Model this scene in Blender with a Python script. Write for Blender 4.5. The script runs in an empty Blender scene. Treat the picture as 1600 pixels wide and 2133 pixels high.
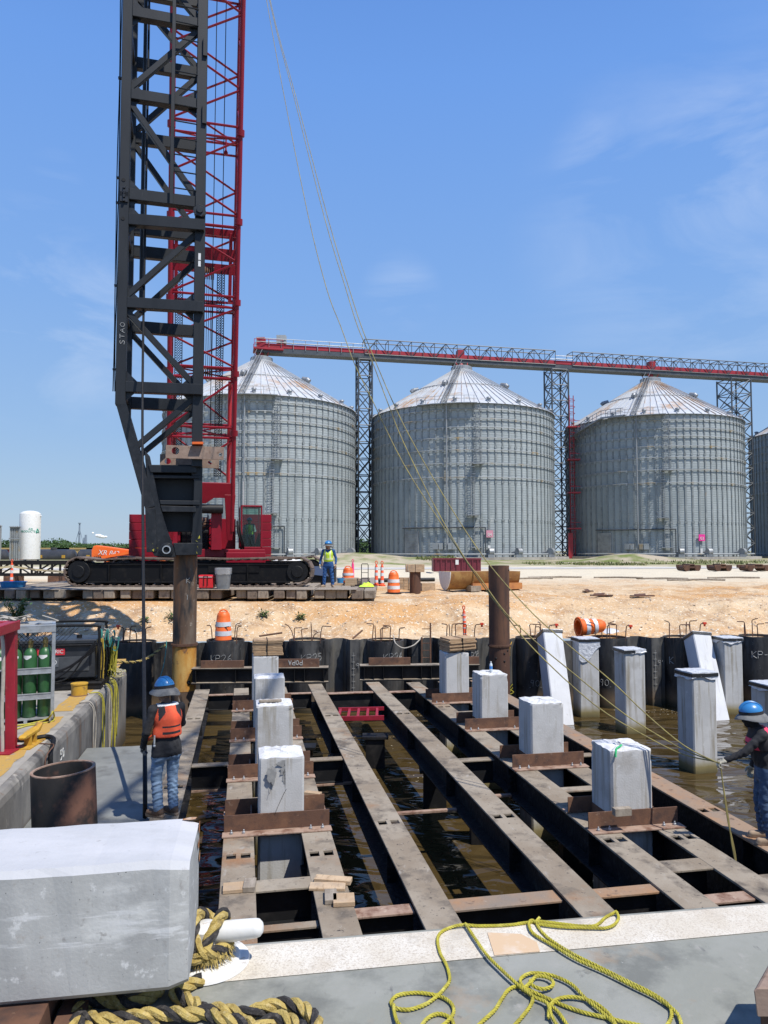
import bpy, bmesh, math, random
import numpy as np
from math import sin, cos, tan, atan, atan2, sqrt, pi, radians, degrees
from mathutils import Vector, Matrix, noise
V = Vector
rnd = random.Random(11)
SC = bpy.context.scene
COL = SC.collection
UP = V((0, 0, 1))
# ---------------------------------------------------------------- camera geometry (survey of the site: pixel of the photo -> point)
FPX, CX, CY, HOR, CAMZ = 1540.0, 800.0, 1066.5, 1147.0, 5.0
PIT = atan((HOR - CY) / FPX)
def ray(px, py):
    x = (px - CX) / FPX; y = (CY - py) / FPX
    return V((x, cos(PIT) - y * sin(PIT), sin(PIT) + y * cos(PIT)))
def G(px, py, z=0.0):
    r = ray(px, py); t = (z - CAMZ) / r.z
    return V((r.x * t, r.y * t, z))
def D(px, py, Y):
    r = ray(px, py); t = Y / r.y
    return V((r.x * t, Y, CAMZ + r.z * t))
EV = ray(508, HOR).normalized(); EV.z = 0; EV.normalize()
EU = V((EV.y, -EV.x, 0))
def yard(u, v, z=0.0):
    return EU * u + EV * v + V((0, 0, z))
def uv(p):
    return p.dot(EU), p.dot(EV)
MY = Matrix(((EU.x, EV.x, 0, 0), (EU.y, EV.y, 0, 0), (0, 0, 1, 0), (0, 0, 0, 1)))

# ---------------------------------------------------------------- object helpers
def prop(o, label=None, cat=None, group=None, kind=None):
    if label: o['label'] = label
    if cat: o['category'] = cat
    if group: o['group'] = group
    if kind: o['kind'] = kind
    return o
def thing(name, label, cat, loc=(0, 0, 0), group=None):
    o = bpy.data.objects.new(name, None); COL.objects.link(o)
    o.empty_display_size = 0.2
    o.location = loc
    return prop(o, label, cat, group)
def rootloc(p):
    while p.parent is not None: p = p.parent
    return V(p.location)
def dup(root, loc=None, rotz=None, label=None, group=None):
    def cp(o, par):
        c = o.copy(); COL.objects.link(c)
        if par is not None: c.parent = par
        for ch in list(KIDS.get(o.name, [])):
            cp(ch, c)
        return c
    r = cp(root, None)
    if loc is not None: r.location = loc
    if rotz is not None: r.rotation_euler = (0, 0, rotz)
    if label: r['label'] = label
    if group: r['group'] = group
    return r
KIDS = {}
class MB:
    """collects shapes (world or local coordinates) for ONE mesh object"""
    def __init__(s, M=None):
        s.v = []; s.f = []; s.mi = []; s.sm = []; s.M = M; s.cur = 0
    def add(s, vs, fs, smooth=False):
        b = len(s.v)
        s.v.extend([(s.M @ V(p)) if s.M is not None else V(p) for p in vs])
        for f in fs:
            s.f.append(tuple(b + i for i in f)); s.mi.append(s.cur); s.sm.append(smooth)
        return s
    def bx(s, lo, hi):
        x0, y0, z0 = lo; x1, y1, z1 = hi
        return s.add([(x0,y0,z0),(x1,y0,z0),(x1,y1,z0),(x0,y1,z0),(x0,y0,z1),(x1,y0,z1),(x1,y1,z1),(x0,y1,z1)],
                     [(3,2,1,0),(4,5,6,7),(0,1,5,4),(1,2,6,5),(2,3,7,6),(3,0,4,7)])
    def box(s, c, size, R=None):
        c = V(c); h = [a / 2 for a in size]
        vs = []
        for z in (-1, 1):
            for x, y in ((-1,-1),(1,-1),(1,1),(-1,1)):
                p = V((x*h[0], y*h[1], z*h[2]))
                vs.append(c + (R @ p if R is not None else p))
        return s.add(vs, [(3,2,1,0),(4,5,6,7),(0,1,5,4),(1,2,6,5),(2,3,7,6),(3,0,4,7)])
    def bar(s, p0, p1, w, h, up=UP):
        p0 = V(p0); p1 = V(p1); d = (p1 - p0).normalized(); up = V(up)
        a = d.cross(up)
        if a.length < 1e-4: a = d.cross(V((1, 0, 0)))
        a.normalize(); b = a.cross(d).normalized()
        vs = []
        for p in (p0, p1):
            for i, j in ((-1,-1),(1,-1),(1,1),(-1,1)):
                vs.append(p + a * (i*w/2) + b * (j*h/2))
        return s.add(vs, [(0,1,2,3),(7,6,5,4),(4,5,1,0),(5,6,2,1),(6,7,3,2),(7,4,0,3)])
    def tube(s, pts, r, n=8, closed=False, caps=True, smooth=True):
        pts = [V(p) for p in pts]; m = len(pts)
        rs = r if isinstance(r, (list, tuple)) else [r] * m
        vs = []; nrm = None
        for i, p in enumerate(pts):
            if closed: d = pts[(i+1) % m] - pts[i-1]
            else: d = pts[min(i+1, m-1)] - pts[max(i-1, 0)]
            if d.length < 1e-9: d = V((0, 0, 1))
            d.normalize()
            if nrm is None:
                nrm = d.orthogonal().normalized()
            else:
                nrm = nrm - d * nrm.dot(d)
                if nrm.length < 1e-6: nrm = d.orthogonal()
                nrm.normalize()
            b = d.cross(nrm)
            for k in range(n):
                a = 2*pi*k/n
                vs.append(p + (nrm*cos(a) + b*sin(a)) * rs[i])
        fs = []
        for i in range(m if closed else m-1):
            for k in range(n):
                i2 = (i+1) % m; k2 = (k+1) % n
                fs.append((i*n+k, i*n+k2, i2*n+k2, i2*n+k))
        s.add(vs, fs, smooth)
        if caps and not closed:
            b = len(s.v) - len(vs)
            s.f.append(tuple(b + k for k in range(n-1, -1, -1))); s.mi.append(s.cur); s.sm.append(False)
            s.f.append(tuple(b + (m-1)*n + k for k in range(n))); s.mi.append(s.cur); s.sm.append(False)
        return s
    def cyl(s, p0, p1, r, n=24, r1=None, caps=True, smooth=True):
        return s.tube([p0, p1], [r, r if r1 is None else r1], n, caps=caps, smooth=smooth)
    def lathe(s, prof, n=32, c=(0, 0, 0), smooth=True, closed=False):
        c = V(c); vs = []; m = len(prof)
        for r, z in prof:
            for k in range(n):
                a = 2*pi*k/n
                vs.append(c + V((r*cos(a), r*sin(a), z)))
        fs = []
        for i in range(m if closed else m-1):
            for k in range(n):
                i2 = (i+1) % m
                fs.append((i*n+k, i*n+(k+1) % n, i2*n+(k+1) % n, i2*n+k))
        return s.add(vs, fs, smooth)
    def prism(s, poly, vec):
        poly = [V(p) for p in poly]; vec = V(vec); n = len(poly)
        vs = poly + [p + vec for p in poly]
        nn = V((0, 0, 0))
        for i in range(n):
            nn += poly[i].cross(poly[(i+1) % n])
        fl = nn.dot(vec) > 0
        fs = [tuple(range(n)), tuple(range(2*n-1, n-1, -1))]
        fs += [(i+n, (i+1) % n+n, (i+1) % n, i) for i in range(n)]
        if fl: fs = [tuple(reversed(f)) for f in fs]
        return s.add(vs, fs)
    def quad(s, a, b, c, d): return s.add([a, b, c, d], [(0, 1, 2, 3)])
    def sphere(s, c, r, n=12, sc=(1, 1, 1)):
        c = V(c); m = max(4, n//2); prof = []
        vs = []
        for i in range(m+1):
            t = pi*i/m
            for k in range(n):
                a = 2*pi*k/n
                vs.append(c + V((r*sc[0]*sin(t)*cos(a), r*sc[1]*sin(t)*sin(a), -r*sc[2]*cos(t))))
        fs = []
        for i in range(m):
            for k in range(n):
                fs.append((i*n+k, i*n+(k+1) % n, (i+1)*n+(k+1) % n, (i+1)*n+k))
        return s.add(vs, fs, True)
    def build(s, name, mat, parent=None, bevel=0, local=False, seg=1, loc=None):
        me = bpy.data.meshes.new(name)
        o = bpy.data.objects.new(name, me)
        off = V((0, 0, 0))
        if parent is not None and not local: off = rootloc(parent)
        if loc is not None and not local: off = V(loc)
        me.from_pydata([tuple(p - off) for p in s.v], [], s.f)
        mats = mat if isinstance(mat, (list, tuple)) else [mat]
        for m in mats: me.materials.append(m)
        me.polygons.foreach_set('material_index', [min(i, len(mats)-1) for i in s.mi])
        me.polygons.foreach_set('use_smooth', s.sm)
        if any(s.sm):
            me.update()
            try: me.set_sharp_from_angle(angle=radians(40))
            except Exception: pass
        me.update()
        COL.objects.link(o)
        if parent is not None:
            o.parent = parent; KIDS.setdefault(parent.name, []).append(o)
        elif loc is not None: o.location = loc
        if bevel:
            b = o.modifiers.new('edge', 'BEVEL'); b.width = bevel; b.segments = seg; b.limit_method = 'ANGLE'; b.angle_limit = radians(50)
        return o
def ibeam(mb, p0, p1, bf, h, tf=.03, tw=.025, up=UP):
    """I section whose TOP face centre line runs p0-p1"""
    p0 = V(p0); p1 = V(p1); up = V(up)
    mb.bar(p0 - up*tf/2, p1 - up*tf/2, bf, tf, up)
    mb.bar(p0 - up*h/2, p1 - up*h/2, tw, h - 2*tf, up)
    mb.bar(p0 - up*(h - tf/2), p1 - up*(h - tf/2), bf, tf, up)
def curve2d(loops, t, name='flat'):
    """flat plate of thickness t bounded by closed loops (holes cut), as (verts, faces) in XY, z in +-t/2"""
    cu = bpy.data.curves.new(name, 'CURVE'); cu.dimensions = '2D'; cu.fill_mode = 'BOTH'; cu.extrude = t/2
    for lp in loops:
        sp = cu.splines.new('POLY'); sp.points.add(len(lp) - 1); sp.use_cyclic_u = True
        for i, p in enumerate(lp): sp.points[i].co = (p[0], p[1], 0, 1)
    return _cu_mesh(cu)
def _cu_mesh(cu):
    o = bpy.data.objects.new('tmp', cu); COL.objects.link(o)
    dg = bpy.context.evaluated_depsgraph_get(); dg.update()
    ev = o.evaluated_get(dg); me = ev.to_mesh()
    vs = [v.co.copy() for v in me.vertices]; fs = [tuple(p.vertices) for p in me.polygons]
    ev.to_mesh_clear(); bpy.data.objects.remove(o); bpy.data.curves.remove(cu)
    return vs, fs
def text2d(s, size, t=.004, align='CENTER', spacing=1.0):
    cu = bpy.data.curves.new('txt', 'FONT'); cu.body = s; cu.size = size; cu.extrude = t/2
    cu.align_x = align; cu.align_y = 'CENTER'; cu.space_character = spacing
    return _cu_mesh(cu)
def circ(cx, cy, r, n=20): return [(cx + r*cos(2*pi*i/n), cy + r*sin(2*pi*i/n)) for i in range(n)]
def basis(o, x, y, z=None):
    x = V(x).normalized(); y = V(y).normalized(); z = x.cross(y) if z is None else V(z)
    o = V(o)
    return Matrix(((x.x, y.x, z.x, o.x), (x.y, y.y, z.y, o.y), (x.z, y.z, z.z, o.z), (0, 0, 0, 1)))
def catmull(pts, sub=6, closed=False):
    pts = [V(p) for p in pts]; out = []; n = len(pts)
    rng = range(n if closed else n - 1)
    for i in rng:
        if closed: p0, p1, p2, p3 = pts[i-1], pts[i], pts[(i+1) % n], pts[(i+2) % n]
        else: p0, p1, p2, p3 = pts[max(i-1, 0)], pts[i], pts[i+1], pts[min(i+2, n-1)]
        for k in range(sub):
            t = k/sub
            out.append(0.5*((2*p1) + (p2-p0)*t + (2*p0-5*p1+4*p2-p3)*t*t + (3*p1-p0-3*p2+p3)*t**3))
    if not closed: out.append(pts[-1])
    return out
def resample(pts, step):
    out = [V(pts[0])]; acc = 0
    for a, b in zip(pts, pts[1:]):
        a = V(a); b = V(b); L = (b-a).length
        while L > 1e-9 and acc + L >= step:
            t = (step - acc)/L; a = a + (b-a)*t; out.append(a.copy()); L = (b-a).length; acc = 0
        acc += L
    out.append(V(pts[-1]))
    return out
def laid_rope(mb, pts, R, pitch, n=5, strands=3, mats=(0, 0, 0), segs=8):
    """three-strand laid rope along a path"""
    pts = resample(pts, pitch/segs); m = len(pts)
    nrm = None; frames = []
    for i, p in enumerate(pts):
        d = (pts[min(i+1, m-1)] - pts[max(i-1, 0)])
        if d.length < 1e-9: d = V((1, 0, 0))
        d.normalize()
        if nrm is None: nrm = d.orthogonal().normalized()
        else:
            nrm = nrm - d*nrm.dot(d); nrm.normalize()
        frames.append((nrm.copy(), d.cross(nrm)))
    rs = R*0.54
    for k in range(strands):
        mb.cur = mats[k % len(mats)]
        q = []
        for i, p in enumerate(pts):
            a = 2*pi*(i/segs + k/strands)
            q.append(p + (frames[i][0]*cos(a) + frames[i][1]*sin(a))*R*0.5)
        mb.tube(q, rs, n)
    mb.cur = 0
# chalk and paint strokes
STROKES = {
 'K': [[(0,0),(0,1)],[(.6,1),(0,.45),(.65,0)]], 'P': [[(0,0),(0,1),(.45,1),(.6,.8),(.5,.55),(0,.5)]],
 '2': [[(0,.8),(.15,1),(.45,1),(.55,.75),(.4,.45),(0,0),(.6,.03)]], '5': [[(.55,1),(.1,1),(.05,.6),(.4,.6),(.58,.35),(.4,.03),(0,.05)]],
 '4': [[(.45,0),(.45,1),(0,.35),(.65,.35)]], '3': [[(0,.95),(.45,1),(.5,.7),(.2,.52),(.55,.35),(.45,.02),(0,.05)]],
 '6': [[(.5,1),(.1,.6),(.05,.2),(.3,0),(.55,.2),(.4,.45),(.08,.35)]], '9': [[(.5,.65),(.3,.5),(.05,.7),(.2,1),(.5,.95),(.5,.6),(.4,0)]],
 '0': [[(.3,1),(.02,.7),(.05,.2),(.3,0),(.55,.25),(.55,.75),(.3,1)]], '1': [[(.2,0),(.25,1)]], '-': [[(.05,.5),(.45,.5)]],
 'A': [[(0,0),(.3,1),(.6,0)],[(.12,.4),(.5,.4)]], 'O': [[(.3,1),(.02,.7),(.05,.2),(.3,0),(.55,.25),(.55,.75),(.3,1)]],
 'S': [[(.55,.9),(.3,1),(.05,.8),(.2,.55),(.45,.42),(.5,.12),(.25,0),(0,.1)]], 'T': [[(0,1),(.6,1)],[(.3,1),(.3,0)]], "'": [[(.1,1),(.1,.75)]], '_': [[(-.2,-.1),(.8,-.08)]], 'L': [[(.05,1),(.05,0),(.5,0)]],
 'X': [[(0,1),(.6,0)],[(.6,1),(0,0)]],
}
def chalk(mb, s, size, r, place, sp=.82):
    """place(x, y) -> point ; x runs along the writing"""
    x = 0
    for ch in s:
        if ch == '_':
            for st in STROKES['_']: mb.tube([place((x-1.7*sp + p[0]*1.9)*size, (p[1]-.08)*size) for p in st], r, 4)
            continue
        for st in STROKES.get(ch, []):
            pts = []
            for a, b in zip(st, st[1:]):
                for k in range(3):
                    t = k/3; pts.append(((x + a[0]*(1-t) + b[0]*t)*size, (a[1]*(1-t) + b[1]*t)*size))
            pts.append(((x + st[-1][0])*size, st[-1][1]*size))
            mb.tube([place(*p) for p in pts], r, 4)
        x += sp
# ---------------------------------------------------------------- materials
def srgb(r, g, b):
    f = lambda c: c/12.92 if c <= .04045 else ((c+.055)/1.055)**2.4
    return (f(r/255), f(g/255), f(b/255), 1)
def rgb(c): return (c[0], c[1], c[2], 1)
def mat(name, col, layers=(), rough=.6, metal=0, bump=0, bscale=30, bdetail=4, bstretch=(1, 1, 1), rvar=0, spec=.5, zband=None, alpha=None, bdist=.008):
    """base colour + layers (colour, scale, lo, hi, stretch) of noise patches, bump; zband=(z0, z1, colour) a stain below z0..z1"""
    m = bpy.data.materials.new(name); m.use_nodes = True
    nt = m.node_tree; N = nt.nodes; L = nt.links; N.clear()
    out = N.new('ShaderNodeOutputMaterial'); b = N.new('ShaderNodeBsdfPrincipled')
    L.new(b.outputs[0], out.inputs[0])
    b.inputs['Roughness'].default_value = rough; b.inputs['Metallic'].default_value = metal
    b.inputs['Specular IOR Level'].default_value = spec
    tc = N.new('ShaderNodeTexCoord'); oi = N.new('ShaderNodeObjectInfo')
    add = N.new('ShaderNodeVectorMath'); add.operation = 'ADD'
    sc = N.new('ShaderNodeVectorMath'); sc.operation = 'SCALE'; sc.inputs['Scale'].default_value = 37.0
    comb = N.new('ShaderNodeCombineXYZ')
    for i in range(3): L.new(oi.outputs['Random'], comb.inputs[i])
    L.new(comb.outputs[0], sc.inputs[0]); L.new(tc.outputs['Object'], add.inputs[0]); L.new(sc.outputs[0], add.inputs[1])
    cur = N.new('ShaderNodeRGB'); cur.outputs[0].default_value = rgb(col); cs = cur.outputs[0]
    first = None
    for i, ly in enumerate(layers):
        c2, s_, lo, hi = ly[:4]; st = ly[4] if len(ly) > 4 else (1, 1, 1)
        mp = N.new('ShaderNodeMapping'); mp.inputs['Location'].default_value = (i*3.7, i*1.9, i*5.1)
        mp.inputs['Scale'].default_value = (st[0], st[1], st[2]); L.new(add.outputs[0], mp.inputs[0])
        nz = N.new('ShaderNodeTexNoise'); nz.inputs['Scale'].default_value = s_; nz.inputs['Detail'].default_value = 6; nz.inputs['Roughness'].default_value = .62
        L.new(mp.outputs[0], nz.inputs[0])
        mr = N.new('ShaderNodeMapRange'); mr.inputs['From Min'].default_value = lo; mr.inputs['From Max'].default_value = hi
        L.new(nz.outputs[0], mr.inputs[0])
        if first is None: first = mr.outputs[0]
        mx = N.new('ShaderNodeMix'); mx.data_type = 'RGBA'
        L.new(mr.outputs[0], mx.inputs['Factor']); L.new(cs, mx.inputs[6]); mx.inputs[7].default_value = rgb(c2)
        cs = mx.outputs[2]
    if zband:
        zs = zband if isinstance(zband, list) else [zband]
        for z0, z1, c2 in zs:
            se = N.new('ShaderNodeSeparateXYZ'); L.new(tc.outputs['Object'], se.inputs[0])
            nz = N.new('ShaderNodeTexNoise'); nz.inputs['Scale'].default_value = 4; nz.inputs['Detail'].default_value = 5; L.new(add.outputs[0], nz.inputs[0])
            mm = N.new('ShaderNodeMath'); mm.operation = 'MULTIPLY_ADD'; mm.inputs[1].default_value = .25*abs(z1-z0)*2; L.new(nz.outputs[0], mm.inputs[0]); L.new(se.outputs[2], mm.inputs[2])
            mr = N.new('ShaderNodeMapRange'); mr.inputs['From Min'].default_value = z0; mr.inputs['From Max'].default_value = z1; L.new(mm.outputs[0], mr.inputs[0])
            mx = N.new('ShaderNodeMix'); mx.data_type = 'RGBA'; L.new(mr.outputs[0], mx.inputs['Factor']); L.new(cs, mx.inputs[6]); mx.inputs[7].default_value = rgb(c2)
            cs = mx.outputs[2]
    L.new(cs, b.inputs['Base Color'])
    if rvar and first is not None:
        mr = N.new('ShaderNodeMapRange'); mr.inputs['To Min'].default_value = rough; mr.inputs['To Max'].default_value = rough + rvar
        L.new(first, mr.inputs[0]); L.new(mr.outputs[0], b.inputs['Roughness'])
    if bump:
        mp = N.new('ShaderNodeMapping'); mp.inputs['Scale'].default_value = bstretch; L.new(add.outputs[0], mp.inputs[0])
        nz = N.new('ShaderNodeTexNoise'); nz.inputs['Scale'].default_value = bscale; nz.inputs['Detail'].default_value = bdetail
        L.new(mp.outputs[0], nz.inputs[0])
        bp = N.new('ShaderNodeBump'); bp.inputs['Strength'].default_value = min(1, bump); bp.inputs['Distance'].default_value = bdist*max(1, bump)
        L.new(nz.outputs[0], bp.inputs['Height']); L.new(bp.outputs[0], b.inputs['Normal'])
    if alpha is not None:
        b.inputs['Alpha'].default_value = alpha
    return m
# ---------------------------------------------------------------- shared materials (real-world base colours)
M = {}
M['concrete'] = mat('dirty_fill', (.30,.25,.19), [((.20,.165,.12), 4, .45, .65)], .9)
M['pile_concrete'] = mat('wet_pile_concrete', (.455,.45,.435), [((.525,.52,.505), 1.4, .42, .62), ((.30,.27,.215), 2.4, .52, .68, (3.6,3.6,.22)), ((.36,.34,.31), 1.1, .56, .70), ((.28,.27,.25), 5, .64, .78, (1,1,.6)), ((.57,.57,.56), 9, .62, .74), ((.16,.155,.15), 38, .70, .74)], .88, bump=.35, bscale=45, spec=.25, zband=[(.42,.2,(.26,.215,.10)), (.24,.02,(.08,.065,.03))])
M['chalky'] = mat('pile_top_concrete', (.57,.57,.57), [((.43,.42,.40), 7, .50, .70), ((.66,.66,.66), 3, .5, .7), ((.18,.18,.17), 20, .63, .70)], .9, bump=.9, bscale=26, spec=.25, bdist=.012)
M['beam_concrete'] = mat('girder_concrete', (.43,.43,.415), [((.35,.35,.335), .8, .42, .62), ((.33,.33,.32), 2.2, .46, .62), ((.52,.52,.50), 3.4, .54, .66, (.5,1,1.4)), ((.56,.56,.545), 13, .60, .68), ((.30,.29,.275), 24, .60, .72), ((.30,.24,.19), 2.6, .66, .74), ((.55,.55,.54), 6, .60, .66, (.15,1,2.2)), ((.06,.06,.06), 46, .675, .70)], .88, bump=.35, bscale=60, bdist=.004, spec=.2)
M['beam_top'] = mat('girder_top_concrete', (.43,.435,.445), [((.50,.50,.51), 2.0, .45, .6, (.4,1,1)), ((.42,.42,.42), 5, .56, .72, (.5,1,1)), ((.33,.325,.32), 13, .64, .74), ((.25,.20,.16), 22, .72, .77)], .88, bump=.7, bscale=50, bdist=.003, spec=.25)
M['rust'] = mat('rust_steel', (.115,.058,.036), [((.19,.095,.052), 3, .45, .65), ((.06,.035,.028), 6, .52, .72), ((.30,.21,.15), 11, .62, .8)], .85, bump=.3, bscale=60)
M['rust_pipe'] = mat('rust_pipe', (.085,.040,.025), [((.14,.065,.035), 2, .45, .65, (1,1,.4)), ((.045,.026,.02), 3, .5, .7, (2,2,.3)), ((.22,.13,.08), 9, .66, .8)], .8, bump=.25, bscale=50)
M['rust_plate'] = mat('rust_plate', (.24,.165,.125), [((.32,.23,.175), 4, .4, .65), ((.15,.09,.06), 8, .55, .72)], .8, bump=.2, bscale=50)
M['rust_foot'] = mat('rust_ledge', (.33,.225,.165), [((.16,.08,.05), 6, .45, .65), ((.45,.35,.27), 12, .58, .75)], .85, bump=.3, bscale=60)
M['dusty'] = mat('dusty_flange', (.235,.19,.14), [((.32,.275,.215), 1.1, .40, .64), ((.125,.105,.085), 2.6, .50, .66), ((.27,.15,.08), .9, .58, .72), ((.35,.32,.28), 6, .62, .74, (1,.4,1)), ((.065,.055,.05), 16, .62, .70), ((.40,.37,.33), 30, .68, .72)], .9, bump=.5, bscale=40, spec=.2)
M['dusty_brown'] = mat('rusty_flange', (.29,.20,.135), [((.22,.18,.145), 1.4, .45, .65), ((.34,.19,.10), 2.0, .5, .7), ((.12,.08,.06), 8, .58, .70), ((.38,.30,.23), 14, .64, .72)], .9, bump=.5, bscale=40, spec=.2)
M['black'] = mat('black_steel', (.010,.010,.011), [((.028,.026,.025), 4, .5, .7), ((.075,.062,.048), 9, .67, .8)], .55, bump=.2, bscale=40, spec=.35)
M['black_rough'] = mat('black_scaled_steel', (.011,.011,.012), [((.035,.032,.03), 7, .52, .66), ((.085,.075,.065), 13, .63, .74)], .6, bump=1, bscale=16, bdist=.02, spec=.35)
M['wall_black'] = mat('black_coated_pile', (.026,.026,.027), [((.085,.082,.078), 1.5, .46, .64, (1.3,1.3,.3)), ((.008,.008,.009), 2.3, .5, .66, (1,1,.6)), ((.15,.105,.065), 3, .60, .72, (2.5,2.5,.25)), ((.19,.18,.165), 12, .65, .72)], .5, bump=.2, bscale=30, zband=[(.75,.35,(.15,.105,.065)), (.3,.1,(.05,.042,.025))])
M['wall_grey'] = mat('grey_weathered_sheet', (.085,.082,.078), [((.15,.14,.12), 1.8, .45, .66, (1,1,.25)), ((.03,.03,.03), 2.5, .5, .66, (1,1,.5)), ((.20,.15,.09), 5, .68, .8, (2,2,.4))], .6, bump=.2, bscale=30, zband=[(.75,.35,(.15,.105,.065)), (.3,.1,(.05,.042,.025))])
M['rebar'] = mat('rusty_rebar', (.13,.06,.04), [((.06,.04,.035), 20, .45, .65)], .9)
M['cap_red'] = mat('orange_cap', (.72,.06,.02), [((.55,.04,.02), 12, .45, .65)], .5)
M['chalk'] = mat('chalk_mark', (.45,.45,.43), [((.25,.25,.25), 30, .45, .62)], .9)
M['wood'] = mat('sawn_timber', (.40,.28,.17), [((.52,.38,.24), 3, .42, .6, (1,1,6)), ((.25,.16,.09), 6, .56, .72, (6,1,1)), ((.30,.24,.18), 2, .5, .7)], .85, bump=.3, bscale=40, bstretch=(1,1,6))
M['wood_grey'] = mat('weathered_timber', (.24,.20,.155), [((.34,.29,.23), 3, .42, .62, (5,1,1)), ((.13,.10,.075), 5, .54, .7, (1,6,1))], .9, bump=.35, bscale=40, bstretch=(1,5,1))
M['ply'] = mat('plywood_edge', (.42,.28,.16), [((.24,.15,.085), 18, .48, .60, (.25,.25,5)), ((.55,.40,.24), 9, .54, .72, (.5,.5,3))], .9, bump=.4, bscale=30, bstretch=(.4,.4,6))
M['white_paint'] = mat('white_paint', (.68,.68,.66), [((.58,.565,.53), 4, .50, .70), ((.36,.29,.22), 11, .64, .74)], .45, bump=.12, bscale=30)
M['yellow_paint'] = mat('yellow_paint', (.52,.30,.03), [((.42,.23,.03), 5, .48, .66), ((.18,.10,.05), 8, .56, .68)], .6, bump=.2, bscale=30)
M['red_paint'] = mat('crane_red', (.245,.004,.016), [((.19,.004,.013), 1.2, .45, .7), ((.15,.012,.014), 7, .66, .8), ((.35,.05,.05), 12, .68, .76)], .42, spec=.4)
M['red_faded'] = mat('frame_red', (.30,.012,.026), [((.21,.012,.022), 5, .48, .68), ((.36,.06,.06), 9, .6, .75)], .5, bump=.2, bscale=30)
M['leads'] = mat('leads_charcoal', (.018,.0205,.024), [((.011,.013,.016), 2, .45, .68, (1,1,.3)), ((.05,.05,.05), 6, .66, .78, (3,3,.5)), ((.10,.10,.095), 12, .70, .76)], .48, bump=.1, bscale=20, spec=.35)
M['leads_worn'] = mat('leads_worn', (.013,.014,.016), [((.03,.03,.032), 3, .5, .68), ((.25,.24,.22), 8, .69, .76, (1,1,.6)), ((.007,.007,.008), 5, .5, .66)], .4, bump=.15, bscale=25)
M['galv'] = mat('galvanised', (.46,.48,.49), [((.36,.375,.38), 8, .42, .62), ((.55,.57,.58), 3, .5, .7)], .45, metal=.55)
M['rubber'] = mat('black_rubber', (.007,.007,.008), [((.018,.018,.018), 12, .5, .7)], .6, spec=.3)
M['hose_grey'] = mat('grey_hose', (.42,.38,.32), [((.30,.27,.22), 8, .45, .65)], .7)
M['gas_green'] = mat('cylinder_green', (.028,.105,.034), [((.04,.13,.045), 3, .45, .7), ((.02,.065,.025), 7, .56, .72)], .4, bump=.05, bscale=30)
M['brass'] = mat('brass', (.45,.33,.12), [((.3,.2,.08), 12, .45, .65)], .4, metal=.8)
M['orange'] = mat('barrel_orange', (.80,.15,.02), [((.68,.11,.015), 5, .45, .68), ((.45,.10,.04), 14, .66, .78)], .5)
M['orange_red'] = mat('cone_orange', (.85,.10,.025), [((.7,.08,.02), 6, .45, .68)], .5)
M['reflective'] = mat('white_reflective', (.66,.67,.69), [((.5,.5,.5), 12, .55, .72)], .4)
M['pink'] = mat('neon_pink', (.85,.06,.22), [((.7,.05,.18), 6, .45, .68)], .6)
M['lime'] = mat('hi_vis_lime', (.55,.75,.04), [((.40,.58,.03), 12, .45, .65), ((.60,.80,.12), 5, .5, .7)], .8, bump=.5, bscale=25)
M['yellow_rope'] = mat('yellow_rope', (.42,.37,.035), [((.30,.26,.03), 14, .42, .62), ((.52,.47,.10), 9, .52, .7), ((.20,.17,.06), 40, .62, .72)], .8, bump=.4, bscale=300, bdetail=2, bdist=.002)
M['hawser_yellow'] = mat('hawser_yellow', (.44,.33,.10), [((.31,.22,.06), 20, .45, .62), ((.54,.43,.20), 40, .52, .7), ((.16,.12,.06), 12, .60, .74)], .95, bump=1, bscale=160, bdetail=3, bdist=.006)
M['hawser_black'] = mat('hawser_black', (.025,.023,.023), [((.09,.08,.07), 35, .5, .7)], .95, bump=1, bscale=160, bdetail=3, bdist=.006)
M['teal_rope'] = mat('teal_rope', (.05,.25,.21), [((.03,.16,.14), 20, .45, .65)], .8)
M['plastic'] = mat('white_plastic_wrap', (.62,.63,.65), [((.48,.49,.51), 9, .45, .65)], .3, bump=1, bscale=11, spec=.6, bdist=.03)
M['tape'] = mat('black_tape', (.02,.02,.021), [((.25,.25,.25), 16, .62, .70, (1,1,.4))], .4, bump=.5, bscale=40)
M['glass'] = None
M['plastic_grey'] = mat('grey_plastic', (.19,.20,.205), [((.15,.155,.16), 6, .45, .65)], .5)
M['cooler_red'] = mat('cooler_red', (.62,.02,.025), [((.5,.018,.02), 8, .5, .7)], .35)
M['blue_plastic'] = mat('blue_plastic', (.03,.24,.50), [((.025,.18,.40), 6, .45, .65)], .5)
M['dumpster'] = mat('maroon_steel', (.15,.016,.03), [((.11,.014,.024), 3, .45, .68), ((.20,.06,.05), 9, .68, .8)], .55)
M['track_black'] = mat('track_frame_black', (.006,.006,.007), [((.018,.016,.014), 3, .5, .7), ((.05,.042,.034), 8, .66, .78)], .6, spec=.2)
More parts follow.
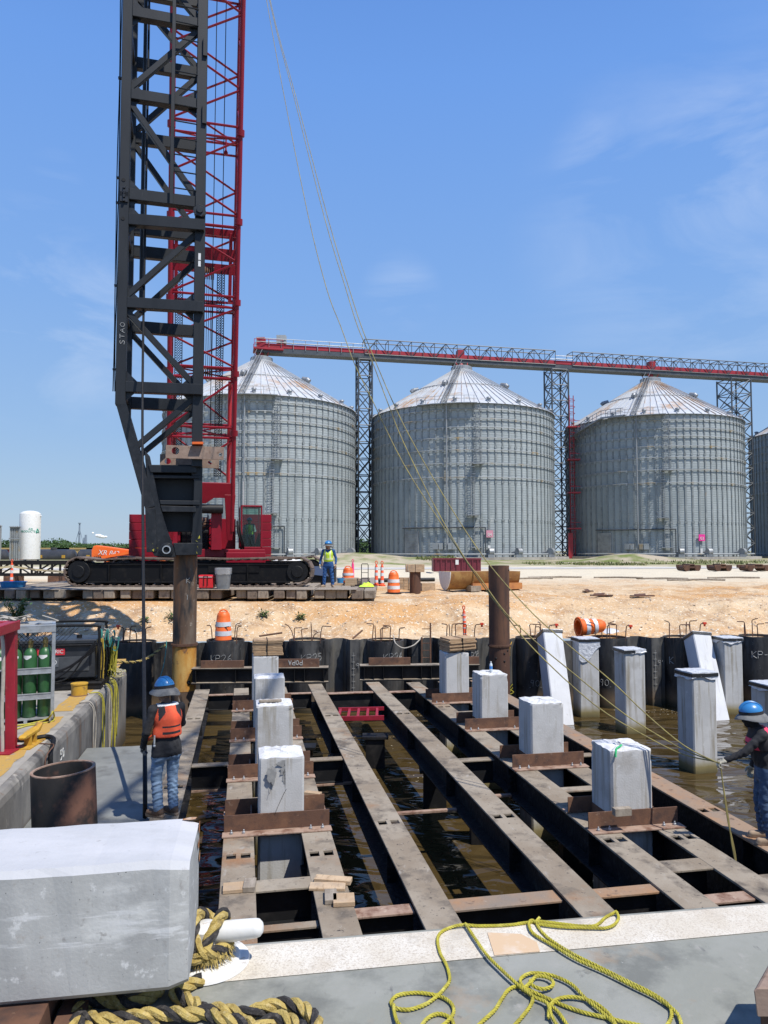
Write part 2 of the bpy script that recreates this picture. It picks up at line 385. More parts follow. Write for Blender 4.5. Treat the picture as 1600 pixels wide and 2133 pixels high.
# ---------------------------------------------------------------- camera, sky, sun
sc = SC
cam = bpy.data.cameras.new('camera'); co = bpy.data.objects.new('camera', cam); COL.objects.link(co)
co.location = (0, 0, CAMZ); co.rotation_euler = (pi/2 + PIT, 0, 0)
cam.sensor_fit = 'HORIZONTAL'; cam.sensor_width = 36; cam.lens = FPX/1600*36; cam.clip_end = 6000; cam.clip_start = .05
sc.camera = co
SUN_EL, SUN_AZ = radians(60), radians(48)          # azimuth: to the right of straight behind the camera
w = bpy.data.worlds.new('World'); sc.world = w; w.use_nodes = True
nt = w.node_tree; N = nt.nodes; L = nt.links; N.clear()
wo = N.new('ShaderNodeOutputWorld'); bg = N.new('ShaderNodeBackground'); sky = N.new('ShaderNodeTexSky')
sky.sky_type = 'NISHITA'; sky.sun_disc = False; sky.sun_elevation = SUN_EL; sky.sun_rotation = pi - SUN_AZ
sky.air_density = 1.15; sky.dust_density = .9; sky.ozone_density = 2.2; sky.altitude = 0
tcw = N.new('ShaderNodeTexCoord')
# thin cirrus: three octaves of stretched noise on the view direction
mp = N.new('ShaderNodeMapping'); mp.inputs['Scale'].default_value = (1.6, 1.6, 5.2); mp.inputs['Rotation'].default_value = (.15, .25, 0); mp.inputs['Location'].default_value = (.35, .1, .2)
L.new(tcw.outputs['Generated'], mp.inputs[0])
n1 = N.new('ShaderNodeTexNoise'); n1.inputs['Scale'].default_value = 2.1; n1.inputs['Detail'].default_value = 9; n1.inputs['Roughness'].default_value = .6; n1.inputs['Distortion'].default_value = .5
L.new(mp.outputs[0], n1.inputs[0])
mr = N.new('ShaderNodeMapRange'); mr.inputs['From Min'].default_value = .44; mr.inputs['From Max'].default_value = .80; mr.inputs['To Max'].default_value = .55
L.new(n1.outputs[0], mr.inputs[0])
# clear-day gradient blended with the physical sky
se = N.new('ShaderNodeSeparateXYZ'); L.new(tcw.outputs['Generated'], se.inputs[0])
rp = N.new('ShaderNodeValToRGB'); L.new(se.outputs[2], rp.inputs[0])
el = rp.color_ramp.elements
K = 9.0
def stop(e, p, c): e.position = p; q = srgb(*c); e.color = (q[0], q[1], q[2], 1)
stop(el[0], 0.0, (180,201,222)); stop(el[1], 1.0, (64,112,196))
for p, c in ((.05, (168,196,224)), (.15, (150,187,231)), (.32, (131,176,237)), (.55, (111,162,238)), (.75, (86,136,218))):
    stop(el.new(p), p, c)
gain = N.new('ShaderNodeVectorMath'); gain.operation = 'SCALE'; gain.inputs['Scale'].default_value = K; L.new(rp.outputs[0], gain.inputs[0])
mix0 = N.new('ShaderNodeMix'); mix0.data_type = 'RGBA'; mix0.inputs['Factor'].default_value = .86
L.new(sky.outputs[0], mix0.inputs[6]); L.new(gain.outputs[0], mix0.inputs[7])
mix = N.new('ShaderNodeMix'); mix.data_type = 'RGBA'; mix.inputs[7].default_value = (7.2, 7.9, 9.0, 1)
tot = None
for px, py, rad, wgt in ((30, 640, 9, .75), (1500, 480, 15, .5), (835, 612, 3.4, .6), (115, 372, 2.0, .5), (1225, 325, 3, .35), (1560, 310, 6, .35), (180, 720, 7, .5)):
    d_ = ray(px, py).normalized(); dt = N.new('ShaderNodeVectorMath'); dt.operation = 'DOT_PRODUCT'; dt.inputs[1].default_value = tuple(d_); L.new(tcw.outputs['Generated'], dt.inputs[0])
    m1 = N.new('ShaderNodeMapRange'); m1.interpolation_type = 'SMOOTHSTEP'; m1.inputs['From Min'].default_value = cos(radians(rad)); m1.inputs['From Max'].default_value = 1; m1.inputs['To Max'].default_value = wgt; L.new(dt.outputs['Value'], m1.inputs[0])
    if tot is None: tot = m1.outputs[0]
    else:
        ad = N.new('ShaderNodeMath'); ad.operation = 'ADD'; L.new(tot, ad.inputs[0]); L.new(m1.outputs[0], ad.inputs[1]); tot = ad.outputs[0]
cm_ = N.new('ShaderNodeMath'); cm_.operation = 'MULTIPLY'; cm_.use_clamp = True; L.new(tot, cm_.inputs[0]); L.new(mr.outputs[0], cm_.inputs[1])
L.new(cm_.outputs[0], mix.inputs['Factor']); L.new(mix0.outputs[2], mix.inputs[6])
L.new(mix.outputs[2], bg.inputs[0]); bg.inputs[1].default_value = .10
L.new(bg.outputs[0], wo.inputs[0])
sl = bpy.data.lights.new('sun', 'SUN'); so = bpy.data.objects.new('sun', sl); COL.objects.link(so)
sl.energy = 4.7; sl.angle = radians(.53); sl.color = (1, .955, .88)
sd = V((sin(SUN_AZ)*cos(SUN_EL), -cos(SUN_AZ)*cos(SUN_EL), sin(SUN_EL)))
so.rotation_euler = sd.to_track_quat('Z', 'Y').to_euler(); so.location = (10, -10, 40)
sc.view_settings.view_transform = 'Standard'; sc.view_settings.look = 'None'; sc.view_settings.gamma = 1; sc.view_settings.exposure = 0.2
sc.cycles.max_bounces = 7; sc.cycles.transparent_max_bounces = 8; sc.cycles.caustics_reflective = False; sc.cycles.caustics_refractive = False
sc.cycles.use_denoising = True

# ---------------------------------------------------------------- ground
WZ = 2.17                                          # top of the bulkhead
_a = G(250, 1336, WZ); _b = G(1400, 1327, WZ)
def wall_y(x): return _a.y + (x - _a.x)*(_b.y - _a.y)/(_b.x - _a.x)
def smooth(t):
    t = max(0, min(1, t)); return t*t*(3 - 2*t)
def ground_z(x, y, detail=True):
    d = y - wall_y(x) - .75
    px = x/max(y, 1)
    if d < 0: z = WZ - .06
    else:
        n = noise.noise(V((x*.25, y*.3, 1.3)))
        crest = 3.6 + 1.2*n + (1.2*smooth((x-1)/8))
        t = d/max(2.2, crest)
        z = WZ - .06 + (1.0)*(smooth(t)*.75 + min(1, t)*.25)
        if d > crest: z = WZ + .94
        z += smooth((y - 60)/50)*.45
        if y > 118:                               # rail yard lies lower on the far side
            z -= smooth((y - 118)/20)*2.3*smooth((-.17 - px)/.06)
        # heaps of sand in front of the silos
        for cx, cy, h, rx, ry in ((33, 98, 1.2, 9, 5), (-3.5, 96, 1.3, 12, 5), (8.5, 94, .7, 6, 4)):
            q = ((x-cx)/rx)**2 + ((y-cy)/ry)**2
            if q < 4: z += h*math.exp(-q*2)
        if detail and y < 70:
            k = smooth(d/.8)
            if d < 5.5: z -= k*.16*max(0, 1 - abs(noise.noise(V((x*.62 + .3*sin(y*1.3), y*.16, 21))))*5)*smooth((5.5-d)/2)
            z += k*(.15*noise.noise(V((x*.55, y*.8, 7))) + .09*noise.noise(V((x*1.7, y*2.1, 3))) + .045*noise.noise(V((x*4, y*4, 9))))
        if y > 27.4 and x < 1.0 and y < 48:        # levelled pad under the crane mats
            z = z + (3.09 - z)*smooth((y-27.4)/.7)*smooth((1.0 - x)/1.2)
    return z
xs = []; x = 0
while x < 2600:
    xs.append(x); x += .3 if x < 18 else (.6 if x < 34 else x*.12)
xs = sorted(set([-a for a in xs] + xs))
ys = []; t = 0
while t < 4200:
    ys.append(t); t += .22 if t < 9 else (.6 if t < 40 else (2.5 if t < 140 else t*.14))
vs = []; fs = []
for t in ys:
    for x in xs:
        wy = wall_y(max(-40, min(40, x))) + .35
        y = wy + t
        vs.append((x, y, ground_z(x, y)))
nx = len(xs)
for j in range(len(ys)-1):
    for i in range(nx-1):
        fs.append((j*nx+i, j*nx+i+1, (j+1)*nx+i+1, (j+1)*nx+i))
g = MB(); g.add(vs, fs, True)
def ground_mat():
    m = mat('sand_and_shell', (.52,.355,.20), [((.58,.44,.28), .5, .40, .62), ((.50,.275,.11), .17, .47, .60, (1,1.8,1)), ((.34,.21,.115), 1.0, .51, .68), ((.24,.16,.10), .7, .60, .72), ((.66,.57,.43), 8, .56, .66), ((.26,.185,.12), 11, .62, .72), ((.74,.67,.55), 22, .60, .68)], .95, bump=1.0, bscale=9, bdetail=8, spec=.15, bdist=.05)
    nt = m.node_tree; N = nt.nodes; L = nt.links
    b = [n for n in N if n.type == 'BSDF_PRINCIPLED'][0]
    src = b.inputs['Base Color'].links[0].from_socket
    tc = [n for n in N if n.type == 'TEX_COORD'][0]
    se = N.new('ShaderNodeSeparateXYZ'); L.new(tc.outputs['Object'], se.inputs[0])
    nz = N.new('ShaderNodeTexNoise'); nz.inputs['Scale'].default_value = .16; nz.inputs['Detail'].default_value = 5; L.new(tc.outputs['Object'], nz.inputs[0])
    def band(lo0, lo1, amp, off):
        ma = N.new('ShaderNodeMath'); ma.operation = 'MULTIPLY_ADD'; L.new(nz.outputs[0], ma.inputs[0]); ma.inputs[1].default_value = amp; L.new(se.outputs[1], ma.inputs[2])
        mr = N.new('ShaderNodeMapRange'); mr.inputs['From Min'].default_value = lo0 + off; mr.inputs['From Max'].default_value = lo1 + off; L.new(ma.outputs[0], mr.inputs[0])
        return mr.outputs[0]
    f = band(38, 52, 16, 8)
    mx = N.new('ShaderNodeMix'); mx.data_type = 'RGBA'; L.new(f, mx.inputs['Factor']); L.new(src, mx.inputs[6]); mx.inputs[7].default_value = (.60,.53,.40,1)
    f2 = band(78, 90, 30, 15)
    nz2 = N.new('ShaderNodeTexNoise'); nz2.inputs['Scale'].default_value = .35; nz2.inputs['Detail'].default_value = 8; L.new(tc.outputs['Object'], nz2.inputs[0])
    mr2 = N.new('ShaderNodeMapRange'); mr2.inputs['From Min'].default_value = .42; mr2.inputs['From Max'].default_value = .6; L.new(nz2.outputs[0], mr2.inputs[0])
    mxg = N.new('ShaderNodeMix'); mxg.data_type = 'RGBA'; L.new(mr2.outputs[0], mxg.inputs['Factor']); mxg.inputs[6].default_value = (.40,.34,.25,1); mxg.inputs[7].default_value = (.16,.19,.06,1)
    mx2 = N.new('ShaderNodeMix'); mx2.data_type = 'RGBA'; L.new(f2, mx2.inputs['Factor']); L.new(mx.outputs[2], mx2.inputs[6]); L.new(mxg.outputs[2], mx2.inputs[7])
    L.new(mx2.outputs[2], b.inputs['Base Color'])
    return m
prop(g.build('ground', ground_mat()), kind='structure')
# a pale concrete road in front of the silos
r = MB()
for i in range(40):
    x0 = -130 + i*8.0; x1 = x0 + 8.0
    ya, yb = 72 + .06*x0, 72 + .06*x1
    r.quad((x0, ya, ground_z(x0, ya, 0)+.03), (x1, yb, ground_z(x1, yb, 0)+.03), (x1, yb+5, ground_z(x1, yb+5, 0)+.03), (x0, ya+5, ground_z(x0, ya+5, 0)+.03))
prop(r.build('road', mat('pale_concrete_road', (.50,.48,.45), [((.40,.37,.33), .8, .45, .65), ((.58,.55,.50), 3, .5, .7)], .9)), kind='structure')
# loose shell and stones lying on the bank
st = MB()
for i in range(5200):
    x = rnd.uniform(-17, 19); d = abs(rnd.gauss(0, 3.4)) + .2
    y = wall_y(x) + .75 + d
    if x < .8 and y > 27.3: continue
    s_ = rnd.choice((.018, .022, .026, .03, .04, .055)) * (1.2 if rnd.random() < .1 else 1)
    z = ground_z(x, y)
    a = rnd.uniform(0, 6.3); c_, s2 = cos(a)*s_, sin(a)*s_
    h = s_*rnd.uniform(.3, .8)
    st.cur = rnd.choice((0, 0, 1, 1, 2))
    if i % 40 == 0: s_ *= 2.2; c_ *= 2.2; s2 *= 2.2; h *= 2.4; st.cur = 1 + (i % 80 == 0)
    st.add([(x+c_, y+s2, z-.01), (x-s2*.8, y+c_*.8, z-.01), (x-c_, y-s2, z-.01), (x+s2*.8, y-c_*.8, z-.01), (x+c_*.2, y+s2*.3, z+h)], [(0,1,4), (1,2,4), (2,3,4), (3,0,4)])
prop(st.build('gravel', [mat('shell_stone', (.74,.67,.55), rough=.9), mat('tan_stone', (.52,.38,.25), rough=.9), mat('grey_stone', (.36,.30,.24), rough=.9)]), kind='stuff')
# ---------------------------------------------------------------- water
wm = bpy.data.materials.new('murky_water'); wm.use_nodes = True
nt = wm.node_tree; N = nt.nodes; L = nt.links
b = N['Principled BSDF']; b.inputs['Roughness'].default_value = .07; b.inputs['IOR'].default_value = 1.33; b.inputs['Specular IOR Level'].default_value = .55
tc = N.new('ShaderNodeTexCoord')
nz = N.new('ShaderNodeTexNoise'); nz.inputs['Scale'].default_value = .5; nz.inputs['Detail'].default_value = 5; L.new(tc.outputs['Object'], nz.inputs[0])
cr = N.new('ShaderNodeMix'); cr.data_type = 'RGBA'; cr.inputs[6].default_value = (.074,.049,.018,1); cr.inputs[7].default_value = (.046,.032,.012,1); L.new(nz.outputs[0], cr.inputs['Factor'])
L.new(cr.outputs[2], b.inputs['Base Color'])
def wave(sc_, st, det, rot, dist=0):
    mp = N.new('ShaderNodeMapping'); mp.inputs['Scale'].default_value = st; mp.inputs['Rotation'].default_value = (0, 0, rot); L.new(tc.outputs['Object'], mp.inputs[0])
    n = N.new('ShaderNodeTexNoise'); n.inputs['Scale'].default_value = sc_; n.inputs['Detail'].default_value = det; n.inputs['Distortion'].default_value = dist; L.new(mp.outputs[0], n.inputs[0]); return n.outputs[0]
w1 = wave(.75, (1, 1.9, 1), 1.5, .2, .8); w2 = wave(3.0, (1, 1.7, 1), 1.5, -.3, .4); w3 = wave(.35, (1, 1, 1), 2, 0)
a1 = N.new('ShaderNodeMath'); a1.operation = 'MULTIPLY_ADD'; a1.inputs[1].default_value = .08; L.new(w2, a1.inputs[0]); L.new(w1, a1.inputs[2])
a2 = N.new('ShaderNodeMath'); a2.operation = 'MULTIPLY'; L.new(a1.outputs[0], a2.inputs[0]); L.new(w3, a2.inputs[1])
bp = N.new('ShaderNodeBump'); bp.inputs['Strength'].default_value = 1; bp.inputs['Distance'].default_value = .36; L.new(a2.outputs[0], bp.inputs['Height']); L.new(bp.outputs[0], b.inputs['Normal'])
wt = MB(); wt.quad((-90, -30, 0), (90, -30, 0), (90, 30, 0), (-90, 30, 0))
prop(wt.build('water', wm), kind='structure')
# scum, foam and chips floating in the corner by the bulkhead
fl = MB()
for i in range(420):
    p = rnd.choice((G(900, 1490), G(1300, 1478), G(1440, 1475), G(430, 1660), G(760, 1540), G(620, 1600), G(850, 1620)))
    x = p.x + rnd.gauss(0, 1.1); y = p.y + rnd.gauss(0, .7)
    if y > wall_y(x) - .7: y = wall_y(x) - .75 - rnd.random()*.5
    s_ = rnd.uniform(.008, .028); a = rnd.uniform(0, 6)
    fl.add([(x + cos(a+k*1.257)*s_*rnd.uniform(.6, 1.3), y + sin(a+k*1.257)*s_*rnd.uniform(.6, 1.3), .006) for k in range(5)], [(0,1,2,3,4)])
prop(fl.build('debris', mat('floating_scum', (.50,.45,.34), [((.25,.2,.13), 3, .4, .6)], .9)), kind='stuff')

# ---------------------------------------------------------------- barge we stand on
BD = 2.75
e0 = G(500, 1963, BD); e1 = G(1600, 1876, BD); ed = (e1 - e0).normalized(); en = V((-ed.y, ed.x, 0))
if en.y < 0: en = -en
t = thing('deck_barge', 'grey steel barge deck with a worn white stripe along its edge', 'barge', (e0.x, e0.y, 0))
def bp_(u, v, z): return e0 + ed*u + en*v + V((0, 0, z - BD))
h = MB()
h.prism([bp_(-9, -9, BD), bp_(-9, 0, BD), bp_(14, 0, BD), bp_(14, -9, BD)], (0, 0, -3.1))
M['deck'] = mat('grey_deck_paint', (.245,.248,.215), [((.30,.30,.27), 1.1, .40, .62), ((.165,.168,.15), 2.0, .50, .64), ((.31,.30,.27), 6, .60, .74), ((.30,.215,.14), 1.3, .58, .70), ((.10,.10,.095), 4, .64, .72), ((.13,.13,.125), 9, .66, .74, (1,.35,1)), ((.44,.44,.42), 24, .70, .74)], .72, bump=.3, bscale=30, rvar=.1, spec=.15)
h.build('hull', M['deck'], t, bevel=.03, seg=2)
s0 = G(494, 2044, BD); s1 = G(1600, 1941, BD); q0 = G(501, 1973, BD); q1 = G(1600, 1885, BD)
def ext(a, b, k): return a + (b - a)*k
h = MB(); zz = V((0, 0, .004))
h.quad(ext(s0, s1, -.06)+zz, ext(s0, s1, 2)+zz, ext(q0, q1, 2)+zz, ext(q0, q1, -.06)+zz)
h.build('deck_stripe', mat('worn_white_stripe', (.56,.505,.41), [((.65,.61,.53), 2.2, .42, .62), ((.46,.38,.28), 1.2, .52, .70), ((.40,.36,.30), 5, .56, .70), ((.43,.37,.29), 70, .50, .66), ((.36,.31,.25), 130, .54, .68), ((.25,.25,.24), 9, .70, .74)], .8, bump=.3, bscale=60), t)
h = MB(); pc = [G(1015, 1945, BD), G(1085, 1948, BD), G(1118, 1965, BD), G(1125, 1985, BD), G(1030, 1993, BD)]
h.add([p + V((0, 0, .0075)) for p in pc], [(4, 3, 2, 1, 0)])
h.build('rust_stain', mat('rust_stain', (.56,.40,.25), [((.62,.54,.45), 4, .45, .6)], .8), t)

# ---------------------------------------------------------------- work barge along the left
LD = 1.87
ub, vb = uv(G(264, 1393, LD))
t = thing('work_barge', 'weathered steel barge with a broken yellow edge stripe carrying welding gear', 'barge', tuple(yard(ub, vb, 0)))
h = MB(MY)
prof = [(0, -1.2), (0, LD-.16), (-.02, LD-.07), (-.06, LD-.025), (-.13, LD), (-14, LD), (-14, -1.2)]
poly = [V((ub+a, vb, z)) for a, z in prof]
h.prism(poly, (0, -26, 0))
M['barge_side'] = mat('grimy_barge_steel', (.165,.155,.14), [((.27,.25,.215), 1.3, .44, .64, (1,1,.5)), ((.06,.056,.05), .9, .50, .64, (1.1,1.1,.6)), ((.19,.11,.06), 2.4, .58, .70, (2,2,.25)), ((.36,.33,.28), 5, .62, .74, (1.2,1.2,.5)), ((.035,.034,.03), 6, .64, .74, (1.3,1.3,.5))], .75, bump=.3, bscale=14, zband=[(.6,.25,(.09,.07,.045)), (.2,.02,(.04,.035,.02))])
h.build('hull', M['barge_side'], t)
M['stripe_yellow'] = mat('worn_yellow_stripe', (.43,.26,.06), [((.42,.25,.06), 3, .45, .65), ((.27,.235,.19), 4, .56, .66), ((.22,.19,.15), 13, .60, .68), ((.56,.40,.15), 10, .6, .72)], .8, bump=.3, bscale=30)
h = MB(MY); h.bx((ub-14, vb-26, LD-.02), (ub-.13, vb, LD+.004)); h.build('deck_plating', mat('barge_deck', (.29,.265,.225), [((.36,.335,.29), .9, .42, .64), ((.19,.17,.145), 1.8, .52, .7), ((.14,.10,.07), 4, .62, .74), ((.44,.42,.38), 11, .66, .74)], .9, bump=.3, bscale=25), t)
h = MB(MY)
vv = vb - 26
while vv < vb - .5:
    L_ = rnd.uniform(1.2, 3.0)
    u0 = ub - .42 + rnd.uniform(-.02, .02)
    n = 8; top = []; bot = []
    for k in range(n+1):
        top.append((u0 - .20 + rnd.uniform(-.025, .025), vv + L_*k/n)); bot.append((u0 + .17 + rnd.uniform(-.03, .03), vv + L_*k/n))
    for k in range(n):
        h.quad((top[k][0], top[k][1], LD+.009), (bot[k][0], bot[k][1], LD+.009), (bot[k+1][0], bot[k+1][1], LD+.009), (top[k+1][0], top[k+1][1], LD+.009))
    h.build('edge_stripe', M['stripe_yellow'], t); h = MB(MY)
    vv += L_ + (rnd.uniform(.25, .6) if rnd.random() < .5 else 0)
h = MB()
for s_, px, py, sz in (('STA', 56, 1650, .2), ('50', 128, 1582, .16)):
    p = G(px, py, LD-.4); u1, v1 = uv(p)
    chalk(h, s_, sz, .012, lambda a, b, v1=v1: yard(ub + .008, v1 + a, LD - .42 + b), .9)
h.build('painted_letters', M['chalk'], t)
# low float between the two
t = thing('work_float', 'low flat grey float between the weathered barge and the steel frame', 'float', tuple(yard(ub+.9, vb-6, 0)))
u1_ = uv(G(400, 1560, 1.13))[0]
v_far = uv(G(300, 1553, 1.12))[1]
h = MB(MY); h.bx((ub+.03, 2.0, -.5), (uv(G(342, 1700, 1.25))[0] + .05, v_far, 1.12))
h.build('deck', mat('float_deck', (.16,.165,.155), [((.21,.215,.20), 1.1, .42, .64), ((.11,.11,.10), 2.5, .52, .7), ((.25,.21,.17), 5, .64, .76)], .7, bump=.2, bscale=20), t)
# ---------------------------------------------------------------- steel pile driving template
FZ = 1.25
BU = [uv(G(px, 1700, FZ))[0] for px in (343, 498, 650, 803, 1049, 1218, 1357, 1500)]
VF = uv(G(658, 1428, FZ))[1]
VN = 5.6
BF = .39; BH = .52; TF = .03
TEMPL = thing('pile_driving_template', 'black steel frame of long dusty girders standing over the brown water', 'pile template', tuple(yard(BU[3], 12, 0)))
def vrow(px, py): return uv(G(px, py, FZ))[1]
SLOTS = {0: [(395, 1497), (352, 1640)], 1: [(495, 1783), (503, 1483)], 2: [(660, 1778)], 3: [(815, 1712), (692, 1490)], 4: [(1045, 1700), (838, 1486)],
         5: [(1272, 1750), (922, 1472)], 6: [(1430, 1743)], 7: [(1488, 1686)]}
def girder(u, v0, v1, slots, brown=False):
    h = MB(MY)
    z = FZ; e = BF/2
    cuts = sorted(slots); sl = .075
    segs = []; c = v0
    for s_ in cuts:
        segs.append((c, s_ - sl, 0)); segs.append((s_ - sl, s_ + sl, 1)); c = s_ + sl
    segs.append((c, v1, 0))
    for a, b, kind in segs:
        if kind == 0:
            h.cur = 0; h.bx((u-e, a, z-TF), (u+e, b, z))
        else:
            for x0, x1 in ((-e, -.145), (-.03, .03), (.145, e)):
                h.bx((u+x0, a, z-TF), (u+x1, b, z))
    h.cur = 1
    h.bx((u-.013, v0, z-BH+TF), (u+.013, v1, z-TF))
    h.bx((u-e, v0, z-BH), (u+e, v1, z-BH+TF))
    v = v0 + .8
    while v < v1:
        h.bx((u-e+.03, v, z-BH+TF), (u+e-.03, v+.014, z-TF)); v += 3.1
    return h
near = [7.0, VN, VN, VN, VN, VN, VN, 5.0]
for i, u in enumerate(BU):
    h = girder(u, near[i] if i else 4.5, VF + (.25 if i in (3, 4) else 0), [vrow(*p) for p in SLOTS.get(i, [])])
    o = h.build('girder', [M['dusty_brown'] if i in (7,) else M['dusty'], M['black_rough']], TEMPL, bevel=.004)
# the browner near end plates laid over two girders
def cross(i, j, px, py, w=.28, dz=-.004, hgt=.42, m='dusty', name='cross_beam', black=True):
    v = vrow(px, py); h = MB(MY)
    u0 = BU[i] + BF/2 - .002; u1 = BU[j] - BF/2 + .002
    z = FZ + dz
    h.cur = 0; h.bx((u0, v-w/2, z-.025), (u1, v+w/2, z))
    h.cur = 1; h.bx((u0, v-.013, z-hgt+.025), (u1, v+.013, z-.025)); h.bx((u0, v-w/2, z-hgt), (u1, v+w/2, z-hgt+.025))
    h.build(name, [M[m], M['black']], TEMPL, bevel=.004)
for a in ((1,2,590,1840), (1,2,590,1915,.12,-.07), (1,2,555,1665), (2,3,790,1885,.20,-.06,.42,'rust_foot'), (2,3,668,1577,.2,-.03), (0,1,440,1587,.2,-.04), (0,1,430,1912,.3,-.1),
          (3,4,1030,1867,.26,-.05,.42,'dusty_brown'), (4,5,1258,1853,.2,-.03,.4,'dusty_brown'), (4,5,985,1570,.2,-.1), (5,6,1428,1800,.30), (5,6,1490,1865,.2,-.03,.42,'rust_foot'), (5,6,1200,1642,.2), (5,6,1075,1557,.2), (5,6,985,1482,.2),
          (6,7,1575,1822,.2,-.05), (6,7,1235,1565,.2,-.05), (0,1,460,1444,.16,-.03,.4,'rust_foot'), (2,3,625,1441,.16,-.03,.4,'rust_foot'), (3,4,725,1440,.2,-.03,.5,'rust_foot'), (4,5,825,1438,.2,-.03,.5,'rust_foot'), (1,2,545,1505,.2)):
    cross(*a)
# pale lower braces between girders
for i, j, px, py in ((0,1,440,1587), (2,3,668,1577), (3,4,985,1620), (4,5,985,1600), (1,2,560,1870)):
    v = vrow(px, py) - .02; h = MB(MY)
    h.bx((BU[i]+BF/2, v-.1, FZ-BH+.031), (BU[j]-BF/2+ (.25 if i==2 else 0), v-.02, FZ-BH+.07))
    h.build('brace', M['rust_foot'], TEMPL, bevel=.004)
# girders across the far end, standing on the long ones, with stiffeners
def far_girder(pa, pb, name='end_girder'):
    a = G(*pa, FZ + .01); b = G(*pb, FZ + .01); d = (b-a).normalized(); nrm = V((-d.y, d.x, 0))
    if nrm.y < 0: nrm = -nrm
    hh = .43; a = a + nrm*.18 + V((0,0,hh)); b = b + nrm*.18 + V((0,0,hh))
    h = MB(); h.cur = 1
    ibeam(h, a, b, .36, hh)
    L_ = (b-a).length; k = .12
    while k < L_:
        p = a + d*k
        h.bar(p - V((0,0,hh/2)) + nrm*.17, p - V((0,0,hh/2)) - nrm*.17, .014, hh-.06); k += rnd.choice((.28, .55, 1.1))
    h.build(name, [M['dusty'], M['black']], TEMPL, bevel=.004)
    # pale dust on the two flange edges
    h = MB(); h.box((a+b)/2 + V((0,0,.004)), ((L_), .352, .008), Matrix((d, nrm, UP)).transposed()); h.box((a+b)/2 + V((0,0,-hh+.035)) - nrm*.095, ((L_), .16, .006), Matrix((d, nrm, UP)).transposed())
    h.build('flange_dust', M['dusty'], TEMPL)
    return a, b, d, nrm
GA = far_girder((398, 1426), (684, 1423)); GB = far_girder((750, 1419), (1000, 1416))
# rusty plates standing on them
def rust_plate(px0, px1, py0, py1, girder_, name='stop_plate'):
    a, b, d, nrm = girder_
    def on(px):
        r_ = ray(px, py1); o = V((0, 0, CAMZ)); q = a - nrm*.06
        t_ = (q - o).dot(nrm)/r_.dot(nrm); return o + r_*t_
    p0 = on(px0); p1 = on(px1); p0.z = p1.z = a.z + .008
    hh = (py1 - py0)/FPX*p0.y
    h = MB(); h.bar(p0 + V((0,0,hh/2)), p1 + V((0,0,hh/2)), .05, hh)
    return h.build(name, M['rust'], TEMPL, bevel=.004), p0, p1, hh
rust_plate(418, 508, 1382, 1397, GA); PO, pp0, pp1, ph = rust_plate(577, 665, 1379, 1396, GA); rust_plate(768, 855, 1377, 1392, GB); rust_plate(965, 998, 1376, 1391, GB)
h = MB(); d = (pp1 - pp0).normalized(); nn = V((d.y, -d.x, 0))
if nn.y > 0: nn = -nn
chalk(h, 'POPA', .13, .012, lambda a_, b_: pp0 + d*((pp1-pp0).length*.60 - a_) + V((0,0,ph*.5 + .075 - b_)) + nn*.03, .8)
h.build('painted_letters', M['chalk'], PO)
# rusty angle guides clasping each pile
def guides(i, j, vc, name='guide_angle', half=.31):
    u0 = BU[i] - BF/2 - .0; u1 = BU[j] + BF/2 + .0
    for sgn, du in ((-1, 0), (1, .0)):
        v = vc + sgn*half
        h = MB(MY)
        h.cur = 0; h.bx((u0+du, v-(.016 if sgn < 0 else 0), FZ+.022), (u1+du, v+(.016 if sgn > 0 else 0), FZ+.235))
        lo, hi = (v-.185, v-.016) if sgn < 0 else (v+.016, v+.17)
        h.cur = 1; h.bx((u0+du-.02, lo, FZ+.003), (u1+du+.02, hi, FZ+.022))
        h.cur = 2
        for x in (u0+.10, u0+.26, u1-.26, u1-.10):
            vm = (lo+hi)/2
            h.cyl((x, vm, FZ+.02), (x, vm, FZ+.05), .022, 6, smooth=False); h.cyl((x, vm, FZ+.04), (x, vm, FZ+.075), .011, 6)
        h.build(name, [M['rust'], M['rust_foot'], M['galv']], TEMPL, bevel=.003)
    # short side cleats
    for u, s_ in ((BU[i]+BF/2-.03, 1), (BU[j]-BF/2+.03, -1)):
        h = MB(MY); h.bx((u-.012, vc-half+.02, FZ+.004), (u+.012, vc+half-.02, FZ+.16)); h.build('side_angle', M['rust'], TEMPL, bevel=.003)
